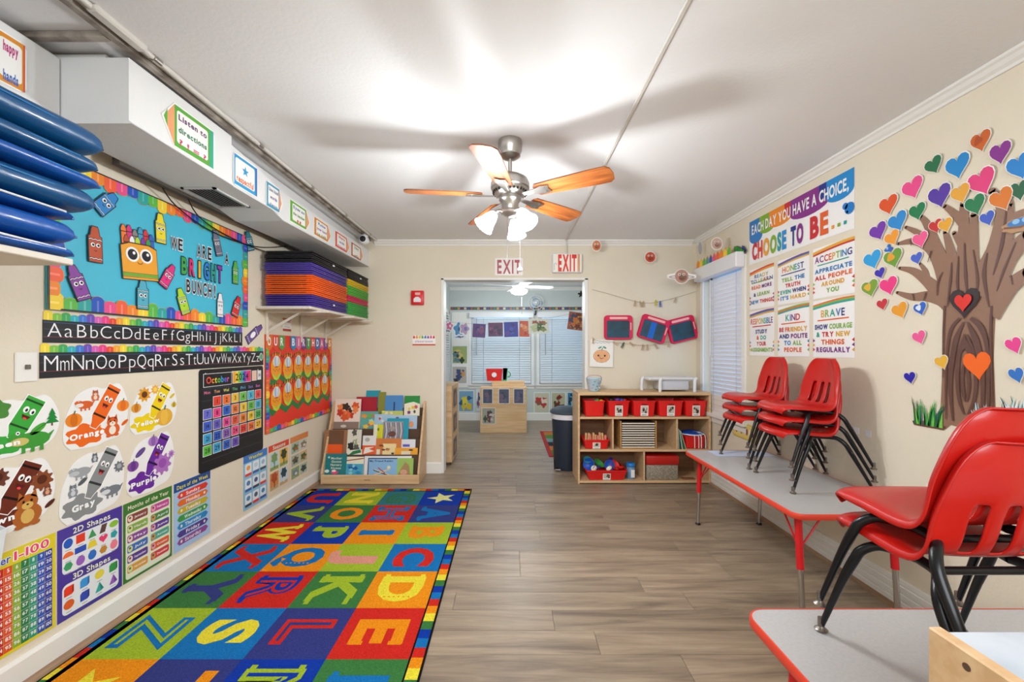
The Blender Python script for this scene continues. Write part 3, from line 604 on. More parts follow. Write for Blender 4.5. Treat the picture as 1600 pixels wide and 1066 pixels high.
def wall_letters(txt, x0, x1, y0, y1, hp, cols, parent, off=o2, name='letter', outc='#ffffff'):
    """cut-out letters laid between pixels x0..x1 (left wall), baseline centre from y0 to y1"""
    n = len(txt); xs = [LY(x0) + (LY(x1) - LY(x0)) * (i + .5) / n for i in range(n)]
    for i, ch in enumerate(txt):
        if ch == ' ': continue
        Y = xs[i]; px = U0 + F * XL / Y; yy = y0 + (y1 - y0) * (px - x0) / max(x1 - x0, 1); kk = -XL / (U0 - px)
        wd = (LY(x1) - LY(x0)) / n; c = Cv(1, 1, None); hh = hp * kk; c.text(ch, 0, 0, hh, cols[i % len(cols)], w=min(wd * (.95 if ch in 'WM' else .72), hh * .9) if ch not in 'I!' else wd * .3, bold=0.03, out=True, outc=outc, l=1, ow=.045)
        c.build(name, onL(Y, LZ(px, yy), off), parent)
wall_letters('WE', 263, 283, 379, 384, 17, ['#15151a'], bb); wall_letters('ARE', 303, 328, 391, 398, 18, ['#15151a'], bb); wall_letters('A', 347, 355, 404, 405, 16, ['#15151a'], bb)
wall_letters('BRIGHT', 278, 345, 414, 430, 24, ['#3aa04a', '#e0286a', '#e8b020', '#2a80d8', '#2a9a8a', '#8a3aa8'], bb, outc='#15151a'); wall_letters('BUNCH!', 286, 336, 446, 457, 19, ['#15151a'], bb)
# alphabet strips
def strip(name, x0, x1, za, zb, zc, txt, label, n):
    y0, y1 = LY(x0), LY(x1); L = y1 - y0; e = empty(name, (XL, (y0 + y1) / 2, zb), label, 'alphabet strip')
    hh = za - zb; c = Cv(L, hh, '#16171c', 0.002)
    for q, cc, wd in ((.90, '#3a6a9a', .0018), (.60, '#4a5a6a', .0012), (.26, '#a03a4a', .0018)): c.line([(0, hh * q), (L, hh * q)], wd, cc, 1)
    m = len(txt)
    xs = 0.010; tot = sum((1.25 if ch not in 'Ii' else .7) if ch.isupper() else (.85 if ch not in 'ijlt' else .5) for ch in txt); u = (L - 0.02 - (0.04 if 'Z' in txt else 0)) / tot
    for ch in txt:
        adv = ((1.25 if ch not in 'Ii' else .7) if ch.isupper() else (.85 if ch not in 'ijlt' else .5)) * u
        V, Fs, wd = glyph(ch, -0.012); s_ = (hh * .62) / CAP; kx = min(adv * .84 / max(wd, .05), s_ * 1.05)
        c.p.append(([(xs + (adv - wd * kx) / 2 + a * kx, hh * .26 + q * s_) for a, q in V], Fs, '#f4f4f6', 2)); xs += adv
    if 'Z' in txt:
        c.ell(L - .03, hh * .6, .022, .03, '#e8e8ea', 2); c.ell(L - .03, hh * .6, .017, .024, '#4ab06a', 3)
    c.build('letter_panel', onL(y0, zb, .001), e)
    cray_border('crayon_border', L - .004, zc - za, n, e, onL(y0 + .002, za, .001), 2, ['#e8452a', '#f0a52a', '#f0d83a', '#7fc242', '#3aa85a', '#2ab0c0', '#3a78d0', '#6a4ab8', '#d860b8', '#e8408a'], bk=False)
    return e
strip('alphabet_strip', 66, 378, H + .124, H + .030, H + .164, 'AaBbCcDdEeFfGgHhIiJjKkLl', 'black alphabet strip from Aa to Ll under the turquoise board', 36)
strip('alphabet_strip', 61, 411, H - .010, H - .116, H + .028, 'MmNnOoPpQqRrSsTtUuVvWwXxYyZz', 'longer black alphabet strip from Mm to Zz below the first strip', 44)
crayon('crayon_cutout', 397, 521, 46, 9, -57, '#6a4a9a', None, .002, False, 'flat purple paper crayon on the wall between the turquoise and birthday boards', 'wall decoration')
# light switch
ye = (LY(22) + LY(57)) / 2; s = empty('light_switch', (XL, ye, LZ(40, 597)), 'white light switch plate with a small key slot on the left wall', 'light switch')
mk('switch_plate', MB().box(XL, XL + .006, ye - .038, ye + .038, LZ(40, 597), LZ(40, 551), .003), M_WHITE, s)
mk('switch_toggle', MB().box(XL + .004, XL + .016, ye - .007, ye + .007, LZ(40, 577), LZ(40, 570), .002), mat('toggle_grey', '#6a6660', 0.5), s)
fh = empty('file_holder', (XL, 1.49, .48), 'translucent white plastic file holder on the left wall at the picture edge', 'file holder')
M_FH = mat('milky_plastic', '#dfe6ea', .25)
mk('front_face', MB().prism([(XL + .030, 1.40, .655), (XL + .030, 1.535, .645), (XL + .020, 1.522, .50), (XL + .020, 1.40, .49)], (.003, 0, 0)), M_FH, fh)
mk('side_face', MB().prism([(XL + .001, 1.534, .66), (XL + .033, 1.534, .645), (XL + .023, 1.521, .495), (XL + .001, 1.521, .495)], (0, .003, 0)), M_FH, fh)
mk('base_face', MB().box(XL + .001, XL + .022, 1.40, 1.522, .490, .493), M_FH, fh)
# pocket calendar
cy0, cy1, cz0, cz1 = LY(310), LY(410), H - .765, H - .122; CW, CH = cy1 - cy0, cz1 - cz0
cal = empty('pocket_calendar', (XL, (cy0 + cy1) / 2, cz0), 'black pocket chart calendar for October with rainbow date cards', 'calendar')
c = Cv(CW, CH, '#141418', 0.004, outline=rr_pts(0, 0, CW, CH, .02))
for q in (.08, .46, .9): c.ell(CW * q, CH * .955, .007, .007, '#c8c8c8', 1)
for q in range(7): c.rect(.02, CH * (.105 + .118 * q) - .004, CW - .02, CH * (.105 + .118 * q), '#3a3a44', 1)
for i, dn in enumerate(['Mon', 'Tue', 'Wed', 'Thu', 'Fri', 'Sat', 'Sun']):
    x = .022 + (CW - .044) * (i + .5) / 7; c.rect(x - .034, CH * .745, x + .034, CH * .80, '#1d2430', 2); c.text(dn, x, CH * .772, .018, ['#e8708a', '#e8a060', '#e8e060', '#70c070', '#60b0e0', '#9080d0', '#e070c0'][i], w=.052, l=3)
c.build('chart', onL(cy0, cz0), cal)
def card(name, wd, hh, base, txt, x, z, tc='#15151a', th=None, w=None, l=None, **kw):
    c = Cv(wd, hh, '#f4f4f4', .0012); c.rect(.003, .003, wd - .003, hh - .003, base, 1)
    if txt: c.text(txt, wd / 2, hh / 2, th or hh * .42, tc, w=w, l=2, **kw)
    return c.build(name, onL(cy0 + x, cz0 + z, .0068) @ Matrix.Rotation(R(kw.get('tilt', 0)), 4, 'Z'), cal)
card('month_card', .26, .085, '#15151a', 'October', .03, CH * .825, ['#e84a3a', '#f0902a', '#f0d83a', '#6ac04a', '#3aa0d8', '#6a60d0', '#d860b0'], .04, .21)
c = Cv(.20, .085, '#f4f4f4', .0012)
for i, cc in enumerate(['#f0a52a', '#f0d83a', '#7fc242', '#2ab0c0', '#6a4ab8', '#d83ab0', '#e8305a']): c.rect(.003 + .194 * i / 7, .003, .003 + .194 * (i + 1) / 7, .082, cc, 1)
c.text('2024', .1, .042, .045, '#15151a', w=.14, l=2); c.build('year_card', onL(cy0 + .30, cz0 + CH * .83, .0068), cal)
card('small_card', .055, .075, '#f2c8b0', '', .513, CH * .835); card('small_card', .045, .07, '#e8e8e8', '30', .578, CH * .84, th=.02)
DC = ['#e8402a', '#f0702a', '#f0c03a', '#6ac04a', '#4ab8d8', '#e84a4a', '#6a70d8', '#f0408a', '#2a60c8', '#f0803a', '#f0c83a', '#6ac04a', '#4ab0d0', '#3a60d0', '#6a60c8', '#e84a9a', '#e85a3a', '#f0882a', '#f0c82a', '#4ab04a', '#3aa8d8', '#2a58c0', '#8a60b8', '#f04a80', '#e8402a', '#f0702a', '#f0b82a', '#5ac03a', '#3aa0d0', '#3060c8', '#6a50b8']
cw_ = (CW - .044) / 7
for d in range(1, 32):
    q = d; r_, cc = q // 7, q % 7
    card('date_card', cw_ - .012, CH * .103, DC[d - 1], str(d), .022 + cc * cw_ + .006 + random.uniform(-.002, .002), CH * (.625 - .118 * r_) + random.uniform(-.002, .002), '#26222a', .028)
# birthday board
by0, by1, bz0, bz1 = LY(413), YB - .008, H - .658, H + .122; W_, H_ = by1 - by0, bz1 - bz0
bd = empty('birthday_board', (XL, (by0 + by1) / 2, bz0), 'red bulletin board with pennants reading OUR BIRTHDAYS and paper lanterns', 'bulletin board')
Cv(W_, H_, '#e8321e', .006).build('backing_paper', onL(by0, bz0), bd)
cray_border('border', W_, .05, 22, bd, onL(by0, bz0, .0085), 1); cray_border('border', H_, .045, 14, bd, basis((XL + .0098, by1, bz0), (0, 0, 1), (0, -1, 0)), 3); cray_border('border', H_, .06, 14, bd, basis((XL + .0098, by0, bz1), (0, 0, -1), (0, 1, 0)), 0)
tx = 'OUR BIRTHDAYS'; pc = ['#e0702a', '#e0402a', '#5a9a4a', None, '#1a8ac8', '#e06a9a', '#7a3a90', '#4a9a4a', '#e03a3a', '#1a7ac0', '#d85a90', '#7a4a9a', '#e8902a']
pw = W_ / 13
for i, ch in enumerate(tx):
    if ch == ' ': continue
    c = Cv(pw, .125, None, .001, outline=[(0, .125), (0, .03), (pw / 2, 0), (pw, .03), (pw, .125)]); c.base = pc[i]; c.text(ch, pw / 2, .075, .062, '#ffffff', w=pw * .5 if ch != 'I' else pw * .15, bold=.03)
    c.build('pennant', onL(by0 + i * pw, bz1 - .125 - .003, .0105), bd)
for r_ in range(2):
    for i in range(6):
        wd, hh = .165, .235; c = Cv(wd, hh, '#f2a01e', .001, outline=blob_pts(wd / 2, hh * .44, wd * .47, hh * .42, 8, .03, i)); 
        c.ell(wd / 2, hh * .66, wd * .30, hh * .2, '#dfe8ea', 1)
        for q in (-.2, -.08, .06, .2): c.line([(wd * (.5 + q * .6), hh * .5), (wd * (.5 + q), hh * .82)], .007, ['#5a7ab8', '#3a4a6a', '#7aa8d0', '#e8e8f0'][int(abs(q) * 50) % 4], 2)
        c.poly([(wd * .08, hh * .26), (wd * .3, hh * .05), (wd * .5, 0), (wd * .7, hh * .05), (wd * .92, hh * .26), (wd * .7, hh * .2), (wd * .5, hh * .1), (wd * .3, hh * .2)], '#b8d83a', 2)
        c.line([(wd * -.02, hh * .8), (wd * .2, hh * .93), (wd * .5, hh * .97), (wd * .8, hh * .93), (wd * 1.02, hh * .8)], .009, '#1f4a2a', 3)
        for q in range(5): c.ell(wd * (.25 + .125 * q), hh * (.38 - .05 * (q % 2)), .005, .007, '#c03a1a', 3, 8)
        c.ell(wd * .5, hh * .47, wd * .16, .006, '#c84a1e', 3)
        for q in (.2, .42, .62, .8): c.poly([(wd * q - .008, hh * .84), (wd * q + .008, hh * .84), (wd * q, hh * 1.02)], ['#f0c82a', '#e8602a', '#f0902a', '#7a60b8'][int(q * 10) % 4], 4)
        Yc = by0 + .06 + (W_ - .13) * (i + .5) / 6; zc = bz1 - .37 - .01 * (i % 2) if r_ == 0 else bz1 - .62 + .02 * (i % 3)
        if not (r_ == 1 and i == 0): pass
        c.build('paper_lantern', onL(Yc - wd / 2, zc, .0098), bd)
for r_, z in ((0, bz1 - .36), (1, bz1 - .60)):
    c = Cv(W_, .06, None, .0008); n = 12; pts = []
    for i in range(n + 1): pts.append((W_ * i / n, .055 if i % 2 == 0 else .0))
    lo = [(x, y - .05) for x, y in pts[::-1]]; c.out = [p for p in [(p[0], p[1]) for p in lo][::-1]] + [p for p in pts[::-1]]; c.base = '#1f7a3a'
    c.build('grass_garland', onL(by0, z - .005, .0082), bd)
# educational posters in a row above the baseboard
PZ0, PZ1 = H - 1.16, H - .765; PH = PZ1 - PZ0
def poster(name, x0, x1, base, label, y0=None):
    a, b_ = (y0 if y0 is not None else LY(x0)), LY(x1); return Cv(b_ - a, PH, base, .0012), (lambda c, a=a: c.build(name, onL(a, PZ0), None, GLOSS, label, 'poster'))
c, fin = poster('number_chart', 0, 86, '#e0cf2e', 'yellow number chart from 1 to 100 with rainbow columns', LY(86) - .30); W_ = c.w
c.text('Number', .02, PH * .925, .028, '#2a50b8', w=.125, align='l', out=True, outc='#ffffff'); c.text('1-100', .155, PH * .925, .032, '#e84a6a', w=.12, align='l', out=True, outc='#ffffff')
for i, cc in enumerate(['#b81f2a', '#c8242a', '#d0302a', '#c8202a', '#e0502a', '#8fb03a', '#1f7a4a', '#2a9a80', '#2a55b8', '#2a3aa0']):
    x = .012 + (W_ - .024) * i / 10; c.rect(x, .012, x + (W_ - .024) / 10 - .001, PH * .85, cc, 1)
    for j in range(10): c.text(str(j * 10 + i + 1), x + (W_ - .024) / 20, PH * .815 - j * (PH * .85 - .012) / 10, .0135, '#f4f4f4', w=.019 if (j or i == 9) else .008, l=3)
for j in range(1, 10): c.rect(.012, .012 + (PH * .85 - .012) * j / 10 - .0006, W_ - .012, .012 + (PH * .85 - .012) * j / 10 + .0006, '#dddddd', 2)
fin(c)
c, fin = poster('shapes_poster', 89, 190, '#4a3a9a', 'purple poster titled 2D Shapes and 3D Shapes'); W_ = c.w
c.text('2D Shapes', W_ / 2, PH * .935, .024, '#f2f2f2', w=W_ * .58, out=True, outc='#2a2a3a'); c.text('3D Shapes', W_ / 2, PH * .43, .024, '#f2f2f2', w=W_ * .58, out=True, outc='#2a2a3a')
c.rrect(.018, PH * .49, W_ - .018, PH * .88, .02, '#e8ecf0', 1); c.rrect(.018, .018, W_ - .018, PH * .38, .02, '#e8ecf0', 1)
sh = [('e', '#1f5ac0'), ('q', '#e8402a'), ('t', '#3a9a5a'), ('d', '#5a4040'), ('o', '#8ac03a'), ('h', '#f0703a'), ('R', '#2a50b8'), ('z', '#e8d03a'), ('H', '#e83a70'), ('p', '#2aa0a8'), ('x', '#3aa06a'), ('e', '#9a60c0'), ('e', '#2a70c8'), ('x', '#c08a3a'), ('e', '#f08090')]
for i, (k_, cc) in enumerate(sh):
    x = .042 + (W_ - .084) * (i % 5) / 4; y = PH * (.82 - .125 * (i // 5)); r_ = .019
    if k_ == 'e': c.ell(x, y, r_, r_ * 1.1, cc, 2)
    elif k_ == 'q': c.rect(x - r_, y - r_, x + r_, y + r_, cc, 2)
    elif k_ == 'R': c.rect(x - r_ * 1.3, y - r_ * .7, x + r_ * 1.3, y + r_ * .7, cc, 2)
    elif k_ == 't': c.poly([(x - r_, y - r_), (x + r_, y - r_), (x, y + r_)], cc, 2)
    elif k_ == 'd': c.poly([(x - r_, y - r_), (x + r_ * .4, y - r_), (x + r_, y + r_), (x - r_ * .4, y + r_)], cc, 2)
    elif k_ == 'o': c.ell(x, y, r_ * 1.2, r_ * .8, cc, 2)
    elif k_ == 'h': c.poly([(x + r_ * 1.2 * math.cos(PI * t / 8), y - r_ * .5 + r_ * 1.2 * math.sin(PI * t / 8)) for t in range(9)], cc, 2)
    elif k_ == 'z': c.poly([(x - r_ * 1.2, y - r_ * .8), (x + r_ * 1.2, y - r_ * .8), (x + r_ * .7, y + r_ * .8), (x - r_ * .7, y + r_ * .8)], cc, 2)
    elif k_ == 'H': c.heart(x, y, r_ * 2.2, r_ * 2, cc, 2)
    else: c.ell(x, y, r_, r_, cc, 2, 5 if k_ == 'p' else 6)
    c.rect(x - .012, y - .030, x + .012, y - .028, '#555566', 2)
for i, (k_, cc, c2) in enumerate([('b', '#e8402a', '#b02a1a'), ('b', '#3a9ae0', '#2a6ab0'), ('s', '#e8d84a', '#b8a030'), ('b', '#3a9a4a', '#2a7038'), ('o', '#e0602a', '#b84a1a'), ('b', '#3a50b8', '#2a3a90'), ('t', '#3ab0a0', '#2a8a80'), ('t', '#9a60c0', '#7a40a0')]):
    x = .045 + (W_ - .09) * (i % 4) / 3; y = PH * (.30 - .15 * (i // 4)); r_ = .02
    if k_ == 'b': c.rect(x - r_, y - r_, x + r_ * .6, y + r_ * .6, cc, 2); c.poly([(x - r_, y + r_ * .6), (x + r_ * .6, y + r_ * .6), (x + r_, y + r_), (x - r_ * .6, y + r_)], cc, 3); c.poly([(x + r_ * .6, y - r_), (x + r_, y - r_ * .6), (x + r_, y + r_), (x + r_ * .6, y + r_ * .6)], c2, 3)
    elif k_ == 't': c.poly([(x - r_, y - r_), (x + r_ * .3, y - r_), (x, y + r_ * 1.2)], cc, 2); c.poly([(x + r_ * .3, y - r_), (x + r_, y - r_ * .7), (x, y + r_ * 1.2)], c2, 2)
    else: c.ell(x, y, r_ * 1.1, r_, cc, 2)
    c.rect(x - .012, y - .032, x + .012, y - .030, '#555566', 2)
fin(c)
c, fin = poster('months_poster', 192, 268, '#3f7a34', 'green poster titled Months of the Year'); W_ = c.w
c.text('Months of the Year', W_ / 2, PH * .93, .021, '#e8f0c8', w=W_ * .84, out=True, outc='#2a5020'); c.rrect(.012, .012, W_ - .012, PH * .86, .015, '#e6ead0', 1)
mo = ['January', 'February', 'March', 'April', 'May', 'June', 'July', 'August', 'September', 'October', 'November', 'December']
for i, m_ in enumerate(mo):
    x = W_ * (.27 if i % 2 == 0 else .73); y = PH * (.79 - .128 * (i // 2)); cc = ['#8a4a3a', '#c84a9a', '#8ab04a', '#4a8a4a', '#8a4a9a', '#5a3a9a', '#3a70b8', '#4aa890', '#5a3a90', '#e0602a', '#e0a03a', '#d8403a'][i]
    c.rrect(x - .058, y - .019, x + .058, y + .019, .008, cc, 2); c.ell(x - .042, y, .014, .016, ['#f0d8c8', '#e8a0b0', '#d0e0a0', '#c89a60'][i % 4], 3, 10); c.ell(x - .044, y + .004, .006, .006, '#6a3a2a', 4, 8); c.text(m_, x + .014, y, .011, '#f4f4f4', w=.068, l=3)
fin(c)
c, fin = poster('days_poster', 271, 328, '#a8c8e8', 'light blue poster titled Days of the Week with coloured arrow bars'); W_ = c.w
c.rect(0, PH * .87, W_, PH, '#1f4a90', 1); c.text('Days of the Week', W_ / 2, PH * .93, .022, '#e8e070', w=W_ * .86, l=3, out=True, outc='#16305a')
for i, (m_, cc) in enumerate(zip(['Sunday', 'Monday', 'Tuesday', 'Wednesday', 'Thursday', 'Friday', 'Saturday'], ['#e03a2a', '#e8702a', '#c8b02a', '#3a9a4a', '#1f8ac8', '#4a3a90', '#8a4a9a'])):
    y = PH * (.80 - .113 * i); c.poly([(W_ * .08, y), (W_ * .14, y - .018), (W_ * .86, y - .018), (W_ * .93, y), (W_ * .86, y + .018), (W_ * .14, y + .018)], cc, 2); c.text(m_, W_ / 2, y, .019, '#f4f4f4', w=W_ * (.38 + .03 * (len(m_) - 6)), l=3); c.ell(W_ * .19 if i % 2 == 0 else W_ * .82, y, .008, .009, '#f0e8d0', 3, 8)
fin(c)
c, fin = poster('weather_poster', 380, 417, '#8ac0e0', 'light blue weather poster with nine picture cards right of the calendar'); W_ = c.w
c.rect(0, PH * .86, W_, PH, '#3a78c8', 1); c.text('Weather', W_ / 2, PH * .93, .026, '#f0e860', w=W_ * .6, l=3, out=True, outc='#2a4a80')
for i in range(9):
    x, y = W_ * (.19 + .31 * (i % 3)), PH * (.72 - .28 * (i // 3)); c.rrect(x - W_ * .13, y - PH * .11, x + W_ * .13, y + PH * .12, .01, '#e8eef2', 2); c.ell(x, y + .015, .022, .018, ['#f0a040', '#c8d8e8', '#9ab8d8', '#4a80c0', '#3a5a90', '#a8b8c8', '#4a90c8', '#506080', '#3a88b8'][i], 3)
    c.rect(x - W_ * .13, y - PH * .11, x + W_ * .13, y - PH * .06, ['#e0402a', '#3a60a8', '#404858'][(i // 3 + i) % 3], 4)
fin(c)
c, fin = poster('seasons_poster', 419, 451, '#e8d8c0', 'poster titled Seasons with four pictures of trees and a penguin'); W_ = c.w
c.rect(0, PH * .87, W_, PH, '#e0452a', 1); c.text('Seasons', W_ / 2, PH * .935, .03, '#f6f0e0', w=W_ * .6, l=3, out=True, outc='#c0601a')
for i, (bg, t1, t2) in enumerate((('#bcd8e0', '#7a9a5a', '#7a5a40'), ('#e8b84a', '#2a3a1a', '#3a2a1a'), ('#d88a50', '#b0481a', '#7a3a1a'), ('#c8dce4', '#23404a', '#e8e8e8'))):
    x, y = W_ * (.27 + .46 * (i % 2)), PH * (.65 - .40 * (i // 2)); c.rect(x - W_ * .2, y - PH * .17, x + W_ * .2, y + PH * .18, bg, 2); c.rect(x - W_ * .2, y - PH * .17, x + W_ * .2, y - PH * .10, '#8aa050' if i < 2 else '#c8a878', 3); c.line([(x, y - .05), (x + .004, y)], .012, t2, 4); c.poly(blob_pts(x, y + .03, W_ * .14, .04, 6, .15, i), t1, 5)
fin(c)
c, fin = poster('habitat_poster', 453, 481, '#ead8c0', 'orange titled picture poster beside the book rack on the left wall'); W_ = c.w
c.rect(0, PH * .87, W_, PH, '#e08a4a', 1)
for i in range(6):
    x, y = W_ * (.27 + .46 * (i % 2)), PH * (.74 - .28 * (i // 2)); c.rect(x - W_ * .21, y - PH * .12, x + W_ * .21, y + PH * .12, ['#a8c0b0', '#c8d0c0', '#b0b8a8', '#c8b890', '#90a870', '#b8c8b0'][i], 2); c.poly(blob_pts(x, y, W_ * .15, .03, 5, .2, i), ['#5a7a4a', '#8a8070', '#6a5a3a', '#4a6a3a', '#7a8a9a', '#3a4a3a'][i], 3); c.ell(x + .01, y - .01, .02, .012, ['#c85a2a', '#e8e0d0', '#404040'][i % 3], 4)
fin(c)
# colour splat cutouts
def splat(name, x0, x1, y0, y1, word, col, dk, friends, label, seed, tc='#ffffff'):
    ya, yb = LY(x0), LY(x1); W_ = yb - ya; xm = (x0 + x1) / 2; z1 = LZ(xm, y0 + 6); z0 = LZ(xm, y1 - 6); h = z1 - z0
    out = [(W_ * .10, h * .02), (W_ * .45, 0), (W_ * .60, h * .04), (W_ * .85, h * .10), (W_ * .97, h * .32), (W_ * .99, h * .60), (W_ * .93, h * .84), (W_ * .86, h * .97), (W_ * .78, h), (W_ * .60, h * .93), (W_ * .42, h * .97), (W_ * .2, h * .88), (W_ * .10, h * .72), (W_ * .02, h * .50), (W_ * .0, h * .18)]
    out = [(v.x, v.y) for v in smooth_path([(p[0], p[1], 0) for p in out + out[:1]], 4)[:-1]]; c = Cv(W_, h, '#f2f2f0', .0015, outline=out); a = R(-31)
    c.poly(blob_pts(W_ * .32, h * .22, W_ * .28, h * .17, 7, .14, seed), col, 1)
    cx, cy = W_ * .60, h * .64; L = h * .74; wd = W_ * .22; ca, sa = math.cos(a), math.sin(a)
    def q(u, v): return (cx + u * ca - v * sa, cy + u * sa + v * ca)
    bd_ = [(-wd / 2, -L * .28), (-wd * .30, -L * .42), (-wd * .22, -L * .52), (wd * .22, -L * .52), (wd * .30, -L * .42), (wd / 2, -L * .28), (wd / 2, L * .48), (-wd / 2, L * .48)]
    c.poly([q(u * 1.12, v * 1.03) for u, v in bd_], '#ffffff', 2); c.poly([q(u, v) for u, v in bd_], col, 3)
    for v in (-.26, .36): c.poly([q(-wd / 2, L * v), q(wd / 2, L * v), q(wd / 2, L * (v + .045)), q(-wd / 2, L * (v + .045))], dk, 4)
    for u in (-.18, .18): c.ell(*q(wd * u, L * .16), wd * .15, wd * .19, '#ffffff', 5, 12, a); c.ell(*q(wd * u + wd * .03, L * .15), wd * .07, wd * .10, '#1a1a1a', 6, 8, a)
    c.poly([q(-wd * .25, L * .04), q(wd * .25, L * .04), q(wd * .12, -L * .05), q(-wd * .12, -L * .05)], '#5a1a1a', 5); c.ell(*q(0, -L * .035), wd * .11, L * .025, '#e8504a', 6, 10, a)
    for (kind, fx, fy, r_, c1, c2) in friends:
        fx *= W_; fy *= h; r_ *= W_ * 1.18
        if kind == 'animal':
            c.ell(fx, fy - r_ * .3, r_ * .75, r_ * .65, c1, 4, 16); c.ell(fx, fy + r_ * .45, r_ * .55, r_ * .48, c1, 5, 16); c.poly([(fx - r_ * .5, fy + r_ * .6), (fx - r_ * .15, fy + r_ * .8), (fx - r_ * .42, fy + r_ * 1.15)], c1, 5); c.poly([(fx + r_ * .5, fy + r_ * .6), (fx + r_ * .42, fy + r_ * 1.15), (fx + r_ * .15, fy + r_ * .8)], c1, 5)
            c.ell(fx, fy + r_ * .28, r_ * .3, r_ * .22, c2, 6, 12); c.ell(fx, fy - r_ * .35, r_ * .35, r_ * .42, c2, 6, 12)
            for e in (-.2, .2): c.ell(fx + e * r_, fy + r_ * .52, r_ * .07, r_ * .09, '#1a1414', 7, 8)
            c.ell(fx, fy + r_ * .34, r_ * .07, r_ * .05, '#1a1414', 7, 8); c.ell(fx - r_ * .4, fy - r_ * .85, r_ * .25, r_ * .14, c1, 7, 10); c.ell(fx + r_ * .4, fy - r_ * .85, r_ * .25, r_ * .14, c1, 7, 10)
        elif kind == 'beast':
            c.ell(fx, fy, r_, r_ * .5, c1, 4, 16); c.ell(fx - r_ * .8, fy + r_ * .3, r_ * .5, r_ * .3, c1, 5, 14); c.ell(fx - r_ * .7, fy, r_ * .5, r_ * .25, c2, 6, 14)
            for e in (-.5, 0, .5): c.line([(fx + e * r_, fy), (fx + e * r_, fy - r_ * .75)], r_ * .2, c1, 5)
            c.line([(fx + r_ * .8, fy), (fx + r_ * 1.2, fy + r_ * .4)], [r_ * .3, r_ * .05], c1, 5); c.ell(fx - r_ * .8, fy + r_ * .55, r_ * .12, r_ * .12, '#ffffff', 7, 8); c.ell(fx - r_ * .8, fy + r_ * .55, r_ * .06, r_ * .06, '#111111', 8, 8)
        elif kind == 'round': c.ell(fx, fy, r_, r_ * .85, c1, 4, 16); c.ell(fx, fy, r_ * .45, r_ * .8, c2, 5, 12); c.line([(fx, fy + r_ * .7), (fx + r_ * .15, fy + r_ * 1.15)], r_ * .15, '#4a7a3a', 5)
        elif kind == 'flower':
            c.star(fx, fy, r_, c1, 4, 9, .65); c.ell(fx, fy, r_ * .42, r_ * .42, c2, 5, 12)
        elif kind == 'tree': c.line([(fx, fy - r_ * 1.1), (fx, fy)], r_ * .3, '#8a5a3a', 4); c.poly(blob_pts(fx, fy, r_, r_ * .75, 6, .12, 2), c1, 5)
        elif kind == 'pine':
            c.rect(fx - r_ * .1, fy - r_ * 1.1, fx + r_ * .1, fy - r_ * .7, '#7a4a2a', 4)
            for e in range(3): c.poly([(fx - r_ * (.8 - .2 * e), fy - r_ * (.75 - .5 * e)), (fx + r_ * (.8 - .2 * e), fy - r_ * (.75 - .5 * e)), (fx, fy + r_ * (.1 + .5 * e))], c1, 5 + e)
        elif kind == 'leaf': c.ell(fx, fy, r_, r_ * .42, c1, 4, 12, .6); c.line([(fx - r_ * .8, fy - r_ * .5), (fx + r_ * .8, fy + r_ * .5)], r_ * .08, c2, 5)
        elif kind == 'shaggy': c.poly(blob_pts(fx, fy, r_, r_, 9, .2, 5), c1, 4); c.ell(fx, fy + r_ * .1, r_ * .5, r_ * .5, c2, 5, 12)
    c.text(word, W_ * .33, h * .22, h * .085, tc, w=W_ * (.085 * len(word)), l=9, bold=.05, rot=.04)
    c.build(name, onL(ya, z0), None, GLOSS, label, 'wall decoration')
splat('color_cutout', -62, 93, 616, 720, 'Green', '#3aa83e', '#14451a', [('beast', .68, .22, .17, '#3f9a3a', '#d0c070'), ('tree', .28, .82, .14, '#4a8a3a', ''), ('pine', .90, .58, .09, '#1f8a3a', ''), ('leaf', .74, .40, .09, '#4aa83a', '#2a6a2a'), ('leaf', .05, .62, .05, '#8ac04a', '#2a6a2a')], 'green crayon splat cutout with a crocodile and trees', 3)
splat('color_cutout', 98, 200, 596, 703, 'Orange', '#ee6a1e', '#3a2010', [('animal', .72, .27, .14, '#e0622a', '#f4ead8'), ('beast', .30, .70, .10, '#d8602a', '#f0e8e0'), ('round', .90, .60, .09, '#f08a2a', '#e8701a'), ('round', .14, .48, .10, '#ee8a2a', '#d8701a'), ('animal', .45, .83, .07, '#d0704a', '#f0d8c0'), ('leaf', .93, .30, .06, '#ee6a1e', '#b84a1a')], 'orange crayon splat cutout with foxes and pumpkins', 4)
splat('color_cutout', 202, 276, 594, 681, 'Yellow', '#f2d40e', '#2a2410', [('round', .70, .27, .16, '#e8b03a', '#f0c04a'), ('flower', .28, .80, .12, '#e8a020', '#6a3a1a'), ('flower', .50, .88, .08, '#f0b040', '#f8d060'), ('round', .12, .55, .08, '#e8a030', '#c87a20'), ('leaf', .88, .70, .06, '#e8c83a', '#b89a20'), ('round', .92, .50, .05, '#e0c02a', '#b89020')], 'yellow crayon splat cutout with a sunflower and a round chick', 5)
splat('color_cutout', -74, 86, 722, 842, 'Brown', '#6a2a1c', '#1a0c08', [('animal', .68, .25, .18, '#b0622a', '#d8b060'), ('shaggy', .84, .64, .10, '#8a4a2a', '#5a2a1a'), ('shaggy', .38, .84, .09, '#6a3a2a', '#4a2418'), ('leaf', .93, .24, .06, '#5a2a1c', '#3a1a10'), ('animal', .90, .46, .06, '#8a4a3a', '#d8a880')], 'brown crayon splat cutout with a seated bear', 6)
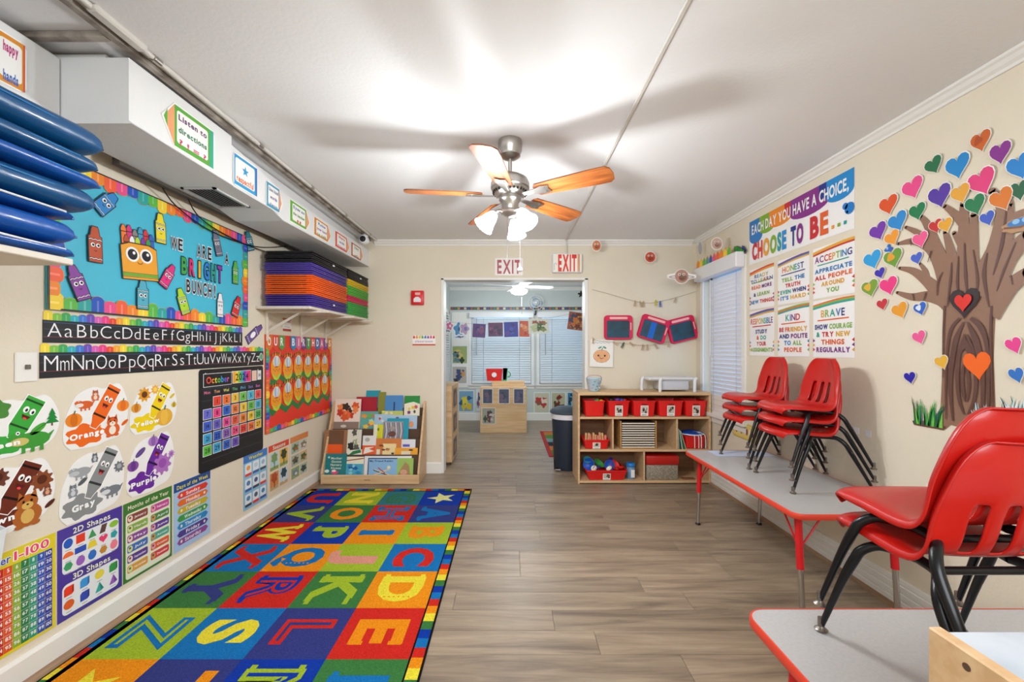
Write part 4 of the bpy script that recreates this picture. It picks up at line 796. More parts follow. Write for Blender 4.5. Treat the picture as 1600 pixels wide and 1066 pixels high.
splat('color_cutout', 92, 194, 698, 814, 'Gray', '#8b8f90', '#2f3438', [('beast', .78, .30, .13, '#7a8088', '#d8dade'), ('beast', .30, .72, .12, '#a0a4a8', '#c0c4c8'), ('animal', .18, .48, .08, '#8a9098', '#d0d4d8'), ('animal', .50, .88, .06, '#70767c', '#c8ccd0'), ('shaggy', .90, .64, .07, '#70757c', '#a8acb0'), ('leaf', .32, .58, .07, '#5a6068', '#3a3e44')], 'gray crayon splat cutout with a donkey and mice', 7)
splat('color_cutout', 197, 272, 674, 774, 'Purple', '#6a2a9c', '#22103a', [('shaggy', .72, .42, .15, '#b070c0', '#9a50b0'), ('leaf', .26, .74, .10, '#6a3a9a', '#3a8a3a'), ('round', .52, .88, .09, '#b080c8', '#9060b0'), ('round', .12, .54, .09, '#8a50a8', '#6a3a90'), ('flower', .92, .56, .07, '#c090d0', '#a060b8')], 'purple crayon splat cutout with a jellyfish and an eggplant', 8)
# ---------------------------------------------------------------- pencil signs on the duct
def duct_sign(name, x0, x1, z0, z1, xf, body, lab, lines, tip='l', star=False):
    ya, yb = F * xf / (x0 - U0), F * xf / (x1 - U0); W_, h = yb - ya, z1 - z0; tw = W_ * .22
    if tip == 'l': out = [(0, h * .55), (tw, 0), (W_ - .02, 0), (W_, .02), (W_, h - .02), (W_ - .02, h), (tw, h)]
    elif tip == 'r': out = [(.015, 0), (W_ - tw, 0), (W_, h * .45), (W_ - tw, h), (.015, h), (0, h - .015), (0, .015)]
    else: out = rr_pts(0, 0, W_, h, .02)
    c = Cv(W_, h, '#f6f6f4', .0012, outline=out); e = .006
    if tip == 'l':
        c.poly([(e * 2, h * .55), (tw, e), (tw, h - e)], '#e8a070', 1); c.poly([(e * 2, h * .55), (tw * .45, h * .36), (tw * .45, h * .76)], body, 2); a, b_ = tw, W_ - W_ * .10; c.rect(W_ - W_ * .10, e, W_ - e, h - e, '#3aa88a' if body != '#e0902a' else '#d8502a', 1)
    elif tip == 'r':
        c.poly([(W_ - tw, e), (W_ - e * 2, h * .45), (W_ - tw, h - e)], '#e8a070', 1); a, b_ = W_ * .08, W_ - tw; c.rect(e, e, W_ * .08, h - e, body, 1)
    else: a, b_ = e, W_ - W_ * .10; c.rect(W_ - W_ * .10, e, W_ - e, h - e, '#3a6ab8', 1)
    c.rect(a, e, b_, h - e, body, 1); c.rrect(a + W_ * .04, h * .14, b_ - W_ * .04, h * .88, .012, '#f4f2ee', 2)
    cx = (a + b_) / 2; wi = (b_ - a) * .80
    if star: c.star(cx, h * .60, h * .17, '#2a9ad0', 3)
    n = len(lines)
    for i, (t, cc) in enumerate(lines):
        y = h * (.74 - .56 * (i + .0) / max(n - 1, 1)) if not star else h * .27; c.text(t, cx, y, h * (.50 / max(n, 2)) * .74, cc, w=wi * min(1, .12 * len(t) + .12), l=4, bold=.035)
    c.build(name, basis((xf + .0015, ya, z0), (0, 1, 0), (0, 0, 1)), None, PRINT, lab, 'sign')
duct_sign('pencil_sign', -20, 41, 2.225, 2.405, -1.74, '#e0902a', 'orange pencil sign on the nearest duct section over the blue mats', [('happy', '#c02a7a'), ('hands', '#3a6ab8')])
duct_sign('pencil_sign', 251, 334, 2.205, 2.40, -1.48, '#5aa83a', 'green pencil sign reading Listen to directions', [('Listen to', '#5a3a6a'), ('directions', '#2a7a5a'), ('? ! = ?', '#c84a6a')])
duct_sign('pencil_sign', 364, 402, 2.20, 2.375, -1.483, '#2a9ad0', 'blue square sign with a star reading Be respectful', [('respectful', '#e0703a')], None, True)
duct_sign('pencil_sign', 415, 441, 2.185, 2.345, -1.4838, '#4a9ab8', 'small blue pencil sign, third from the near end of the long duct', [('Use kind', '#3a5a8a'), ('words', '#4a4a9a'), ('always', '#5a8ab0')], 'r')
duct_sign('pencil_sign', 452, 484, 2.185, 2.34, -1.4975, '#6ab03a', 'light green pencil sign, fourth along the long duct', [('Eyes on', '#3a6aa8'), ('the teacher', '#3a8a4a'), ('!!', '#d84a3a')], 'r')
duct_sign('pencil_sign', 490, 517, 2.19, 2.335, -1.4985, '#d88a2a', 'yellow-orange pencil sign, fifth along the long duct', [('Raise', '#3a6ab0'), ('your hand', '#7a3a9a'), ('to talk', '#3a8a4a')], 'r')
duct_sign('pencil_sign', 523, 546, 2.195, 2.34, -1.5005, '#d8502a', 'red pencil sign next to last at the far end of the duct', [('Share', '#c04a4a'), ('with', '#3a6a9a'), ('friends', '#c04a8a')], 'r')
duct_sign('pencil_sign', 548, 567, 2.20, 2.34, -1.505, '#b0562a', 'rust red pencil sign at the far end of the duct below the camera', [('Stay', '#6a8a5a'), ('safe', '#8a5a4a')], 'r')
# ================================================================ wall shelves with nap mats
M_SHELF = mat('cream_shelf_paint', '#d9d0c2', 0.5)
def wall_shelf(y0, y1, zt, label, xf=-1.50, br=()):
    s = empty('wall_shelf', (XL, (y0 + y1) / 2, zt), label, 'shelf')
    mk('board', MB().box(XL + .001, xf, y0, y1, zt - .022, zt, .003), M_SHELF, s)
    for yy in br:
        mb = MB(); mb.box(XL + .001, XL + .022, yy - .012, yy + .012, zt - .26, zt - .022, .003); mb.box(XL + .001, xf + .08, yy - .010, yy + .010, zt - .04, zt - .022, .002); mb.prism([(XL + .02, yy - .004, zt - .20), (XL + .02, yy - .004, zt - .17), (XL + .26, yy - .004, zt - .036), (XL + .285, yy - .004, zt - .036)], (0, .008, 0)); mk('bracket', mb, M_SHELF, s)
    return s
wall_shelf(0.25, 1.37, 1.612, 'white wall shelf under the plump blue mats, at the near left', -1.45, (0.6,))
wall_shelf(3.09, YB - .005, 1.640, 'cream wall shelf holding the striped stacks of folded mats', -1.50, (3.22, 3.75, 4.25))
# soft blue rest mats
def mat_m(name, col, r=0.35): return mat(name, col, r, noise=.12, nscale=5, bump=.4, bscale=14, coat=.15)
M_BLU = mat_m('blue_vinyl', '#0b54a8'); M_BLU2 = mat_m('teal_blue_vinyl', '#0a4f82')
def soft_mat(yend, z0, z1, xf, mt, label, piping=None, pinch=.05):
    n = 10; rr = []; ys = [0.28, 0.7, 1.0, 1.2, yend - .07, yend - .035, yend - .018, yend - .006, yend - .001, yend]; fac = [1, 1, 1, 1, 1, .97, .90, .74, .55, .40]; zc = (z0 + z1) / 2; hh = (z1 - z0) / 2
    for Y, f in zip(ys, fac):
        wob = .004 * math.sin(Y * 17 + z0 * 30)
        prof = []
        for k in range(20):
            a = 2 * PI * k / 20; ca, sa = math.cos(a), math.sin(a); px = (abs(ca) ** .35) * (1 if ca > 0 else -1); pz = (abs(sa) ** .8) * (1 if sa > 0 else -1)
            prof.append(Vector(((XL + .01 + xf) / 2 + (xf - XL - .01) / 2 * px + (wob - .015 * (1 - f)) * (ca > 0), Y, zc + hh * f * pz - .012 * (1 - f) * 1.2)))
        rr.append(prof)
    o = mk('rest_mat', MB().rings(rr), mt, None, label, 'mat', 'plump blue rest mats on the near shelf', smooth=60)
    if piping:
        q = MB(); q.tube([(xf - .002, 0.28, z1 - hh * .35), (xf, 1.0, z1 - hh * .35), (xf - .002, yend - .03, zc + .004), (xf - .03, yend + .004, zc)], .0035, 6); mk('piping', q, mat('white_piping', '#e8ecf0', .4), o, smooth=True)
    else:
        q = MB(); q.tube([(xf - .004, 0.28, zc + hh * .3), (xf - .004, yend - .06, zc + hh * .3)], .002, 6); mk('seam', q, mat('seam_blue', '#3a86c4', .4), o)
    q = MB(); q.box(xf - .16, xf - .02, yend - .004, yend + .018, zc - .010, zc - .002, .002); mk('end_tab', q, mt, o)
    return o
zs = [1.614, 1.655, 1.735, 1.765, 1.850, 1.905, 1.975, 2.065]
soft_mat(1.375, 1.614, 1.655, -1.45, M_BLU, 'bottom thin bright blue mat with white piping on the near shelf', True)
soft_mat(1.385, 1.655, 1.742, -1.45, M_BLU, 'second bright blue mat from the bottom of the near stack', False)
soft_mat(1.375, 1.742, 1.775, -1.45, M_BLU, 'thin bright blue mat with white piping, third from the bottom of the near stack', True)
soft_mat(1.435, 1.775, 1.868, -1.44, M_BLU2, 'fat shiny blue mat in the middle of the near stack', False)
soft_mat(1.455, 1.868, 1.922, -1.44, M_BLU, 'wrinkled blue mat third from the top of the near stack', False)
soft_mat(1.445, 1.922, 1.985, -1.44, M_BLU2, 'wrinkled teal blue mat second from the top of the near stack', False)
soft_mat(1.465, 1.985, 2.085, -1.44, M_BLU2, 'topmost teal blue mat of the near stack with a glossy ridge', False)
# folded striped mats
def fold_mat(y0, y1, z0, z1, col, label, tg=False, xf=-1.50, panels=2):
    cm = mat('vinyl_' + col.strip('#'), col, .4, bump=.15, bscale=30)
    o = empty('folded_mat', ((XL + xf) / 2, (y0 + y1) / 2, z0), label, 'mat'); h = (z1 - z0) / panels; x0 = -1.87
    for i in range(panels):
        a = z0 + i * h; dy = random.uniform(0, .006); mk('panel', MB().box(x0 + random.uniform(0, .01), xf - .002 + random.uniform(-.004, .003), y0 + dy, y1 - dy, a + .001, a + h - .001, .007, 2), cm, o, smooth=True)
    mk('fold_gap_shade', MB().box(x0 + .05, xf - .05, y0 - .0015, y0 + .004, z0 + h * .9, z0 + h * 1.1), mat('vinyl_dark_seam', '#1c1520', .7), o)  # dark strip paints in the shade of the gap between folded panels
    if tg: mk('care_tag', MB().box(xf, xf + .002, (y0 + y1) / 2 + .02, (y0 + y1) / 2 + .055, z0 + h * .7, z0 + h * 1.6), M_WPLAS, o)
    return o
z = 1.642; hh = .0
for (n, nm, col, tgs) in ((3, 'purple', '#4a3390', 1), (5, 'orange', '#f0641a', -1), (3, 'violet', '#53409c', -1), (3, 'black', '#1c1b1e', 1)):
    for i in range(n):
        h = .0305; pos = ['lowest', 'second', 'third', 'fourth', 'topmost'][i] if i < n - 1 else 'topmost'
        where = {'purple': 'bottom purple layer', 'orange': 'orange layer', 'violet': 'upper violet layer', 'black': 'black layer on top'}[nm]
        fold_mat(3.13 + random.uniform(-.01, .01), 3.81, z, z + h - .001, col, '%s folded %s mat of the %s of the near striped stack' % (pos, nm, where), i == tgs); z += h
z = 1.642
for (n, nm, col, tgs) in ((4, 'lime green', '#3fae4a', -1), (2, 'pink red', '#d42a5a', -1), (3, 'grass green', '#58b838', -1), (2, 'yellow', '#e0bc10', -1), (3, 'black', '#1a191c', 1)):
    for i in range(n):
        h = .0305; pos = ['lowest', 'second', 'third', 'fourth'][i] if i < n - 1 else 'topmost'
        where = {'lime green': 'bottom green layer', 'pink red': 'pink layer', 'grass green': 'upper green layer', 'yellow': 'yellow layer', 'black': 'black top layer'}[nm]
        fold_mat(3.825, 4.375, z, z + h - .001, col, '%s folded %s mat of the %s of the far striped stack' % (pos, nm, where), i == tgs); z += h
c = Cv(.13, .11, '#f2efe8', .001); c.rect(.0, .095, .13, .11, '#b03a2a'); c.rect(0, 0, .13, .02, '#b03a2a')
for i in range(6): c.poly([(.008 + .02 * i, .075), (.02 + .02 * i, .075), (.02 + .02 * i, .1), (.014 + .02 * i, .108), (.008 + .02 * i, .1)], RB[i], 2)
c.rect(.02, .035, .11, .038, '#888888', 2); c.build('name_sign', onL(3.46, 1.47), None, PRINT, 'small cream sign with a row of crayons under the far mat shelf', 'sign')
# ================================================================ back wall things
f = empty('fire_alarm', (BX(653), YB, BZ(476)), 'red fire alarm pull box with a white handle on the back wall', 'fire alarm')
mk('alarm_box', MB().box(BX(643.5), BX(663), YB - .045, YB - .001, BZ(477), BZ(455), .008, 2), M_REDP, f, smooth=True)
mk('pull_handle', MB().prism([(BX(648), YB - .046, BZ(473)), (BX(659), YB - .046, BZ(473)), (BX(659), YB - .046, BZ(468)), (BX(655.5), YB - .046, BZ(465)), (BX(651.5), YB - .046, BZ(465)), (BX(648), YB - .046, BZ(468))], (0, -.010, 0)), M_WPLAS, f)
mk('word_plate', MB().box(BX(650), BX(658), YB - .047, YB - .045, BZ(462), BZ(458)), mat('pale_pink', '#e8b0a8', .5), f)
c = Cv(.245, .115, '#f2efe8', .001, outline=[(0, 0), (.245, 0), (.245, .095), (.22, .115), (.2, .095), (.19, .095), (.17, .115), (.15, .095), (.14, .095), (.12, .115), (.10, .095), (.09, .095), (.07, .115), (.05, .095), (.045, .095), (.025, .115), (0, .095)][::1])
for i, cc in enumerate(['#d83a2a', '#e8902a', '#e8c02a', '#4aa84a', '#3a70c0', '#7a4aa0', '#d84a8a', '#c83a2a']): c.poly([(.006 + .03 * i, .075), (.028 + .03 * i, .075), (.028 + .03 * i, .092), (.017 + .03 * i, .108), (.006 + .03 * i, .092)], cc, 1)
c.rect(0, 0, .245, .015, '#c84a2a'); c.text('classroom', .122, .045, .022, '#a88ac0', w=.19); c.build('name_sign', onB(BX(644.5), BZ(540)), None, PRINT, 'small sign of crayon tips beside the opening below the fire alarm', 'sign')
# exit signs
c = Cv(BX(817) - BX(773.5), BZ(403.5) - BZ(430.5), '#f2eeea', .006, outline=rr_pts(0, 0, BX(817) - BX(773.5), BZ(403.5) - BZ(430.5), .01)); c.text('EXIT', c.w / 2, c.h / 2 - .002, c.h * .74, '#b3545c', w=c.w * .84, bold=.03, gap=.12)
c.build('exit_sign', onB(BX(773.5), BZ(430.5)), None, GLOSS, 'flat EXIT sign with dull red letters over the middle of the opening', 'exit sign')
ex = empty('exit_sign', (BX(885), YB, BZ(428)), 'boxy EXIT sign with bright red letters and an orange end, fed by the conduit', 'exit sign')
x0, x1, z0, z1 = BX(862.5), BX(908), BZ(427.5), BZ(398.5)
mk('sign_box', MB().box(x0, x1, YB - .062, YB - .001, z0, z1, .006), M_WPLAS, ex)
c = Cv(x1 - x0 - .016, z1 - z0 - .014, '#f4efe6', .001); c.text('EXIT', c.w * .50, c.h / 2, c.h * .86, '#e0382a', w=c.w * .66, bold=.045, gap=.1); c.rect(c.w * .86, 0, c.w * .95, c.h, '#d8a078', 1); c.line([(c.w * .03, c.h * .1), (c.w * .03, c.h * .45), (c.w * .08, c.h * .5), (c.w * .12, c.h * .4)], .004, '#7a7a88', 2)
c.build('sign_face', onB(x0 + .008, z0 + .007, .063), ex, GLOSS)
# hanging paper planets
def planet(px, py, rp, col, dk, label, Y, ringp=False, face=True, flat=0.0):
    x, z, r_ = BX(px, Y), BZ(py, Y), rp * Y / F
    e = empty('hanging_planet', (x, Y, z), label, 'decoration')
    c = Cv(1, 1, '#f6f2ec', .0012, outline=[((r_ + .006) * (1 - flat) * math.cos(t) * (2.0 if ringp and abs(math.sin(t)) < .25 else 1), (r_ + .006) * math.sin(t)) for t in [2 * PI * k / 28 for k in range(28)]])
    if ringp: c.ell(0, -.1 * r_, r_ * 1.95, r_ * .30, '#b8a8a8', 1, 24); c.ell(0, -.1 * r_, r_ * 1.55, r_ * .16, '#e8e4e0', 2, 20)
    c.ell(0, 0, r_ * (1 - flat), r_, col, 3, 24); c.ell(r_ * .15 * (1 - flat), -r_ * .2, r_ * .6 * (1 - flat), r_ * .5, dk, 4, 16)
    for s_ in (-.35, .3): c.ell(s_ * r_ * (1 - flat), r_ * .28, r_ * .2 * (1 - flat), r_ * .2, '#f0e8e0', 5, 10); c.ell(s_ * r_ * (1 - flat), r_ * .26, r_ * .1 * (1 - flat), r_ * .11, '#2a1a14', 6, 8)
    c.line([(-r_ * .3, -r_ * .25), (0, -r_ * .42), (r_ * .3, -r_ * .25)], r_ * .1, '#4a2018', 6)
    c.build('paper_disc', basis((x, Y, z), (1, 0, 0), (0, 0, 1)), e)
    mk('thread', MB().cyl((x, Y - .0, z + r_), (x, Y, ZC - .001), .0006, n=4), mat('clear_thread', '#dcdcdc', .3), e)
planet(932, 384, 8, '#c8784a', '#a85a34', 'orange brown paper planet hung right of the EXIT box sign', 4.15, flat=.18)
planet(1016, 402, 8, '#c8502e', '#a83a22', 'small brick red paper planet hung near the middle of the back wall top', 4.30)
planet(1065, 432, 10.5, '#b88a78', '#8a6252', 'ringed brown paper planet hung near the window corner', 4.0, True)
planet(1120, 381, 9, '#c8a898', '#a88070', 'pale spotted paper planet hung over the window valance', 3.6, flat=.1)
c = empty('hanging_planet', (BX(1094, 4.1), 4.1, BZ(392, 4.1)), 'grey sliver of a paper planet seen edge on in the window corner', 'decoration')
cv = Cv(1, 1, '#a8a8ae', .0012, outline=[(.018 * math.cos(t), .062 * math.sin(t)) for t in [2 * PI * k / 20 for k in range(20)]]); cv.build('paper_disc', basis((BX(1094, 4.1), 4.1, BZ(388, 4.1)), (1, 0, 0), (0, 0, 1)), c)
mk('thread', MB().cyl((BX(1094, 4.1), 4.1, BZ(388, 4.1) + .06), (BX(1094, 4.1), 4.1, ZC - .001), .0006, n=4), mat('clear_thread'), c)
# clotheslines with pegs
M_STRING = mat('grey_twine', '#8d8576', .8); M_PEG = mat('peg_wood', '#c4ab84', .7)
def line_pts(pts): return smooth_path([(BX(x), YB - .022, BZ(y)) for x, y in pts], 6)
def peg(x, y, col, ang, label):
    e = empty('clothes_peg', (BX(x), YB - .03, BZ(y)), label, 'clothes peg', 'clothes pegs on the two strings'); M = Matrix.Translation((BX(x), YB - .026, BZ(y))) @ Matrix.Rotation(R(ang), 4, 'Y')
    for s_ in (-1, 1):
        mb = MB(); mb.M = M; mb.prism([(s_ * .001, 0, .014), (s_ * .006, 0, .012), (s_ * .008, 0, -.01), (s_ * .011, 0, -.05), (s_ * .006, 0, -.052), (s_ * .001, 0, -.012)], (0, -.009, 0)); mk('peg_arm', mb, col, e)
    mb = MB(); mb.M = M; mb.cyl((-.004, -.012, -.008), (.004, -.012, -.008), .003, n=6); mk('spring', mb, M_STEEL, e)
mk('clothesline', MB().tube(line_pts([(925, 453), (955, 461), (990, 471), (1015, 474), (1045, 468), (1087, 456)]), .0016, 5), M_STRING, None, 'upper grey string with clothes pegs on the back wall', 'string')
mk('clothesline', MB().tube(line_pts([(925, 527), (930, 532), (958, 535), (985, 538), (1010, 540), (1035, 536), (1045, 533)]), .0016, 5), M_STRING, None, 'lower grey string behind the pink tablets', 'string')
MY, MBL, MGR = mat('peg_yellow', '#d8c81e', .5), mat('peg_blue', '#1f6ab8', .5), mat('peg_green', '#2a5a34', .5)
for (x, y, m_, a, lab) in [(991, 472, M_PEG, 4, 'wooden peg at the left of the upper string'), (999, 473, M_PEG, -14, 'wooden peg leaning left on the upper string, left of the yellow one'), (1004, 473, M_PEG, 3, 'upright wooden peg just left of the yellow peg'), (1023, 471, MY, 0, 'yellow clothes peg on the upper string'), (1030, 473, MBL, 0, 'blue clothes peg on the upper string'), (1054, 467, M_PEG, 14, 'wooden peg at the right of the upper string'),
    (973, 537, MGR, 25, 'dark green peg on the lower string'), (984, 536, M_PEG, -50, 'wooden peg tilted flat beside the green peg'), (1003, 540, M_PEG, 6, 'wooden peg under the left edge of the middle tablet, left of a pair'), (1010, 540, M_PEG, 0, 'wooden peg under the middle tablet, right of a pair'), (1022, 539, M_PEG, -35, 'tilted wooden peg under the middle tablet'), (1043, 535, M_PEG, 0, 'wooden peg between middle and right tablets'), (926, 530, M_PEG, 0, 'wooden peg holding the left corner of the face drawing'), (958, 535, M_PEG, -60, 'wooden peg at the right corner of the face drawing')]:
    peg(x, y, m_, a, lab)
# pink toy tablets
M_PINK = mat('magenta_plastic', '#d8164e', .35); M_SCR = mat('dark_screen', '#2b3940', .25, noise=.4, nscale=6, color2='#1f5670')
def tablet(x, y, ang, label, blue=0, dd=0.0):
    w2, h2 = .150, .128; e = empty('toy_tablet', (BX(x), YB - .02, BZ(y)), label, 'tablet'); M = Matrix.Translation((BX(x), YB - .026 - dd, BZ(y))) @ Matrix.Rotation(R(ang), 4, 'Y')
    mb = MB(); mb.M = M; o_ = rr_pts(-w2, -h2, w2, h2, .035, 5); i_ = rr_pts(-w2 + .026, -h2 + .018, w2 - .034, h2 - .056, .01, 5)
    mb.rings([[Vector((p[0], .012, p[1])) for p in o_], [Vector((p[0], -.010, p[1])) for p in o_], [Vector((p[0] * .975, -.016, p[1] * .975)) for p in o_], [Vector((p[0], -.014, p[1])) for p in i_], [Vector((p[0], -.006, p[1])) for p in i_], [Vector((p[0], .012, p[1])) for p in i_]], True, False, False); mk('case', mb, M_PINK, e, smooth=True)
    mb = MB(); mb.M = M; mb.box(-w2 + .02, w2 - .03, -.007, .010, -h2 + .015, h2 - .05); mk('screen', mb, M_SCR, e)
    mb = MB(); mb.M = M; mb.prism([(p[0], -.0165, p[1]) for p in rr_pts(-w2 + .055, h2 - .042, w2 - .055, h2 - .018, .01, 3)], (0, -.002, 0)); mk('handle_strip', mb, mat('pale_pink_strip', '#f2b8b4', .4), e)
    if blue: mb = MB(); mb.M = M; mb.box(-.04, .02, -.009, -.0071, -h2 + .022, h2 - .06); mk('blue_stripe', mb, mat('bright_blue_print', '#1266c8', .4), e)
    mb = MB(); mb.M = M; mb.prism([(p[0], -.0165, p[1]) for p in rr_pts(w2 - .027, -.03, w2 - .016, .05, .005, 3)], (0, -.002, 0)); mk('side_strip', mb, mat('pale_pink_strip'), e)
tablet(965, 512, 0, 'magenta toy tablet hanging straight, left of the three'); tablet(1018, 514.5, 17, 'magenta toy tablet tilted clockwise with a blue stripe, middle of three', 1, .03); tablet(1064, 515, -14, 'magenta toy tablet tilted the other way, right of the three')
# face drawing
c = Cv(.245, .29, '#f1efe9', .001); cx, cy = .122, .115
c.ell(cx, cy, .088, .068, '#2e2a28', 1, 24); c.ell(cx, cy, .085, .065, '#eeb98c', 2, 24)
for q in (-.5, 0, .5): c.ell(cx + q * .09, cy, .026, .064, '#e8ab7c', 3, 16)
for q in (-.035, .035): c.ell(cx + q, cy + .006, .009, .011, '#1c1c20', 5, 10)
c.line([(cx - .018, cy - .018), (cx, cy - .027), (cx + .018, cy - .018)], .005, '#2a2020', 5); c.line([(cx, .18), (cx + .01, .205)], .008, '#4a6a6a', 4); c.ell(cx - .02, .205, .022, .010, '#5f9a8a', 4, 10, .5); c.ell(cx + .03, .208, .022, .010, '#5f9a8a', 4, 10, -.5)
for i in range(9): c.rect(.03 + .02 * i, .25 + .006 * (i % 2), .042 + .02 * i, .256 + .006 * (i % 2), '#8a8a9a', 2)
for i in range(14): c.ell(.03 + .014 * i, .225 + .012 * (i % 3), .002, .002, '#7ab0d8', 2, 6)
c.build('face_drawing', basis((BX(921), YB - .018, BZ(573)), (1, 0, -.03), (0.03, 0.02, 1)), None, PRINT, 'white sheet with a smiling peach coloured face, pegged left of the tablets', 'drawing')
# ================================================================ open shelf unit with bins
SY, SX0, SX1 = 4.02, BX(903, 4.02), 1.962; SD = YB - .02; SZ = .897
def sx_(px): return BX(px, SY)
def sz_(py): return BZ(py, SY)
su = empty('shelf_unit', ((SX0 + SX1) / 2, (SY + SD) / 2, 0), 'low birch shelf unit with three rows of red bins against the back wall', 'shelf unit')
t = .020
mk('top_board', MB().box(SX0, SX1, SY, SD, SZ - .032, SZ, .004), M_BIRCH, su)
for x in (SX0, SX1 - t): mk('side_panel', MB().box(x, x + t, SY, SD, 0.0, SZ - .032, .003), M_BIRCH, su)
mk('back_panel', MB().box(SX0 + t, SX1 - t, SD - .012, SD - .004, .02, SZ - .032), wood('brown_back_board', '#8b6749', '#75543a'), su)
z1_, z2_, z3_ = sz_(652), sz_(703), sz_(752)
for zz in (z1_, z2_, z3_): mk('shelf_board', MB().box(SX0 + t, SX1 - t, SY + .002, SD - .012, zz - .020, zz, .002), M_BIRCH, su)
mk('toe_board', MB().box(SX0 + t, SX1 - t, SY + .03, SY + .045, .001, z3_ - .02), M_BIRCH, su)
for px, za, zb in ((958, z2_, z1_ - .02), (1058.5, z2_, z1_ - .02), (1007, z3_, z2_ - .02)): mk('divider', MB().box(sx_(px) - .008, sx_(px) + .008, SY + .006, SD - .012, za, zb, .002), M_BIRCH, su)
def bin_(px0, px1, z, h, label, d=.24, y=None, lab=True, hole=True, pic='#5a4a3a'):
    y = y or SY + .012; x0, x1 = BX(px0, y), BX(px1, y); cx = (x0 + x1) / 2; tw, bw_ = (x1 - x0) / 2, (x1 - x0) / 2 * .84; yc = y + d / 2; z += .001
    e = empty('red_bin', (cx, yc, z), label, 'bin')
    def ring(hw, hd, zz): return [Vector((cx + a, yc + b_, zz)) for a, b_ in rr_pts(-hw, -hd, hw, hd, min(.014, hw * .3), 3)]
    hd = d / 2
    mk('tub', MB().rings([ring(bw_ - .008, hd * .86 - .008, z), ring(bw_, hd * .86, z + .006), ring(tw - .006, hd - .006, z + h - .012), ring(tw, hd, z + h - .012), ring(tw, hd, z + h), ring(tw - .010, hd - .010, z + h), ring(bw_ - .006, hd * .86 - .006, z + .012)], True, True, True), M_BIN, e, smooth=40)
    fy = lambda k: yc - (hd * .86 + (hd - .006 - hd * .86) * k) - .0015
    def fq(a, b_, k0, k1, m_, nm):
        mb = MB(); mb.prism([(cx + a, fy(k0), z + h * k0), (cx + b_, fy(k0), z + h * k0), (cx + b_, fy(k1), z + h * k1), (cx + a, fy(k1), z + h * k1)], (0, -.0012, 0)); mk(nm, mb, m_, e)
    if hole: fq(-.028, .028, .74, .80, mat('bin_slot_dark', '#5e0f12', .6), 'hand_slot')
    if lab:
        k0, k1 = .04, .70; hh_ = h * (k1 - k0); c = Cv(.075, hh_, '#f2f0ec', .0006); c.rect(.006, hh_ * .26, .069, hh_ * .95, '#c8c4b8', 1)
        rd2 = random.Random(int(px0)); 
        for i in range(6): c.ell(.015 + .045 * rd2.random(), hh_ * (.35 + .45 * rd2.random()), .010, hh_ * .14, [pic, '#2a2a30', '#8a5a3a', '#d8d0c0'][i % 4], 2 + i, 8)
        c.rect(.012, hh_ * .09, .062, hh_ * .13, '#4a4a50', 2); v = Vector((0, fy(k1) - fy(k0), h * (k1 - k0)))
        c.build('picture_label', basis((cx - .0375, fy(k0) - .0014, z + h * k0), (1, 0, 0), v), e, GLOSS)
    return e, cx, yc, z + h
tops = []
for a, b_, lb, lab in ((913, 946, False, 'plain red bin without a picture label, top row far left'), (950, 985, True, 'red bin of dark toys, second in the top row'), (989, 1026, True, 'red bin with round picture label, middle of the top row'), (1029, 1069, True, 'red bin fourth in the top row of the shelf unit'), (1071, 1106, True, 'red bin at the right end of the top row')):
    tops.append(bin_(a, b_, z1_, sz_(627) - z1_, lab, lab=lb, hole=lb))
M_TOYS = [mat('toy_%s' % n_, c_, .4) for n_, c_ in (('green', '#3a9a4a'), ('yellow', '#e0c030'), ('blue', '#2456b8'), ('dark', '#24262c'), ('purple', '#5a3a98'), ('cream', '#e8dcc0'), ('red', '#d83028'), ('teal', '#2a98a8'))]
def toys(e, n, spots, names, sizes=.022):
    for i, (x, y, z, r_, mi) in enumerate(spots):
        mb = MB()
        if names == 'toy_dish':
            q = Matrix.Rotation(R(70 - 25 * (i % 4)), 4, 'X') @ Matrix.Rotation(R(30 * (i % 3) - 30), 4, 'Y'); mb.lathe([(r_ * .35, -r_ * .42), (r_ * .42, -r_ * .45), (r_ * .8, -r_ * .2), (r_, r_ * .1), (r_ * .95, r_ * .12), (r_ * .72, -r_ * .12), (r_ * .3, -r_ * .36), (.004, -r_ * .38)], (x, y, z), 18, q)
        else: mb.ball((x, y, z), (r_, r_ * .9, r_ * .7), 9, 6); mb.box(x - r_ * .3, x + r_ * .9, y - r_ * .3, y + r_ * .3, z - r_ * .2, z + r_ * .5, r_ * .15) if names != 'toy_dish' else None
        mk(names, mb, M_TOYS[mi], None, (['large ', 'upper ', 'mid-sized ', 'small ', 'middle ', 'right hand ', 'little ', 'rightmost ', 'back ', 'left front '][i] if names == 'toy_dish' else '') + ['green', 'yellow', 'blue', 'black', 'purple', 'cream', 'red', 'teal'][mi] + n, 'toy', 'small toys in ' + n.split(' in ')[-1], smooth=40)
e, cx, yc, zt = tops[0]; toys(e, ' toy piece poking out of the plain bin in the top row left', None, 'x') if False else None
toys(None, ' toy fruit poking out of the plain red bin', [(cx + .035, yc - .06, zt - .006, .026, 0), (cx + .075, yc - .05, zt - .010, .022, 1)], 'toy_fruit')
e, cx, yc, zt = tops[1]; toys(None, ' toy animal poking out of the second red bin', [(cx - .06, yc - .05, zt + .002, .028, 3), (cx + .0, yc - .06, zt + .004, .030, 4), (cx + .04, yc - .05, zt + .0, .024, 2), (cx + .075, yc - .04, zt, .020, 6)], 'toy_animal')
e, cx, yc, zt = bin_(912, 953, z2_, sz_(688) - z2_, 'red bin full of wooden letter blocks in the middle row', hole=False)
mbw = wood('toy_block_wood', '#e2b88a', '#cf9c6a'); rdk = random.Random(5)
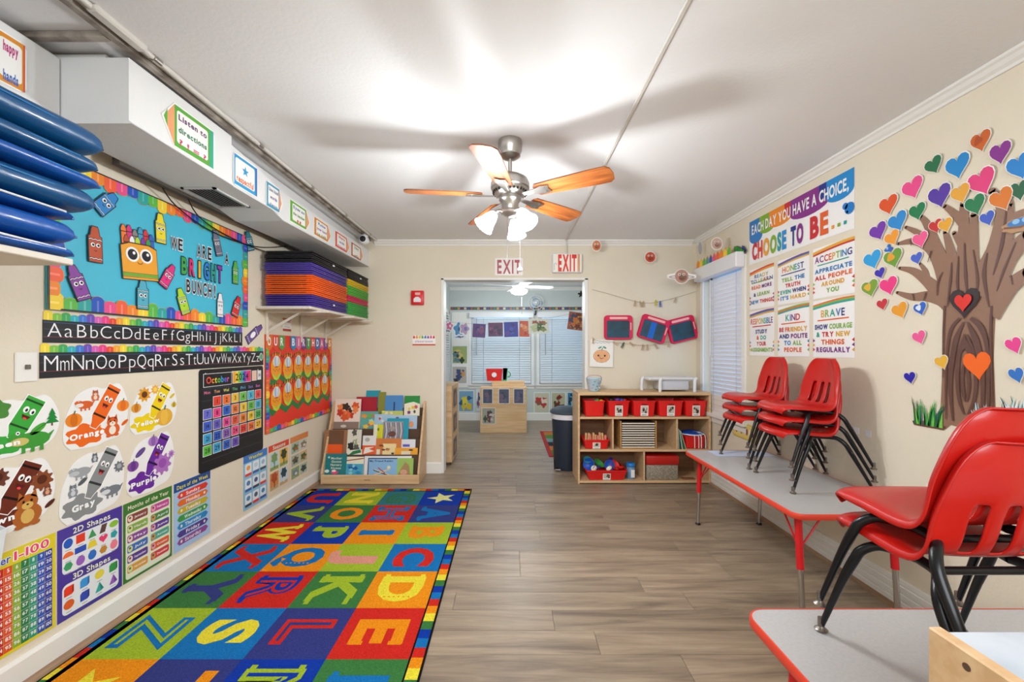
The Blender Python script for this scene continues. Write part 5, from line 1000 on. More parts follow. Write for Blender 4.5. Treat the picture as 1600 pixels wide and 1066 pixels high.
for i in range(9):
    x = cx - .095 + .0238 * i; mb = MB(); a_ = rdk.uniform(-20, 20); h_ = rdk.uniform(.045, .075); mb.M = Matrix.Translation((x, yc - .05 + rdk.uniform(-.01, .01), zt - .015)) @ Matrix.Rotation(R(a_ * .4), 4, 'Y'); mb.box(-.010, .010, -.014, .014, 0, h_, .003)
    mk('toy_block', mb, [mbw, mbw, mat('toy_pink', '#e08a78', .5)][i % 3], None, '%s letter block, %s of nine in the middle row red bin' % (['natural wood', 'natural wood', 'pinkish'][i % 3], ['leftmost', 'second from the left', 'third from the left', 'fourth from the left', 'middle one', 'fourth from the right', 'third from the right', 'second from the right', 'rightmost'][i]), 'toy block', 'wooden letter blocks')
# puzzle rack
pr = empty('puzzle_rack', (sx_(1000), SY + .16, z2_), 'wooden rack holding a pile of puzzle trays in the middle row', 'rack')
px0, px1 = sx_(970.5), sx_(1028)
for x in (px0, px1 - .012): mk('side_panel', MB().box(x, x + .012, SY + .03, SY + .30, z2_ + .001, sz_(659), .002), wood('rack_wood', '#c89a62', '#b5844d'), pr)
mk('base_board', MB().box(px0 + .012, px1 - .012, SY + .03, SY + .30, z2_ + .001, z2_ + .008), wood('rack_wood'), pr)
n = 11; zz0 = z2_ + .012; dz = (sz_(660) - zz0) / n; x0, x1 = px0 + .016, px1 - .016
for i in range(n):
    a = zz0 + i * dz; sh_ = random.uniform(-.008, .008)
    o = mk('puzzle_tray', MB().box(x0 + .002, x1 - .002, SY + .035 + sh_, SY + .28, a, a + dz * .42, .001), mat('tray_edge_white', '#efe6d4', .5), None, 'thin cream edged puzzle tray, %s in the wooden rack' % ['lowest', 'second from the bottom', 'third from the bottom', 'fourth from the bottom', 'fifth from the bottom', 'middle one', 'fifth from the top', 'fourth from the top', 'third from the top', 'second from the top', 'topmost'][i], 'puzzle tray', 'puzzle trays in the rack')
    mk('tray_core', MB().box(x0 + .006, x1 - .006, SY + .045 + sh_, SY + .275, a + dz * .42, a + dz * .74), mat('tray_core_dark', '#3a2a22', .7), o)
# folders, stool bin
for i, (cc, nm) in enumerate((('#e8e4d8', 'cream'), ('#1f6a52', 'dark green'), ('#e8e4d8', 'off white'), ('#2a8a6a', 'green'), ('#e2c8a0', 'tan'))):
    x = sx_(1061) + .006 * i; mb = MB(); dxx = .006 + .012 * i; mb.prism([(x + dxx, SY + .02, z2_ + .001), (x + dxx + .004, SY + .02, z2_ + .001), (x + .004, SY + .02, sz_(671) - .006 * i), (x, SY + .02, sz_(671) - .006 * i)], (0, .24, 0))
    mk('folder', mb, mat('folder_%d' % i, cc, .5), None, '%s upright folder leaning against the divider in the right cubby, %s' % (nm, ['leftmost', 'second', 'third', 'fourth', 'rightmost'][i]), 'folder')
e, cx, yc, zt = bin_(1071, 1104, z2_, sz_(683) - z2_, 'small red bin under a round blue seat pad in the middle row', hole=False, lab=False, d=.2, y=SY + .03)
cs = empty('blue_pad', (cx, yc, zt), 'round blue pad with white cords draped over the right cubby bin', 'pad')
mk('pad', MB().lathe([(.08, 0), (.107, .003), (.110, .012), (.104, .022), (.06, .036), (.01, .040)], (cx, yc, zt + .001), 24), mat('blue_pad_vinyl', '#1446a8', .4), cs, smooth=True)
mk('pad_rim', MB().lathe([(.112, .004), (.115, .010), (.112, .015), (.109, .010)], (cx, yc, zt + .001), 24, caps=False), M_WPLAS, cs, smooth=True)
for dx in (-.02, .02, .045, .085): mk('cord', MB().tube(smooth_path([(cx + dx * .3, yc - .04, zt + .036), (cx + dx * .8, yc - .085, zt + .024), (cx + dx, yc - .114, zt - .005), (cx + dx, yc - .118, z2_ + .012)], 4), .004, 6), M_WPLAS, cs, smooth=True)
# bottom row
e, cx, yc, zt = bin_(916, 981, z3_, sz_(736) - z3_, 'wide red bin heaped with toy dishes on the bottom row', hole=False, d=.30, y=SY + .005)
toys(None, ' toy dish heaped in the wide bottom bin', [(cx - .16, yc - .06, zt + .035, .062, 2), (cx - .17, yc - .03, zt + .075, .040, 7), (cx - .055, yc - .05, zt + .045, .060, 0), (cx - .08, yc - .10, zt + .018, .035, 4), (cx + .04, yc - .08, zt + .035, .052, 2), (cx + .10, yc - .06, zt + .03, .055, 6), (cx + .03, yc - .11, zt + .01, .03, 5), (cx + .15, yc - .08, zt + .012, .035, 6), (cx + .07, yc - .02, zt + .055, .04, 4), (cx - .12, yc - .11, zt + .012, .03, 5)], 'toy_dish')
wc = empty('wipes_canister', (sx_(989.5), SY + .09, z3_), 'blue lidded canister with white label beside the wide red bin', 'canister')
mk('canister', MB().lathe([(.036, 0), (.040, .006), (.040, .115), (.036, .12)], (sx_(989.5), SY + .09, z3_ + .001), 20), mat('canister_grey_blue', '#6f8fae', .4), wc, smooth=True)
mk('lid', MB().lathe([(.044, .12), (.046, .125), (.046, .145), (.038, .155), (.01, .158)], (sx_(989.5), SY + .09, z3_ + .001), 20), mat('blue_lid', '#1f78c0', .35), wc, smooth=True)
mk('label', MB().box(sx_(989.5) - .008, sx_(989.5) + .028, SY + .0465, SY + .049, z3_ + .02, z3_ + .095), M_WPLAS, wc)
cb = empty('clear_bin', (sx_(1037), SY + .15, z3_), 'clear storage box of beads with a red lid on the bottom row', 'storage box')
x0, x1 = sx_(1011.5), sx_(1062)
mk('tub', MB().box(x0, x1, SY + .03, SY + .30, z3_ + .001, sz_(728), .012, 2), mat('cloudy_box_of_beads', '#aca293', .35, noise=.5, nscale=60, color2='#7e7464'), cb, smooth=True)
mk('lid', MB().box(x0 - .004, x1 + .006, SY + .024, SY + .306, sz_(728), sz_(714), .010, 2), mat('deep_red_lid', '#b82018', .35), cb, smooth=True)
mk('puzzle_board', MB().box(sx_(1070), sx_(1090), SY + .04, SY + .10, z3_ + .001, z3_ + .010, .003), mat('brown_puzzle', '#8a5a3c', .6), None, 'small brown flat board lying at the right of the bottom shelf', 'board')
# on top: pail, step stool
pl = empty('pail', (sx_(932), SY + .12, SZ), 'small pale blue spotted pail on the left end of the shelf unit', 'pail'); p0 = (sx_(932), SY + .12, SZ + .001)
mk('bucket', MB().lathe([(.050, 0), (.054, .004), (.078, .12), (.082, .125), (.080, .130), (.070, .128), (.050, .02)], p0, 26, caps=True), mat('pale_blue_tin', '#b4cfda', .35), pl, smooth=True)
for i in range(14):
    a = R(-160 + 140 * ((i * 5) % 14) / 13); zz = .02 + .095 * ((i * 3) % 7) / 6; rr_ = .0545 + .024 * (zz / .12); mb = MB(); mb.ball((p0[0] + rr_ * math.cos(a), p0[1] + rr_ * math.sin(a), p0[2] + zz), (.007, .003, .007), 8, 5); mk('spot', mb, mat(['spot_pink', 'spot_blue', 'spot_white'][i % 3], ['#d88aa0', '#5a8ab0', '#f0f0f0'][i % 3], .4), pl)
mk('handle_ears', MB().tube(smooth_path([(p0[0] - .08, p0[1], p0[2] + .12), (p0[0] - .06, p0[1] - .02, p0[2] + .150), (p0[0], p0[1] - .03, p0[2] + .160), (p0[0] + .06, p0[1] - .02, p0[2] + .150), (p0[0] + .08, p0[1], p0[2] + .12)], 4), .004, 6), mat('pail_pink_handle', '#c8a0a8', .4), pl, smooth=True)
st = empty('step_stool', (sx_(1052), SY + .15, SZ), 'white plastic folding tray stool with stubby legs on top of the shelf unit', 'tray')
x0, x1, zt = sx_(1012), sx_(1093), sz_(590)
mk('tray_top', MB().box(x0 + .03, x1 - .02, SY + .05, SY + .29, zt - .035, zt - .004, .012, 2), M_WPLAS, st, smooth=True)
mk('tray_body', MB().box(x0 + .15, x1 - .075, SY + .06, SY + .27, SZ + .014, zt - .035, .014, 2), mat('grey_white_plastic', '#c9ccd4', .35), st, smooth=True)
mk('rim', MB().tube([(x0 + .04, SY + .045, zt - .016), (x1 - .03, SY + .045, zt - .016)], .008, 8), M_WPLAS, st, smooth=True)
for (x, y) in ((x0 + .012, SY + .21), (x0 + .135, SY + .035), (x1 - .03, SY + .035), (x1 - .03, SY + .25)):
    mk('leg', MB().tube(smooth_path([(x + .02, y + .01, zt - .014), (x, y, zt - .035), (x - .004, y - .004, SZ + .001)], 4), [.016] * 8 + [.014], 10), M_WPLAS, st, smooth=True)
# ================================================================ book display rack
rk = empty('book_rack', (BX(580, 4.2), 4.2, 0), 'tiered birch book display rack full of picture books in the left corner', 'book rack')
BX0, BX1 = -1.845, -.885
TI = [(4.05, .058), (4.12, .245), (4.19, .385), (4.26, .475), (4.32, .600)]
for x in (BX0, BX1 - .018):
    mb = MB(); mb.prism([(x, 4.012, .002), (x, 4.36, .002), (x, 4.36, .765), (x, 4.33, .775), (x, 4.30, .755), (x, 4.02, .13), (x, 4.012, .11)], (.018, 0, 0)); mk('side_panel', mb, M_BIRCH, rk)
mk('front_lip', MB().box(BX0 + .0, BX1, 4.008, 4.028, .002, .092, .006), M_BIRCH, rk); mk('back_panel', MB().box(BX0 + .018, BX1 - .018, 4.35, 4.36, .01, .70), M_DKWOOD, rk)
for i, (ty, tz) in enumerate(TI):
    nx = TI[i + 1][0] if i < 4 else 4.35; mk('tier_shelf', MB().box(BX0 + .018, BX1 - .018, ty - .012, nx - .014, tz - .012, tz), M_BIRCH if i == 0 else M_DKWOOD, rk)
    if i: mk('tier_riser', MB().box(BX0 + .018, BX1 - .018, ty - .02, ty - .012, TI[i - 1][1], tz + .022), M_DKWOOD, rk)
mk('maker_mark', MB().box(-1.42, -1.36, 4.0065, 4.0079, .042, .047), M_DKWOOD, rk)
def book(tier, cx0, cx1, ctop, col, label, draw=None, dy=0.0, th=.006, tilt=0):
    """crop pixels cx0, cx1, ctop -> picture book leaning back on its tier"""
    ty, tz = TI[tier]; Y = ty + dy; px0, px1 = 500 + cx0 / 7.106, 500 + cx1 / 7.106; x0, x1 = BX(px0, Y), BX(px1, Y); zt = BZ(610 + ctop / 7.106, Y + .015); h = max(zt - tz, .05) / math.cos(R(10)); W_ = x1 - x0
    c = Cv(W_, h, col, th)
    if draw: draw(c, W_, h)
    M = basis((x0, Y, tz + .002), (1, 0, 0), (0, math.sin(R(10)), math.cos(R(10)))); M = M @ Matrix.Rotation(R(tilt), 4, 'Z')
    return c.build('picture_book', M, None, GLOSS, label, 'book')
def blobs(cols, n=7, seed=1, y0=.3, y1=.9, r=.13):
    def f(c, W_, h):
        rd2 = random.Random(seed)
        for i in range(n): c.poly(blob_pts(W_ * rd2.uniform(.2, .8), h * rd2.uniform(y0, y1), W_ * r * rd2.uniform(.6, 1.3), h * r * .8, 5, .2, i), cols[i % len(cols)], 2 + i)
    return f
book(4, 500, 660, 8, '#1d9ab0', 'plain turquoise book at the back of the top tier', None, .025)
book(4, 640, 722, 25, '#8a8a34', 'olive green narrow book on the top tier', None, .016)
book(4, 395, 628, 78, '#a8142e', 'plain dark red book on the top tier', None, .004)
book(4, 716, 915, 62, '#4a8ac8', 'mid blue book with a dark spine mark on the top tier', lambda c, w, h: c.rect(w * .48, h * .25, w * .56, h * .7, '#1a3a6a', 1), .004)
book(4, 932, 1104, 66, '#efe8d0', 'book with green top and dancing figures at the right of the top tier', lambda c, w, h: (c.poly([(0, h), (w, h), (w, h * .62), (w * .6, h * .72), (w * .3, h * .68), (0, h * .62)][::-1], '#1f8a3a', 1), blobs(['#6a3a8a', '#d84a6a', '#3a3a5a', '#e8c83a'], 8, 4, .2, .55, .09)(c, w, h)), .0)
book(3, 150, 440, 104, '#f0dcd0', 'pale pink book with orange flowers on the left of the fourth tier', blobs(['#e05a2a', '#f08a4a', '#c83a1a', '#3a2a20', '#e86a3a'], 12, 2, .35, .8, .14), .008)
book(3, 150, 425, 352, '#8f7a70', 'grey brown landscape book in front of the flower book', lambda c, w, h: c.ell(w * .4, h * .5, w * .12, h * .16, '#d8d0c8', 1), -.002)
book(3, 432, 640, 240, '#5fa8a0', 'sea green book with an orange starfish on the fourth tier', blobs(['#e8603a', '#f0c84a', '#6ab05a', '#e89a3a', '#a8d8d0'], 9, 6, .2, .9, .13), .008)
book(3, 676, 914, 234, '#c2c86a', 'yellow green patterned book peeping over the pale blue one', blobs(['#7a9a3a', '#e8e0b0', '#e0a03a'], 8, 7, .5, .95, .1), .016)
book(3, 600, 790, 270, '#a8c8e0', 'pale blue book left of centre on the fourth tier', blobs(['#d8e4ec', '#c84a4a', '#e8d8c0'], 5, 8, .4, .8, .1), .004)
book(3, 760, 1075, 282, '#b0cbe4', 'pale blue book with an orange fish at the right of the fourth tier', lambda c, w, h: (c.ell(w * .8, h * .4, w * .09, h * .2, '#e89a6a', 2), c.ell(w * .3, h * .8, w * .06, h * .1, '#7a4a9a', 2)), .008)
book(2, 738, 978, 318, '#0a9ab4', 'turquoise book behind the grey tangled cover on the third tier', None, .012)
book(2, 700, 920, 352, '#9c9ca4', 'grey book with a tangled drawing on the third tier', lambda c, w, h: [c.line([(w * (i + .5) / 12, h * .1), (w * (i + 1) / 12, h * .5), (w * (i + .3) / 12, h * .95)], w * .03, ['#4a4a5a', '#dcd8d8', '#6a5a6a'][i % 3], 1 + i % 2) for i in range(12)] + [c.ell(w * .45, h * .35, w * .2, h * .15, '#6a4038', 4), c.ell(w * .45, h * .65, w * .14, h * .1, '#a89a94', 4)], .002)
book(2, 590, 696, 385, '#d8d42a', 'bright yellow small book on the third tier', lambda c, w, h: (c.rect(0, 0, w * .4, h, '#e8e8c8', 1), c.ell(w * .5, h * .7, w * .12, h * .1, '#6a8a2a', 2)), .004)
book(1, 32, 292, 448, '#9a6c4c', 'brown leather coloured book at the left of the second tier', lambda c, w, h: c.rect(w * .2, h * .42, w * .85, h * .98, '#6e4a34', 1), .010)
book(1, 60, 242, 604, '#ee5a1c', 'small orange book in front of the brown one', None, -.002)
book(1, 290, 450, 445, '#e0ddd0', 'black and white bird book on the second tier', blobs(['#2a2a26', '#5a5a50', '#f0eee4', '#1c1c1c', '#a8b08a'], 12, 9, .15, .95, .16), .012)
book(1, 466, 615, 510, '#e6e6e4', 'white book with grey circle over an orange lower half', lambda c, w, h: (c.rect(0, 0, w, h * .52, '#e85a20', 1), c.poly([(w * .1, h * .1), (w * .9, h * .25), (w * .5, h * .35), (w * .9, h * .45), (w * .2, h * .42)], '#f0ece4', 2), c.ell(w * .35, h * .8, w * .18, h * .10, '#b0b0ac', 2)), .006)
book(1, 612, 900, 540, '#d07a3c', 'tan orange book with a cream picture in the second tier middle', lambda c, w, h: (c.rect(w * .28, 0, w * .8, h * .70, '#f0d8a0', 1), c.rect(w * .05, h * .08, w * .18, h * .38, '#e8dcc8', 1), blobs(['#3a2a20', '#d8803a', '#7a3a20'], 6, 11, .1, .6, .07)(c, w, h)), .010)
book(1, 900, 1055, 550, '#e2e4ea', 'white book with blue lettering at the right of the second tier', lambda c, w, h: (c.rect(w * .1, h * .55, w * .6, h * .7, '#5a5ac0', 1), c.rect(w * .1, h * .35, w * .5, h * .48, '#8a8ad0', 1)), .014)
book(1, 832, 1084, 642, '#eea42a', 'amber book with a small picture at the right of the second tier', lambda c, w, h: (c.rect(w * .28, h * .0, w * .68, h * .62, '#e8dcc0', 1), c.ell(w * .7, h * .75, w * .1, h * .1, '#3a2a1a', 2)), .000)
book(1, 300, 468, 668, '#e8e4d8', 'small slanted white and green book between two tiers', lambda c, w, h: c.poly([(w * .05, h * .1), (w * .95, h * .5), (w * .9, h * .98), (w * .4, h * .8)], '#1f7a48', 1), -.012, tilt=4)
book(0, 285, 480, 745, '#efe8d0', 'cream book with dark red stripe peeping over the blue wave book', lambda c, w, h: c.line([(0, h * .8), (w, h * .92)], h * .05, '#9a3a20', 2), .020)
book(0, 38, 285, 712, '#177a80', 'teal book titled Mother Goose Nursery Rhymes at the left of the bottom tier', lambda c, w, h: (c.text('Mother', w * .55, h * .80, h * .09, '#e8e4c8', w=w * .5), c.text('Goose', w * .55, h * .66, h * .09, '#e8e4c8', w=w * .45), c.text('Nursery', w * .55, h * .52, h * .09, '#e8e4c8', w=w * .5), c.text('Rhymes', w * .55, h * .38, h * .08, '#e8e4c8', w=w * .45), c.star(w * .2, h * .84, w * .07, '#c8e8e8', 2), c.ell(w * .5, h * .2, w * .16, h * .08, '#e04a70', 2), c.ell(w * .46, h * .26, w * .1, h * .05, '#f0e0e0', 3), c.ell(w * .15, h * .25, w * .10, h * .07, '#dcecec', 2)), .006)
book(0, 285, 472, 822, '#48a8c8', 'blue wave covered book on the bottom tier', blobs(['#1f5aa8', '#8ad0dc', '#2a88b8'], 9, 12, .3, .95, .14), .004)
book(0, 486, 1010, 738, '#e8e8ec', 'large white landscape book behind the rabbit book', None, .014)
book(0, 850, 1032, 760, '#9cc060', 'green book with a child photo at the right of the bottom tier', lambda c, w, h: (c.poly([(0, 0), (w * .85, 0), (w * .75, h * .6), (w * .5, h * .8), (w * .3, h * .5)], '#a8885a', 1), c.ell(w * .42, h * .25, w * .22, h * .15, '#d8a088', 2)), .008)
def rabbit(c, w, h):
    c.rect(0, 0, w * .03, h, '#26324a', 1); c.rect(0, h * .95, w, h, '#26324a', 1); c.rect(w * .03, 0, w, h * .93, '#8ab8e0', 1); c.text('My Friend Rabbit', w * .46, h * .84, h * .10, '#1f3a70', w=w * .80)
    c.line([(w * .2, h * .1), (w * .75, h * .42)], h * .06, '#e8c89a', 3); c.line([(w * .2, h * .38), (w * .80, h * .05)], h * .06, '#2a2420', 3); c.line([(w * .22, h * .40), (w * .78, h * .10)], h * .03, '#f0e8d8', 4); c.line([(w * .35, h * .5), (w * .6, h * .2)], h * .05, '#c84a2a', 5); c.ell(w * .72, h * .5, w * .06, h * .1, '#e8e0c0', 3)
book(0, 526, 852, 758, '#8ab8e0', 'blue landscape book titled My Friend Rabbit on the bottom tier', rabbit, .002)
# ================================================================ trash can in the opening
tx, ty = .628, 4.58
tc_ = empty('trash_can', (tx, ty, 0), 'dark navy plastic trash can with domed lid and white liner in the opening', 'trash can')
def oval(rx, ry, z, n=28): return [Vector((tx + rx * math.cos(2 * PI * k / n), ty + ry * math.sin(2 * PI * k / n), z)) for k in range(n)]
M_CAN = mat('navy_plastic', '#27303f', .45)
mk('can_body', MB().rings([oval(.135, .135, .003), oval(.142, .142, .02), oval(.165, .165, .59)]), M_CAN, tc_, smooth=True)
mk('liner', MB().rings([oval(.170, .170, .555), oval(.172, .171, .60), oval(.168, .168, .615)]), mat('white_liner', '#dfdbe2', .5, bump=.4, bscale=20), tc_, smooth=True)
mk('lid', MB().rings([oval(.176, .176, .610), oval(.186, .186, .618), oval(.186, .186, .632), oval(.165, .165, .655), oval(.11, .11, .680), oval(.04, .04, .688)]), mat('grey_navy_lid', '#3c4854', .4), tc_, smooth=True)
mk('pedal', MB().box(tx - .14, tx - .08, ty - .16, ty - .10, .012, .03, .006), M_CHROME, tc_)
mk('pedal_arm', MB().box(tx - .150, tx - .138, ty - .10, ty - .08, .01, .12, .004), M_DARK, tc_)
# ================================================================ activity tables
M_TOP = mat('grey_laminate', '#b9b7b6', .35, noise=.08, nscale=120)
def table(x0, x1, y0, y1, zt, label, r_=.05, legs=None, adj=.24):
    e = empty('activity_table', ((x0 + x1) / 2, (y0 + y1) / 2, 0), label, 'table')
    o_ = rr_pts(x0, y0, x1, y1, r_, 8); i_ = rr_pts(x0 + .004, y0 + .004, x1 - .004, y1 - .004, r_ - .004, 8)
    mk('tabletop', MB().rings([[Vector((p[0], p[1], zt - .026)) for p in i_], [Vector((p[0], p[1], zt)) for p in i_]]), M_TOP, e)
    o2_ = rr_pts(x0 - .003, y0 - .003, x1 + .003, y1 + .003, r_ + .003, 8)
    mk('edge_band', MB().rings([[Vector((p[0], p[1], zt - .0275)) for p in i_], [Vector((p[0], p[1], zt - .027)) for p in o_], [Vector((p[0], p[1], zt - .022)) for p in o2_], [Vector((p[0], p[1], zt - .005)) for p in o2_], [Vector((p[0], p[1], zt + .0005)) for p in o_], [Vector((p[0], p[1], zt + .0008)) for p in i_]], True, False, False), M_EDGE, e, smooth=True)
    for (lx, ly, sx, sy) in legs:
        top = Vector((lx, ly, zt - .027)); foot = Vector((lx + sx * .035, ly + sy * .035, .0)); mid = top.lerp(foot, .52)
        lg = mk('leg', MB().cyl(top, mid, .0165, .0165, 14), M_REDP, e, smooth=True)
        mk('leg_insert', MB().cyl(mid, foot + Vector((0, 0, .012)), .0125, n=14), M_CHROME, lg, smooth=True)
        mk('glide', MB().lathe([(.018, .001), (.020, .004), (.014, .014)], foot, 14), M_BLK, lg, smooth=True)
        cx, cy = (x0 + x1) / 2, (y0 + y1) / 2
        for dv in (Vector((math.copysign(.13, cx - lx), 0, 0)), Vector((0, math.copysign(.13, cy - ly), 0))):
            mk('brace', MB().cyl(top.lerp(foot, .34), top + dv + Vector((0, 0, -.002)), .0045, n=8), M_REDP, lg, smooth=True)
    return e
TZ = .54
table(1.335, 1.945, 1.925, 3.165, TZ, 'long grey topped activity table with red edge along the right wall', legs=[(1.41, 2.02, 0, -1), (1.41, 3.06, 0, 1), (1.87, 2.02, 0, -1), (1.87, 3.06, 0, 1)])
table(.690, 1.90, .665, 1.227, TZ, 'nearest grey topped activity table with red edge in the right foreground', r_=.06, legs=[(.79, 1.13, -1, 0), (.79, .76, -1, 0), (1.80, 1.13, 1, 0), (1.80, .76, 1, 0)])
# ================================================================ stacking chairs
M_FOOT = mat('worn_metal_glide', '#7d746c', .35, .8)
def make_chair(label, z, x, y, rz, group):
    ch = empty('stacking_chair', (0, 0, 0))
    prof = [(-.232, .286, .120), (-.236, .300, .126), (-.228, .313, .140), (-.20, .320, .149), (-.16, .320, .153), (-.11, .315, .155), (-.05, .309, .156), (-.005, .307, .156), (.025, .314, .155), (.047, .332, .154), (.060, .356, .152), (.068, .385, .150), (.075, .415, .147), (.082, .445, .143), (.089, .475, .137), (.096, .512, .127), (.101, .544, .112), (.104, .565, .094), (.106, .579, .072), (.118, .580, .068)]
    nc = 28; P = []
    for i, (px, pz, hw) in enumerate(prof):
        row = []; back = min(max((i - 8) / 4, 0), 1)
        for j in range(-1, nc + 2):
            jj = min(max(j, 0), nc); lip = 1 if jj != j else 0
            fl_ = min(i / 5, 1); s_ = 2 * jj / nc - 1; zz = pz + (1 - back) * (.010 * abs(s_) ** 2.2 - .006 * abs(s_) ** 12) * (i > 1) - (.008 * abs(s_) ** 4 if i < 5 else 0); xx = px - back * .026 * abs(s_) ** 2 + (1 - back) * (i < 4) * .02 * s_ * s_
            row.append(Vector((xx + .016 * lip * back, (hw + .004 * lip) * s_, zz - .015 * lip * fl_ * (1 - back))))
        P.append(row)
    mb = MB(); vs = [[mb.b.verts.new(p) for p in r_] for r_ in P]; nn = nc + 2
    slots = {j for k in (7, 13, 19) for j in (k, k + 1, k + 2)}
    for i in range(len(P) - 1):
        for j in range(nn):
            if 9 <= i <= 12 and j in slots: continue
            mb.b.faces.new((vs[i][j], vs[i][j + 1], vs[i + 1][j + 1], vs[i + 1][j]))
    sh = mk('seat_shell', mb, M_RED, ch, origin=(0, 0, 0), smooth=True)
    md = sh.modifiers.new('thick', 'SOLIDIFY'); md.thickness = .007; md.offset = 1; md = sh.modifiers.new('soft', 'SUBSURF'); md.levels = 1; md.render_levels = 1
    bpy.context.view_layer.update(); ev = sh.evaluated_get(bpy.context.evaluated_depsgraph_get()); me = bpy.data.meshes.new_from_object(ev); sh.modifiers.clear(); sh.data = me; me.polygons.foreach_set('use_smooth', [True] * len(me.polygons))
    for s_ in (-1, 1):
        fr = smooth_path([(-.205, s_ * .190, .012), (-.152, s_ * .178, .16), (-.118, s_ * .171, .240), (-.106, s_ * .163, .268), (-.088, s_ * .140, .287), (-.06, s_ * .118, .289), (-.02, s_ * .105, .289)], 4)
        lg = mk('leg', MB().tube(fr, [min(.0065 + .0007 * k, .0112) for k in range(len(fr))], 10), M_BLK, ch, origin=(0, 0, 0), smooth=True)
        mk('foot', MB().lathe([(.015, 0), (.0165, .003), (.010, .008), (.0075, .012), (.0085, .016), (.0085, .034)], (-.205, s_ * .190, .001), 12), M_FOOT, lg, origin=(0, 0, 0), smooth=True)
        rr_ = smooth_path([(.212, s_ * .188, .012), (.150, s_ * .178, .13), (.098, s_ * .171, .225), (.078, s_ * .163, .262), (.056, s_ * .140, .286), (.03, s_ * .118, .289), (-.02, s_ * .105, .289)], 4)
        lg = mk('leg', MB().tube(rr_, [min(.0065 + .0007 * k, .0112) for k in range(len(rr_))], 10), M_BLK, ch, origin=(0, 0, 0), smooth=True)
        mk('foot', MB().lathe([(.015, 0), (.0165, .003), (.010, .008), (.0075, .012), (.0085, .016), (.0085, .034)], (.212, s_ * .188, .001), 12), M_FOOT, lg, origin=(0, 0, 0), smooth=True)
    mk('cross_bar', MB().cyl((-.075, -.118, .2885), (-.075, .118, .2885), .0085, n=10), M_BLK, ch, origin=(0, 0, 0), smooth=True)
    mk('cross_bar', MB().cyl((.028, -.118, .2885), (.028, .118, .2885), .0085, n=10), M_BLK, ch, origin=(0, 0, 0), smooth=True)
    return ch
ch0 = make_chair('', 0, 0, 0, 0, ''); first = True
def place(x, y, z, rz, label, group):
    global first
    M = Matrix.Translation((x, y, z)) @ Matrix.Rotation(R(rz), 4, 'Z')
    o = ch0 if first else copy_tree(ch0, M)
    if first: put(o, M); first = False
    tag(o, label, 'chair', group); return o
PT = .068
for k in range(3):
    pos = ['bottom', 'middle', 'top'][k]
    place(1.735 - .004 * k, 2.385, TZ + .001 + PT * k, -4, pos + ' red plastic chair of the nearer stack on the long wall table', 'red stacking chairs')
    place(1.755 - .004 * k, 2.845, TZ + .001 + PT * k, -2, pos + ' red plastic chair of the farther stack beside the window', 'red stacking chairs')
for k in range(2):
    pos = ['lower', 'upper'][k]; place(1.043, .925 + .004 * k, TZ + .001 + PT * k, -90, pos + ' red plastic chair of the big stack in the right foreground', 'red stacking chairs')
# birch cabinet with papers, bottom right corner
wo = empty('low_cabinet', (.95, .45, 0), 'birch cabinet corner with a dark screw hole at the bottom right of the picture', 'cabinet')
cY0, cY1, cX0, cX1 = .22, .64, .648, 1.25; cZ = H - (978 - V0) * cY1 / F
mk('side_panel', MB().box(cX0, cX0 + .020, cY0, cY1, .001, cZ, .0025), M_BIRCH, wo); mk('side_panel', MB().box(cX1 - .02, cX1, cY0, cY1, .001, cZ, .0025), M_BIRCH, wo)
mk('top_board', MB().box(cX0 + .020, cX1 - .02, cY0, cY1 - .002, cZ - .034, cZ - .014, .001), M_BIRCH, wo); mk('back_panel', MB().box(cX0 + .02, cX1 - .02, cY1 - .014, cY1 - .004, .02, cZ - .034), M_BIRCH, wo); mk('bottom_board', MB().box(cX0 + .02, cX1 - .02, cY0, cY1 - .014, .03, .05), M_BIRCH, wo)
mk('screw_hole', MB().cyl((cX0 - .0006, cY1 - .055, cZ - .022), (cX0 + .001, cY1 - .055, cZ - .022), .0055, n=12), M_DKWOOD, wo)
mk('paper_stack', MB().box(cX0 + .024, cX1 - .03, cY0 + .02, cY1 - .006, cZ - .0135, cZ - .006), mat('white_paper', '#c9d1d9', .5, noise=.08, nscale=9, color2='#b4bfc9'), None, 'white papers lying on the birch cabinet at the bottom right corner', 'papers')
# paper and poster by the window
c = Cv(.42, .24, '#ece8e0', .001)
for i in range(3): c.rect(.02, .19 - .05 * i, .40, .193 - .05 * i, '#c8c0b8', 1)
c.build('paper_banner', onR(RY(1112), .80 - .16, .002), None, PRINT, 'white lined paper taped low on the wall under the window', 'paper')
c = Cv(.36, .13, '#d8b84a', .001, outline=rr_pts(0, 0, .36, .13, .03)); c.rrect(.01, .01, .35, .12, .03, '#e8cf7a', 1)
for i in range(7): c.ell(.06 + .04 * i, .065, .013, .030, ['#8a3a5a', '#f2e8c8'][i % 2], 2, 10)
c.build('ribbon_sign', onR(RY(1146), .80 - .24, .006), None, PRINT, 'yellow ribbon shaped paper sign low on the wall behind the chairs', 'sign')
mk('paper_sheet', MB().box(1.50, 1.92, 2.98, 3.14, TZ + .001, TZ + .0025), mat('pale_blue_paper', '#c9d4ee', .5), None, 'pale blue paper sheet on the far end of the long table', 'paper')
# patches on the right wall
for x, y in ((1338.5, 673), (1357, 678)): mk('adhesive_patch', MB().box(XR - .0025, XR - .0005, RY(x) - .018, RY(x) + .018, RZ(x, y + 5), RZ(x, y - 5), .001), M_WPLAS, None, 'white wall patch in the chair shadow, %s of two' % ('left' if x < 1345 else 'right'), 'patch')
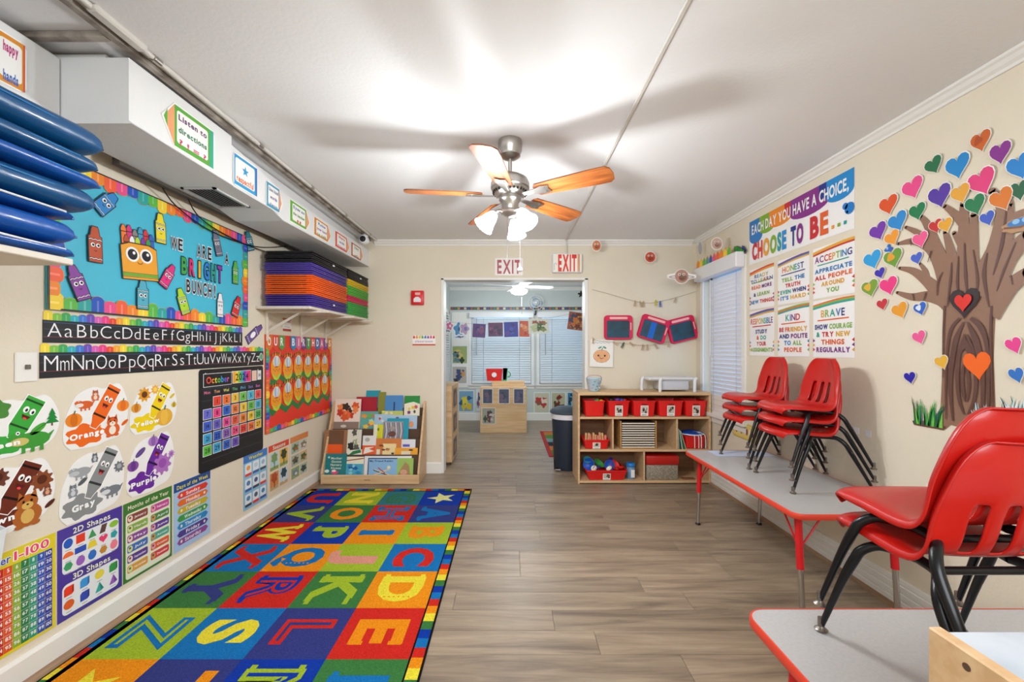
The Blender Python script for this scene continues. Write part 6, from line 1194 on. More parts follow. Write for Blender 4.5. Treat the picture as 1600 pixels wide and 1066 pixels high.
# ================================================================ right wall posters
def rp(name, x0, x1, z0, z1, label, base='#f1efee'):
    ya, yb = RY(x0), RY(x1); c = Cv(ya - yb, z1 - z0, base, .001); return c, (lambda: c.build(name, onR(ya, H + z0), None, GLOSS, label, 'poster'))
c, fin = rp('choice_banner', 1171.5, 1335.5, .70, 1.052, 'wide banner reading EACH DAY YOU HAVE A CHOICE, CHOOSE TO BE'); W_, h = c.w, c.h
for i, (a, b_, dp, cc) in enumerate(((0, .17, .55, '#1f78c0'), (.13, .32, .42, '#7fae2a'), (.25, .50, .40, '#ee8a1e'), (.42, .60, .30, '#c8222e'), (.48, .82, .46, '#862a86'), (.74, .94, .30, '#1f3088'), (.80, 1.0, .44, '#1a8ad0'))):
    pts = [(W_ * a, h), (W_ * b_, h)] + [(W_ * ((a + b_) / 2 + (b_ - a) / 2 * math.cos(t)), h * (1 - dp * .7) - h * dp * .3 * math.sin(t)) for t in [PI * k / 10 for k in range(11)]]; c.poly(pts[::-1], cc, 1 + i)
c.text('EACH DAY YOU HAVE A CHOICE,', W_ * .50, h * .78, h * .20, '#f4f4f4', w=W_ * .93, l=12, bold=.03)
c.text('CHOOSE', W_ * .24, h * .27, h * .34, ['#c8222e', '#d8382a', '#e8a02a', '#7fae2a', '#1f9aa0', '#1a8ad0'], w=W_ * .40, l=12, bold=.05); c.text('TO', W_ * .545, h * .27, h * .34, ['#1f3088', '#862a86'], w=W_ * .12, l=12, bold=.05); c.text('BE', W_ * .74, h * .28, h * .36, ['#c8222e', '#e0602a'], w=W_ * .15, l=12, bold=.05); 
for i, cc in enumerate(('#e8a02a', '#7fae2a', '#1f9aa0')): c.rect(W_ * (.84 + .045 * i), h * .12, W_ * (.86 + .045 * i), h * .18, cc, 12)
for x, y, r_ in ((.94, .42, .02), (.99, .36, .035), (.955, .31, .008)): c.ell(W_ * min(x, .97), h * y, r_, r_, '#1a7ac8', 12)
fin()
CC = dict(r='#c8322e', o='#e0642a', y='#e0a83a', g='#86b04a', t='#2aa090', b='#2a7ab8', n='#26307a', p='#7a2a80')
def trait(x0, x1, z0, z1, title, tcols, und, lines, arcs, label, deco):
    c, fin = rp('trait_poster', x0, x1, z0, z1, label); W_, h = c.w, c.h
    for i, cc in enumerate(arcs):
        t = [k / 8 for k in range(9)]; up = [(W_ * a, h * (.93 + .075 * math.sin(a * 1.6) - .026 * i)) for a in t]; lo = [(x, y - h * .034) for x, y in up]; c.poly([(x, min(y, h)) for x, y in lo] + [(x, min(y, h)) for x, y in up[::-1]], CC[cc], 1 + i)
    tl = title.split('|'); y = .78
    for k, t_ in enumerate(tl): c.text(t_, W_ * .5, h * (.76 if len(tl) == 1 else .80 - .12 * k), h * (.12 if len(tl) == 1 else .085), [CC[q] for q in tcols], w=W_ * min(.9, .115 * len(t_)), l=5)
    c.line([(W_ * .12, h * .645), (W_ * .88, h * .655)], h * .022, CC[und], 5)
    n = len(lines); 
    for k, (t_, cc) in enumerate(lines): c.text(t_, W_ * .5, h * (.53 - .40 * k / max(n - 1, 1) * (1 if n > 3 else .9)), h * .078, [CC[q] for q in cc], w=W_ * min(.90, .085 * len(t_) + .05), l=5, bold=.05)
    for k in range(3): c.poly([(0, h * (.1 + .08 * k)), (W_ * .06, h * (.13 + .08 * k)), (0, h * (.17 + .08 * k))], CC[deco[k % len(deco)]], 3); c.poly([(W_, h * (.1 + .08 * k)), (W_, h * (.17 + .08 * k)), (W_ * .94, h * (.13 + .08 * k))], CC[deco[(k + 1) % len(deco)]], 3)
    fin()
trait(1172, 1210, .330, .655, 'READY|TO LEARN', 'nbtygrp', 'g', [('READ MORE', 'ooooopppp'), ('& LEARN', 'nnggggg'), ('NEW THINGS', 'bbbbrrrrrr')], 'roy', 'poster reading READY TO LEARN, upper left of six', 'pr')
trait(1216, 1265, .330, .655, 'HONEST', 'oygtbn', 'n', [('TELL THE', 'ggggbbbb'), ('TRUTH', 'r'), ('EVEN WHEN', 'ttttnnnnn'), ("IT'S HARD", 'bbbbyyyyy')], 'pby', 'poster reading HONEST TELL THE TRUTH, upper middle of six', 'ogr')
trait(1271, 1336, .330, .655, 'ACCEPTING', 'pproygtbn', 't', [('APPRECIATE', 'b'), ('ALL PEOPLE', 'rrrroooooo'), ('AROUND', 'y'), ('YOU', 'g')], 'yyr', 'poster reading ACCEPTING APPRECIATE ALL PEOPLE, upper right of six', 'rog')
trait(1172, 1210, -.045, .315, 'RESPONSIBLE', 'rooyygttbnp', 'r', [('STUDY', 'n'), ('& DO', 'ootttt'), ('YOUR', 'r'), ('ASSIGNMENTS', 'g')], 'pby', 'poster reading RESPONSIBLE STUDY AND DO, lower left of six', 'yob')
trait(1216, 1265, -.045, .315, 'KIND', 'tbpr', 'o', [('BE FRIENDLY', 'rrrooyyyyyy'), ('AND POLITE', 'nnnnpppppp'), ('TO ALL', 'bbbggg'), ('PEOPLE', 'o')], 'got', 'poster reading KIND BE FRIENDLY AND POLITE, lower middle of six', 'bgo')
trait(1271, 1336, -.045, .315, 'BRAVE', 'ygtbn', 'o', [('SHOW COURAGE', 'nnnnnggggggg'), ('& TRY NEW', 'ttrrrryyy'), ('THINGS', 'o'), ('REGULARLY', 'p')], 'ogt', 'poster reading BRAVE SHOW COURAGE, lower right of six', 'ryp')
# crayon border above the window valance
c = Cv(.66, .085, '#e8a02a', .001, outline=[(0, 0), (.66, 0)] + [(.66 - .066 * i - .033 * (k), .05 + .035 * (k)) for i in range(10) for k in (0, 1)] + [(0, .05)])
for i in range(10): c.poly([(.004 + .066 * i, 0), (.062 + .066 * i, 0), (.062 + .066 * i, .045), (.033 + .066 * i, .078), (.004 + .066 * i, .045)], RB[i % 7], 1)
c.build('crayon_border_strip', onR(WY1 + .02, WZ1 + .078, .07), None, PRINT, 'strip of coloured crayon tips standing on top of the window valance', 'decoration')
def pcray(x, y, ang, col, L, label, off=.10):
    c = Cv(L * .35, L, '#20242a', .001, outline=[(0, 0), (L * .35, 0), (L * .35, L * .75), (L * .24, L), (L * .11, L), (0, L * .75)]); c.poly([(.004, .004), (L * .35 - .004, .004), (L * .35 - .004, L * .73), (L * .23, L * .97), (L * .12, L * .97), (.004, L * .73)], col, 1)
    for q in (.15, .45, .62): c.line([(0, L * q), (L * .35, L * (q + .03))], L * .04, '#20242a', 2)
    c.build('crayon_cutout', onR(RY(x), RZ(x, y), off) @ Matrix.Rotation(R(ang), 4, 'Z') @ Matrix.Translation((-L * .17, -L / 2, 0)), None, PRINT, label, 'decoration')
pcray(1160, 392, 60, '#2f9a3a', .17, 'green paper crayon at the near end of the window valance', .03); pcray(1096, 431, -25, '#6a2a5a', .14, 'dark purple paper crayon at the far end of the window valance', .05); pcray(1166, 389, 40, '#3a50b0', .08, 'tiny blue paper crayon tip next to the choice banner', .02)
# ================================================================ tree mural and hearts
def hx(x, y): return (RY(1360) - RY(x), RZ(x, y) - .5)
tr = Cv(1, 1, '#8f6c58', .001, outline=[hx(*p) for p in [(1469, 662), (1472, 600), (1474, 540), (1474, 480), (1478, 445), (1500, 420), (1540, 420), (1563, 448), (1556, 480), (1553, 560), (1556, 640), (1571, 668), (1548, 664), (1530, 668), (1512, 661), (1500, 668), (1486, 664), (1478, 671)]])
tr.out = tr.out
BR, DK = '#8f6c58', '#5f4038'
bl_ = [([(1502, 490), (1478, 468), (1450, 463), (1425, 464), (1402, 457)], [.11, .08, .05, .035, .015]), ([(1480, 470), (1450, 440), (1428, 424), (1406, 419)], [.08, .05, .035, .015]), ([(1450, 445), (1447, 425), (1438, 412)], [.03, .025, .012]), ([(1492, 460), (1474, 415), (1455, 388), (1430, 377), (1404, 381)], [.12, .08, .05, .035, .015]),
    ([(1478, 420), (1462, 380), (1450, 352), (1440, 338)], [.06, .045, .035, .018]), ([(1458, 388), (1438, 366), (1416, 355)], [.04, .03, .015]), ([(1498, 455), (1488, 400), (1478, 362)], [.07, .04, .02]), ([(1508, 450), (1507, 380), (1507, 318)], [.09, .05, .03]), ([(1507, 352), (1492, 334), (1477, 322)], [.035, .03, .018]),
    ([(1504, 385), (1492, 364)], [.03, .018]), ([(1518, 450), (1521, 385), (1523, 335)], [.07, .045, .025]), ([(1530, 460), (1562, 390), (1573, 320)], [.14, .09, .05]), ([(1572, 330), (1552, 298)], [.045, .025]), ([(1540, 465), (1575, 405), (1612, 365)], [.12, .07, .05]), ([(1545, 490), (1580, 448), (1612, 425)], [.10, .06, .05]), ([(1565, 360), (1588, 340), (1610, 330)], [.05, .04, .03])]
def smw(pts, w_):
    q = smooth_path([hx(*p) + (0,) for p in pts], 5); n_ = len(w_) - 1; return [(v.x, v.y) for v in q], [w_[min(int(i / 5), n_)] * (1 - (i % 5) / 5) + w_[min(int(i / 5) + 1, n_)] * (i % 5) / 5 for i in range(len(q))]
for k, (pts, w_) in enumerate(bl_):
    p_, q_ = smw(pts, w_); tr.line(p_, q_, BR, 1 + k); tr.ell(p_[-1][0], p_[-1][1], q_[-1] / 2, q_[-1] / 2, BR, 1 + k, 10)
GR = [([(1508, 503), (1496, 530), (1489, 570), (1487, 610), (1491, 658)], [.004, .020, .018, .014, .006]), ([(1513, 503), (1526, 530), (1535, 570), (1538, 610), (1536, 658)], [.004, .024, .020, .014, .006]), ([(1509, 522), (1501, 552), (1498, 590), (1501, 625), (1509, 648)], [.004, .014, .014, .012, .004]), ([(1512, 522), (1521, 548), (1527, 590), (1524, 625), (1514, 648)], [.004, .018, .014, .012, .004]),
    ([(1502, 497), (1488, 515), (1482, 550), (1480, 600), (1480, 655)], [.010, .012, .008, .007, .004]), ([(1519, 497), (1535, 512), (1545, 545), (1547, 600), (1546, 655)], [.014, .020, .012, .010, .005]), ([(1552, 478), (1550, 520), (1552, 600), (1553, 640)], [.008, .008, .006, .004]), ([(1478, 478), (1476, 520), (1475, 590)], [.006, .006, .003]), ([(1511, 562), (1506, 585), (1507, 612), (1512, 628), (1516, 605), (1514, 580), (1511, 562)], [.006, .012, .012, .004, .012, .012, .006]),
    ([(1475, 425), (1468, 440), (1466, 462)], [.003, .008, .003]), ([(1489, 410), (1487, 440), (1482, 480)], [.003, .009, .003]), ([(1500, 400), (1498, 440), (1500, 462)], [.003, .010, .004]), ([(1509, 380), (1511, 430), (1514, 462)], [.003, .012, .004]), ([(1523, 390), (1530, 440), (1524, 468)], [.003, .010, .004]), ([(1545, 395), (1540, 430), (1548, 480)], [.003, .014, .004]), ([(1575, 325), (1568, 380), (1554, 430)], [.003, .012, .003]), ([(1590, 378), (1572, 420), (1560, 455)], [.003, .008, .003]), ([(1457, 392), (1452, 410)], [.006, .003]), ([(1428, 459), (1430, 470)], [.006, .003]), ([(1449, 457), (1445, 470)], [.007, .003]), ([(1424, 375), (1426, 384)], [.004, .003]), ([(1582, 430), (1585, 445)], [.006, .004])]
for k, (pts, w_) in enumerate(GR): tr.line(*smw(pts, [q * 1.1 for q in w_]), DK, 20 + k % 3)
tr.poly([hx(*p) for p in [(1503, 552), (1509, 525), (1518, 540), (1525, 556), (1516, 556), (1510, 545)]], DK, 24)
tr.build('tree_mural', onR(RY(1360), .5, .001), None, PRINT, 'brown paper tree with spreading branches on the right wall', 'tree decoration')
def nest():
    c = Cv(.13, .07, '#b58a62', .001, outline=blob_pts(.065, .03, .062, .028, 9, .08, 1)); c.ell(.065, .04, .045, .016, '#3a78b8', 1); c.ell(.05, .045, .012, .010, '#8ac0e8', 2); c.ell(.08, .045, .012, .010, '#8ac0e8', 2); c.line([(.01, .03), (.065, .02), (.12, .035)], .008, '#7a5236', 3)
    c.build('bird_nest_cutout', onR(RY(1568), RZ(1568, 370), .010), None, PRINT, 'paper bird nest with blue eggs on the right side of the tree', 'decoration')
nest()
def heart(x, y, s_, col, label, c2=None, rot=None, off=.006, word=None):
    k = XR / (x - U0); kh = F * XR / (x - U0) ** 2; w_ = s_ * kh * .98; h_ = s_ * k * 1.02; rt = random.uniform(.05, .38) if rot is None else rot
    c = Cv(1, 1, '#f0ede8' if c2 != 'n' else col, .0012, outline=heart_pts(0, 0, w_ * 1.08, h_ * 1.08, rt)); c.heart(0, 0, w_, h_, col, 1, rt)
    if c2 and c2 != 'n': c.poly(blob_pts(-w_ * .14, h_ * .12, w_ * .2, h_ * .2, 3, .15, int(x)), c2, 2)
    if word: c.text(word, 0, h_ * .05, h_ * .11, '#5a1a4a', w=w_ * .5, l=3, rot=.35)
    c.build('paper_heart', onR(RY(x), RZ(x, y), off + .0004 * (int(x) % 7)), None, PRINT, label, 'heart', 'paper hearts around the tree')
HE = [(1535.6, 222, 33, '#c8601e', 'rust orange paper heart, highest of all over the tree', '#b04a18'), (1566.6, 240.5, 35, '#84288c', 'dark purple heart right of the highest orange one'), (1462.4, 259.4, 28, '#1d6e44', 'dark green heart left of the big blue heart at the tree top'), (1499, 261.6, 39, '#1886cc', 'big bright blue heart below left of the highest orange heart'),
    (1597, 262, 42, '#1a80cc', 'big blue heart cut by the right edge of the picture'), (1538.4, 286, 44, '#e03a7c', 'large pink heart with a name written on it', None), (1428.7, 295.4, 34, '#ea4a8c', 'plain pink heart at the upper left of the crown'), (1470.9, 308, 37, '#5232a0', 'violet heart beside the yellow one at the top branches'),
    (1504.6, 304, 31, '#e4a436', 'yellow heart between the violet and large pink hearts'), (1527, 321.6, 33, '#147848', 'green heart in the middle of the crown'), (1569, 313, 38, '#d8761e', 'amber orange heart on the right branches'), (1596, 299, 32, '#125e3a', 'deep green heart under the big blue one at the right edge'),
    (1546.9, 342.4, 24, '#3858c0', 'small royal blue heart hanging between two right branches'), (1391, 321.6, 30, '#de5220', 'red orange heart at the left side of the crown'), (1435.7, 332, 27, '#137a4a', 'small green heart on the tip of a left branch'), (1406, 347.5, 31, '#2a8ad0', 'sky blue heart overlapping the left branch tip'),
    (1465.2, 354.5, 22, '#c42a2a', 'small dark red heart beside a small yellow one'), (1480.7, 353, 23, '#e4a42a', 'small yellow heart touching a dark red one'), (1375, 363, 28, '#7436ac', 'purple heart at the left edge of the crown'), (1397, 373, 24, '#ee9a30', 'light orange heart under the sky blue one'),
    (1441.3, 375.6, 25, '#ee5890', 'salmon pink heart lying on a left branch'), (1366, 407.4, 29, '#2a9edc', 'light blue heart at the far left'), (1398.5, 405, 30, '#6a9a34', 'green heart with an orange corner on a lower left branch', '#e8a030'), (1435, 404.6, 19, '#4660c4', 'small periwinkle heart on a lower twig'),
    (1378, 427.7, 17, '#3a2eae', 'tiny indigo heart at the lower left'), (1362, 451.6, 27, '#7aa038', 'green and yellow blended heart, lowest at the far left', '#e0b040'), (1391.5, 448, 29, '#ec3884', 'bright pink heart at the tip of the lowest left branch'), (1381, 476.6, 18, '#c43038', 'small crimson heart under the lowest left branch'),
    (1409, 486.3, 26, '#e89c28', 'golden heart under the lowest left branch'), (1441.2, 483.4, 21, '#2c60c4', 'blue heart with white stripes left of the trunk', '#dfe8f2'), (1439.5, 528.3, 22, '#ec5a96', 'small pink heart alone left of the trunk'), (1474.9, 567.3, 22, '#e2ae34', 'yellow heart on the left edge of the trunk'),
    (1530.2, 573, 42, '#ee6612', 'big orange felt heart on the trunk', 'n'), (1424.6, 591.2, 19, '#2a22a8', 'deep blue heart, lowest left of the trunk'), (1588.8, 541.2, 27, '#e43c8e', 'pink heart right of the trunk'), (1592.4, 587.6, 25, '#2a70c4', 'blue heart low right of the trunk')]
for hh_ in HE:
    heart(hh_[0], hh_[1], hh_[2], hh_[3], hh_[4], hh_[5] if len(hh_) > 5 else None, word='Yaneth' if False else None)
heart(1509.5, 475, 45, '#2f2024', 'large black heart on the trunk behind the red one', 'n', 0.0); heart(1509.5, 474, 26, '#d8281c', 'shiny red heart inside the black heart on the trunk', 'n', 0.0, .012)
c = Cv(.05, .05, None, .001, outline=blob_pts(.025, .025, .02, .022, 4, .25, 3)); c.base = '#2a62b8'; c.ell(.018, .032, .006, .008, '#9ac0e8', 1); c.build('butterfly_cutout', onR(RY(1383), RZ(1383, 399), .004), None, PRINT, 'tiny blue paper butterfly over the green and orange heart', 'decoration')
def grass(xc, yb, wpx, hpx, label, pale=False, seed=1):
    rd2 = random.Random(seed); k = XR / (xc - U0); kh = F * XR / (xc - U0) ** 2; W_, h = wpx * kh, hpx * k
    c = Cv(W_, h, None, .001, outline=[(W_ * .1, 0), (W_ * .9, 0), (W_ * .95, h * .12), (W_ * .5, h * .2), (W_ * .05, h * .12)]); c.base = '#6a4234' if not pale else '#2a6a3a'
    for i in range(34):
        x = W_ * rd2.uniform(.12, .88); t_ = (x / W_ - .5) * 1.1 + rd2.uniform(-.35, .35); L = h * rd2.uniform(.5, 1); c.line([(x, h * .05), (x + t_ * L * .25, L * .6), (x + t_ * L * .55, L * .92)], [.010, .006, .001], (['#e8f0f0', '#9ac8d8', '#2a7a6a', '#cfe4ea'] if pale else ['#1f6a3a', '#3aa04a', '#7ac04a', '#1a5a5a', '#0f4a3a'])[i % 4], 2 + i % 5)
    c.build('grass_cutout', onR(RY(xc) + W_ / 2, RZ(xc, yb), .004), None, PRINT, label, 'decoration')
grass(1452, 668, 58, 50, 'green paper grass tuft left of the trunk', False, 1); grass(1546, 676, 52, 56, 'pale frosty paper grass tuft right of the trunk', True, 2); grass(1590, 655, 40, 40, 'second pale grass tuft behind the foreground chair', True, 4)
# ================================================================ next room
F2 = lambda px, Y: BX(px, Y)
# wooden shelf units seen from behind
cbY = 6.49; x0, x1, zt = BX(750, cbY), BX(823, cbY), BZ(605, cbY)
cb = empty('room_divider_shelf', ((x0 + x1) / 2, cbY + .18, 0), 'birch cabinet with picture cards in the middle of the next room', 'cabinet')
mk('carcass', MB().box(x0, x1, cbY, cbY + .35, 0.001, zt, .006), M_BIRCH, cb); mk('riser', MB().box(BX(768, cbY), BX(820, cbY), cbY + .12, cbY + .34, zt, zt + .085, .005), M_BIRCH, cb)
def pic(x0, x1, y0, y1, Y, cols, label, name='picture_card', seed=0, border='#e8ecf0', par=None):
    a, b_, z0, z1 = BX(x0, Y), BX(x1, Y), BZ(y1, Y), BZ(y0, Y); c = Cv(b_ - a, z1 - z0, border, .0015); m_ = min(c.w, c.h) * .05; c.rect(m_, m_, c.w - m_, c.h - m_, cols[0], 1); rd2 = random.Random(seed)
    for i in range(7): c.poly(blob_pts(c.w * rd2.uniform(.25, .75), c.h * rd2.uniform(.2, .75), c.w * rd2.uniform(.08, .22), c.h * rd2.uniform(.06, .2), 4, .2, i), cols[1 + i % (len(cols) - 1)], 2 + i)
    return c.build(name, basis((a, Y - .002, z0), (1, 0, 0), (0, 0, 1)), par, GLOSS, None if par else label, None if par else 'picture')
for i, (a, b_) in enumerate(((754, 770), (779, 796), (802.5, 818.5))): pic(a, b_, 607.5, 631, cbY, ['#4a5068', '#5a6080', '#3a4058', '#705a70'], '', 'picture_card', i, '#dfe2e8', cb)
pic(752.5, 774.5, 637, 663, cbY, ['#9a9a90', '#5a3a44', '#3a4a34', '#c8b8b0'], '', 'photo', 5, '#d8d0c0', cb)
e = empty('red_caddy', (BX(774, 6.55), 6.55, zt + .085), 'red plastic caddy with a white badge on top of the next room cabinet', 'bin'); zb = zt + .086
mk('tub', MB().rings([[Vector((x, y, z)) for x, y in ((-.39 + s_, 6.62 + s2), (-.12 - s_, 6.62 + s2), (-.12 - s_, 6.80 - s2), (-.39 + s_, 6.80 - s2))] for z, s_, s2 in ((zb, .02, .01), (zb + .19, 0, 0), (zb + .19, .01, .01), (zb + .02, .03, .02))]), M_BIN, e)
mk('badge', MB().lathe([(.04, 0), (.04, .002)], (-.255, 6.612, zb + .10), 14, Matrix.Rotation(R(90), 4, 'X')), M_WPLAS, e)
e = empty('green_caddy', (-.09, 6.70, zb), 'green plastic caddy behind the red one on the next room cabinet', 'bin')
mk('tub', MB().rings([[Vector((x, y, z)) for x, y in ((-.115 + s_ * .0, 6.64), (-.035 - s_, 6.64), (-.035 - s_, 6.80), (-.115, 6.80))] for z, s_ in ((zb, .02), (zb + .20, 0), (zb + .20, .01), (zb + .02, .03))]), mat('green_plastic', '#1f9a52', .4), e); mk('handle', MB().tube(smooth_path([(-.035, 6.66, zb + .15), (.0, 6.66, zb + .13), (.0, 6.66, zb + .08), (-.04, 6.66, zb + .06)], 3), .008, 6), mat('green_plastic'), e)
# tall cubby at the left of the opening
Y = 4.66; x0, x1 = BX(688, Y), BX(706, Y); zt = BZ(603, Y)
cu = empty('cubby_cabinet', ((x0 + x1) / 2, 4.85, 0), 'birch cubby cabinet just inside the opening on the left', 'cabinet')
mk('carcass', MB().box(-1.0, x1, Y + .012, 5.25, .03, zt, .004), M_BIRCH, cu); mk('toe_base', MB().box(-.98, x1 - .02, Y + .03, 5.2, .001, .03), M_DKWOOD, cu)
for i in range(3):
    za = .035 + (zt - .04) * i / 3; mk('drawer_front', MB().box(-1.0, x1 - .001, Y, Y + .012, za + .003, za + (zt - .04) / 3 - .010, .003), M_BIRCH, cu)
    c = Cv(.30, .22, '#8a7a6a', .001); c.rect(.02, .02, .28, .2, '#4a4048', 1); c.ell(.15, .1, .06, .07, '#a88a78', 2); c.build('picture_card', basis((x1 + .0005, Y + .12, za + .02), (0, 1, 0), (0, 0, 1)), cu)
# posters of the far room
for (a, b_, y0_, y1_, cols, lab, sd) in ((706, 731, 540, 569, ['#9aa86a', '#2a3a2a', '#c8b86a', '#5a7a8a'], 'picture of a bird in a meadow on the far room left strip, above another', 1), (706, 730, 572, 600, ['#b8b0a8', '#3a4a7a', '#c89a5a', '#2a3038'], 'picture of children on the far room left strip, lower one', 2), (707, 729, 506, 530, ['#d8dce0', '#3a6aa0', '#b85a4a', '#2a2a34'], 'picture card with blue shapes high on the far room left strip', 3),
    (716, 741, 610, 644, ['#7aa8c8', '#e0c030', '#2a5a8a', '#e8d84a'], 'poster of yellow flowers under a blue sky by the far cabinet', 4), (744, 751, 606, 642, ['#dfe4ea', '#3a5a8a', '#c84a4a'], 'narrow list poster beside the flower poster', 5), (834, 859, 613, 646, ['#c8c8b0', '#b83a34', '#8a5a44', '#e8d8c8'], 'poster of children in red at the far room right', 6), (861, 884, 613, 641, ['#b8b89a', '#5a3a2a', '#8a2a24', '#3a3a2a'], 'poster of a running figure at the far room right', 7), (886, 904, 613, 637, ['#3a88b0', '#2a3a44', '#6ac0d8'], 'blue poster at the right end of the far room wall', 8)):
    pic(a, b_, y0_, y1_, YF - (.0125 if sd <= 3 else 0), cols, lab, 'wall_picture', sd)
# border strip
c = Cv(BX(918, YF) - BX(704, YF), .055, '#3a3a4a', .001); n = 42
for i in range(n): c.rect(c.w * (i + .1) / n, .008, c.w * (i + .9) / n, .047, ['#a85a3a', '#3a5a8a', '#d8c8a8', '#6a3a6a', '#c8a04a', '#4a7a6a'][i * 5 % 6], 1)
c.build('wall_border', basis((BX(704, YF), YF - .003, BZ(484.5, YF)), (1, 0, 0), (0, 0, 1)), None, PRINT, 'patterned paper border strip above the far room windows', 'border')
# wall fan
Y = YF - .22; cx, cz = BX(837.5, Y), BZ(473, Y)
wf = empty('wall_fan', (cx, Y, cz), 'white round wall fan with wire cage over the far room windows', 'fan')
mb = MB()
for r_ in (.135, .09, .045): mb.tube([(cx + r_ * math.cos(t), Y - .03 * (1 - r_ / .15), cz + r_ * math.sin(t)) for t in [2 * PI * k / 20 for k in range(21)]], .004, 5)
for k in range(16): t = 2 * PI * k / 16; mb.tube([(cx + .02 * math.cos(t), Y - .03, cz + .02 * math.sin(t)), (cx + .135 * math.cos(t), Y, cz + .135 * math.sin(t))], .0025, 4)
mk('cage', mb, M_WPLAS, wf)
for k in range(3):
    t = 2 * PI * k / 3; mb = MB(); mb.M = Matrix.Translation((cx, Y + .03, cz)) @ Matrix.Rotation(t, 4, 'Y') @ Matrix.Rotation(R(25), 4, 'X'); mb.prism([(p[0], 0, p[1]) for p in [(.0, -.015), (.05, -.045), (.105, -.035), (.115, .01), (.07, .035), (.0, .015)]], (0, .003, 0)); mk('fan_blade', mb, mat('fan_blade_blue', '#8aa4b8', .4), wf)
mk('hub', MB().lathe([(.025, 0), (.028, .03), (.01, .045)], (cx, Y + .02, cz), 14, Matrix.Rotation(R(90), 4, 'X')), M_WPLAS, wf, smooth=True); mk('motor', MB().box(cx - .04, cx + .04, Y + .05, Y + .13, cz - .04, cz + .04, .015, 2), M_WPLAS, wf, smooth=True)
mk('wall_arm', MB().tube([(cx, Y + .08, cz - .03), (cx, Y + .10, cz - .16), (cx, YF - .002, cz - .20)], .014, 8), mat('dark_grey_plastic', '#4a5058', .5), wf)
c = Cv(1, 1, '#1c1e22', .001, outline=blob_pts(0, 0, .05, .05, 5, .35, 2)); c.build('handprint', basis((BX(908, YF), YF - .003, BZ(460, YF)), (1, 0, 0), (0, 0, 1)), None, PRINT, 'small black handprint cutout high on the far room wall', 'decoration')
# hanging paintings on a string
Ys = 5.6
SP = [(NX0 + .001, Ys, BZ(500, Ys)), (BX(700, Ys), Ys, BZ(503, Ys)), (BX(748, Ys), Ys, BZ(507, Ys)), (BX(800, Ys), Ys, BZ(505, Ys)), (BX(842, Ys), Ys, BZ(500, Ys)), (BX(885, Ys), Ys, BZ(492, Ys)), (BX(925, Ys), Ys, BZ(485, Ys)), (NX1 - .001, Ys, BZ(470, Ys))]
def spz(x):
    for a, b_ in zip(SP, SP[1:]):
        if a[0] <= x <= b_[0]: return a[2] + (b_[2] - a[2]) * (x - a[0]) / (b_[0] - a[0])
    return SP[-1][2]
mk('art_string', MB().tube(SP, .002, 4), M_STRING, None, 'string of hanging paintings stretched across the next room', 'string')
for i, (a, b_, y0_, y1_, cols, lab, an) in enumerate(((738, 758, 507, 527, ['#5a3a80', '#7a5a9a', '#3a2a60', '#8a4a6a'], 'violet painting, leftmost on the string', -3), (763, 786, 507, 526, ['#6a3a6a', '#4a2a5a', '#8a5a7a', '#3a3a5a'], 'plum coloured painting second on the string', 1), (788, 810, 505, 527, ['#2f3fae', '#4a5ac8', '#6a3a9a', '#2a2a80'], 'deep blue painting third on the string', 2), (811, 827, 504, 526, ['#d8603a', '#e8905a', '#b83a2a', '#e8b8a0'], 'orange red painting partly behind the green one', -2), (826, 858, 500, 522, ['#8a9a5a', '#4a6a34', '#c8d0a8', '#a85a4a'], 'green leafy painting on a white sheet', 2))):
    Yk = Ys - .004 - .004 * i; A, B_ = BX(a, Yk), BX(b_, Yk); z0 = BZ(y1_, Yk); z1 = spz((A + B_) / 2) + .012; c = Cv(B_ - A, z1 - z0, cols[0] if i < 4 else '#e8ece0', .001); rd2 = random.Random(i)
    for k in range(14): c.poly(blob_pts(c.w * rd2.uniform(.2, .8), c.h * rd2.uniform(.2, .8), c.w * .14, c.h * .12, 5, .25, k), cols[k % 4], 1 + k)
    c.build('hanging_painting', basis((A, Yk, z0), (1, 0, R(an)), (-R(an), 0, 1)), None, PRINT, lab, 'painting')
c = Cv(.26, .24, '#a85a44', .001)
for k in range(18): c.poly(blob_pts(.26 * random.uniform(.15, .85), .24 * random.uniform(.15, .85), .04, .03, 5, .25, k), ['#d87a3a', '#7a3a3a', '#4a4a6a', '#c8a04a'][k % 4], 1 + k % 9)
c.build('hanging_painting', basis((BX(886, Ys), Ys - .004, spz(BX(900, Ys)) - .215), (1, 0, -.13), (.13, 0, 1)), None, PRINT, 'rust coloured painting hanging apart at the right of the opening', 'painting')
for i, (x, y, cc, s_) in enumerate(((698, 518, '#7a8aa0', .07), (702.5, 508, '#d86aa0', .05), (717, 515, '#4a90c8', .08), (726, 518, '#b89ac0', .07))):
    c = Cv(1, 1, '#e8ecf0', .001, outline=blob_pts(0, 0, s_, s_ * 1.3, 5, .15, i)); c.poly(blob_pts(0, 0, s_ * .8, s_ * 1.0, 5, .2, i), cc, 1); c.ell(s_ * .2, 0, s_ * .3, s_ * .4, ['#c84a4a', '#f0e0e8', '#2a4a80', '#6a7ac0'][i], 2); c.build('hanging_cutout', basis((BX(x, Ys), Ys - .004 - .003 * i, spz(BX(x, Ys)) - s_ * 1.1 - .0), (1, 0, 0), (0, 0, 1)), None, PRINT, ['grey blue', 'pink', 'blue', 'lilac'][i] + ' paper cutout hanging at the left end of the string', 'decoration')
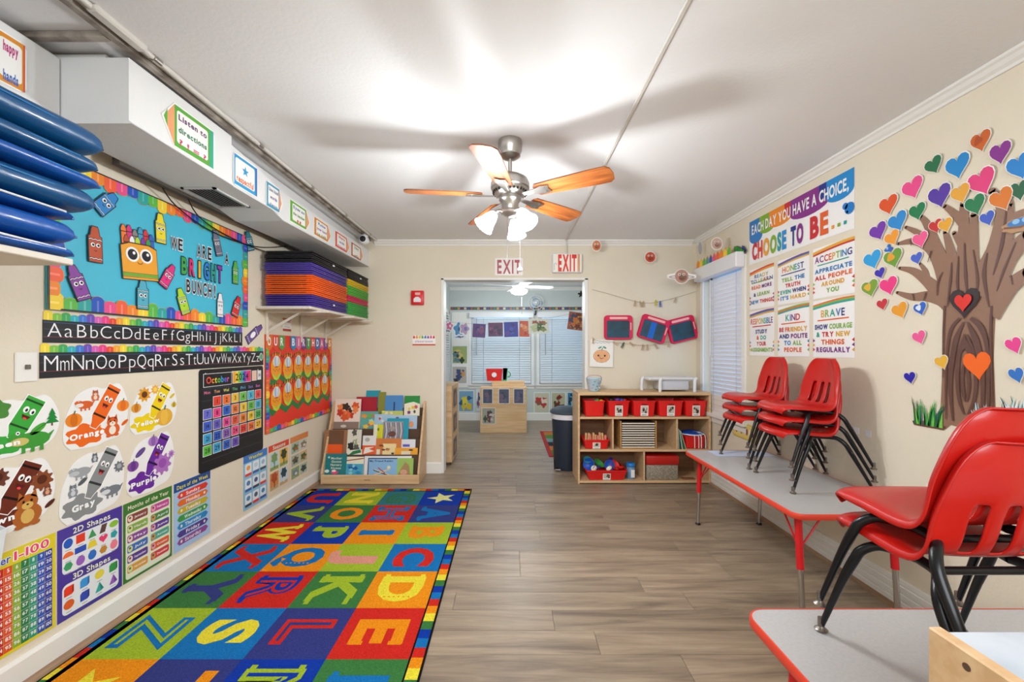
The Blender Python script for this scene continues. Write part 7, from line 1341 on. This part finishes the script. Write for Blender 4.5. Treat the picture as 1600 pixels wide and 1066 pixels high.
# rug in next room
c = Cv(1.3, 1.55, '#b83a3a', .008); n = 6
for i in range(5):
    for j in range(n): c.rect(.05 + 1.2 * i / 5, .05 + 1.45 * j / n, .05 + 1.2 * (i + .97) / 5, .05 + 1.45 * (j + .97) / n, ['#5a8a3a', '#c87a3a', '#2a3040', '#7a9a9a'][(i * 3 + j) % 4], 1)
c.build('patterned_rug', Matrix.Translation((BX(845, 6.4), 5.05, .001)) @ Matrix.Rotation(R(0), 4, 'Z'), None, RUGM, 'small patterned carpet with a red border behind the trash can', 'rug')
# next room ceiling fan
gx, gy, gz = BX(811, 6.1), 6.1, ZC - .22
g = empty('ceiling_fan', (gx, gy, ZC), 'white ceiling fan with one lit bowl seen through the opening', 'ceiling fan')
mk('canopy', MB().lathe([(.06, 0), (.06, -.04), (.02, -.06)], (gx, gy, ZC - .001), 18), M_WPLAS, g, smooth=True); mk('downrod', MB().cyl((gx, gy, ZC - .06), (gx, gy, gz + .04), .01), M_WPLAS, g); mk('motor_housing', MB().lathe([(.03, .05), (.09, .03), (.10, 0), (.08, -.03), (.05, -.04)], (gx, gy, gz), 22), M_WPLAS, g, smooth=True)
for k in range(4):
    a = R(15 + 90 * k); mb = MB(); mb.M = Matrix.Translation((gx, gy, gz)) @ Matrix.Rotation(a, 4, 'Z') @ Matrix.Rotation(R(-11), 4, 'X'); mb.prism([(x, y, -.003) for x, y in [(.08, -.03), (.2, -.055), (.5, -.065), (.54, -.03), (.54, .03), (.5, .065), (.2, .055), (.08, .03)]], (0, 0, .006)); mk('blade', mb, M_WPLAS, g)
mk('lamp_bowl', MB().lathe([(.05, -.04), (.12, -.055), (.13, -.075), (.11, -.105), (.06, -.125), (.01, -.13)], (gx, gy, gz), 24), mat('lit_bowl', '#f4faff', .4, emit=9.0), g, smooth=True)
mk('pull_chain', MB().cyl((gx + .04, gy - .05, gz - .12), (gx + .04, gy - .05, gz - .42), .002, n=5), M_CHROME, g)
bulb('next_room_bulb', (gx, gy, gz - .22), P_NEXT, (.86, .95, 1.0), .1)
bpy.data.objects.remove(_to, do_unlink=True)
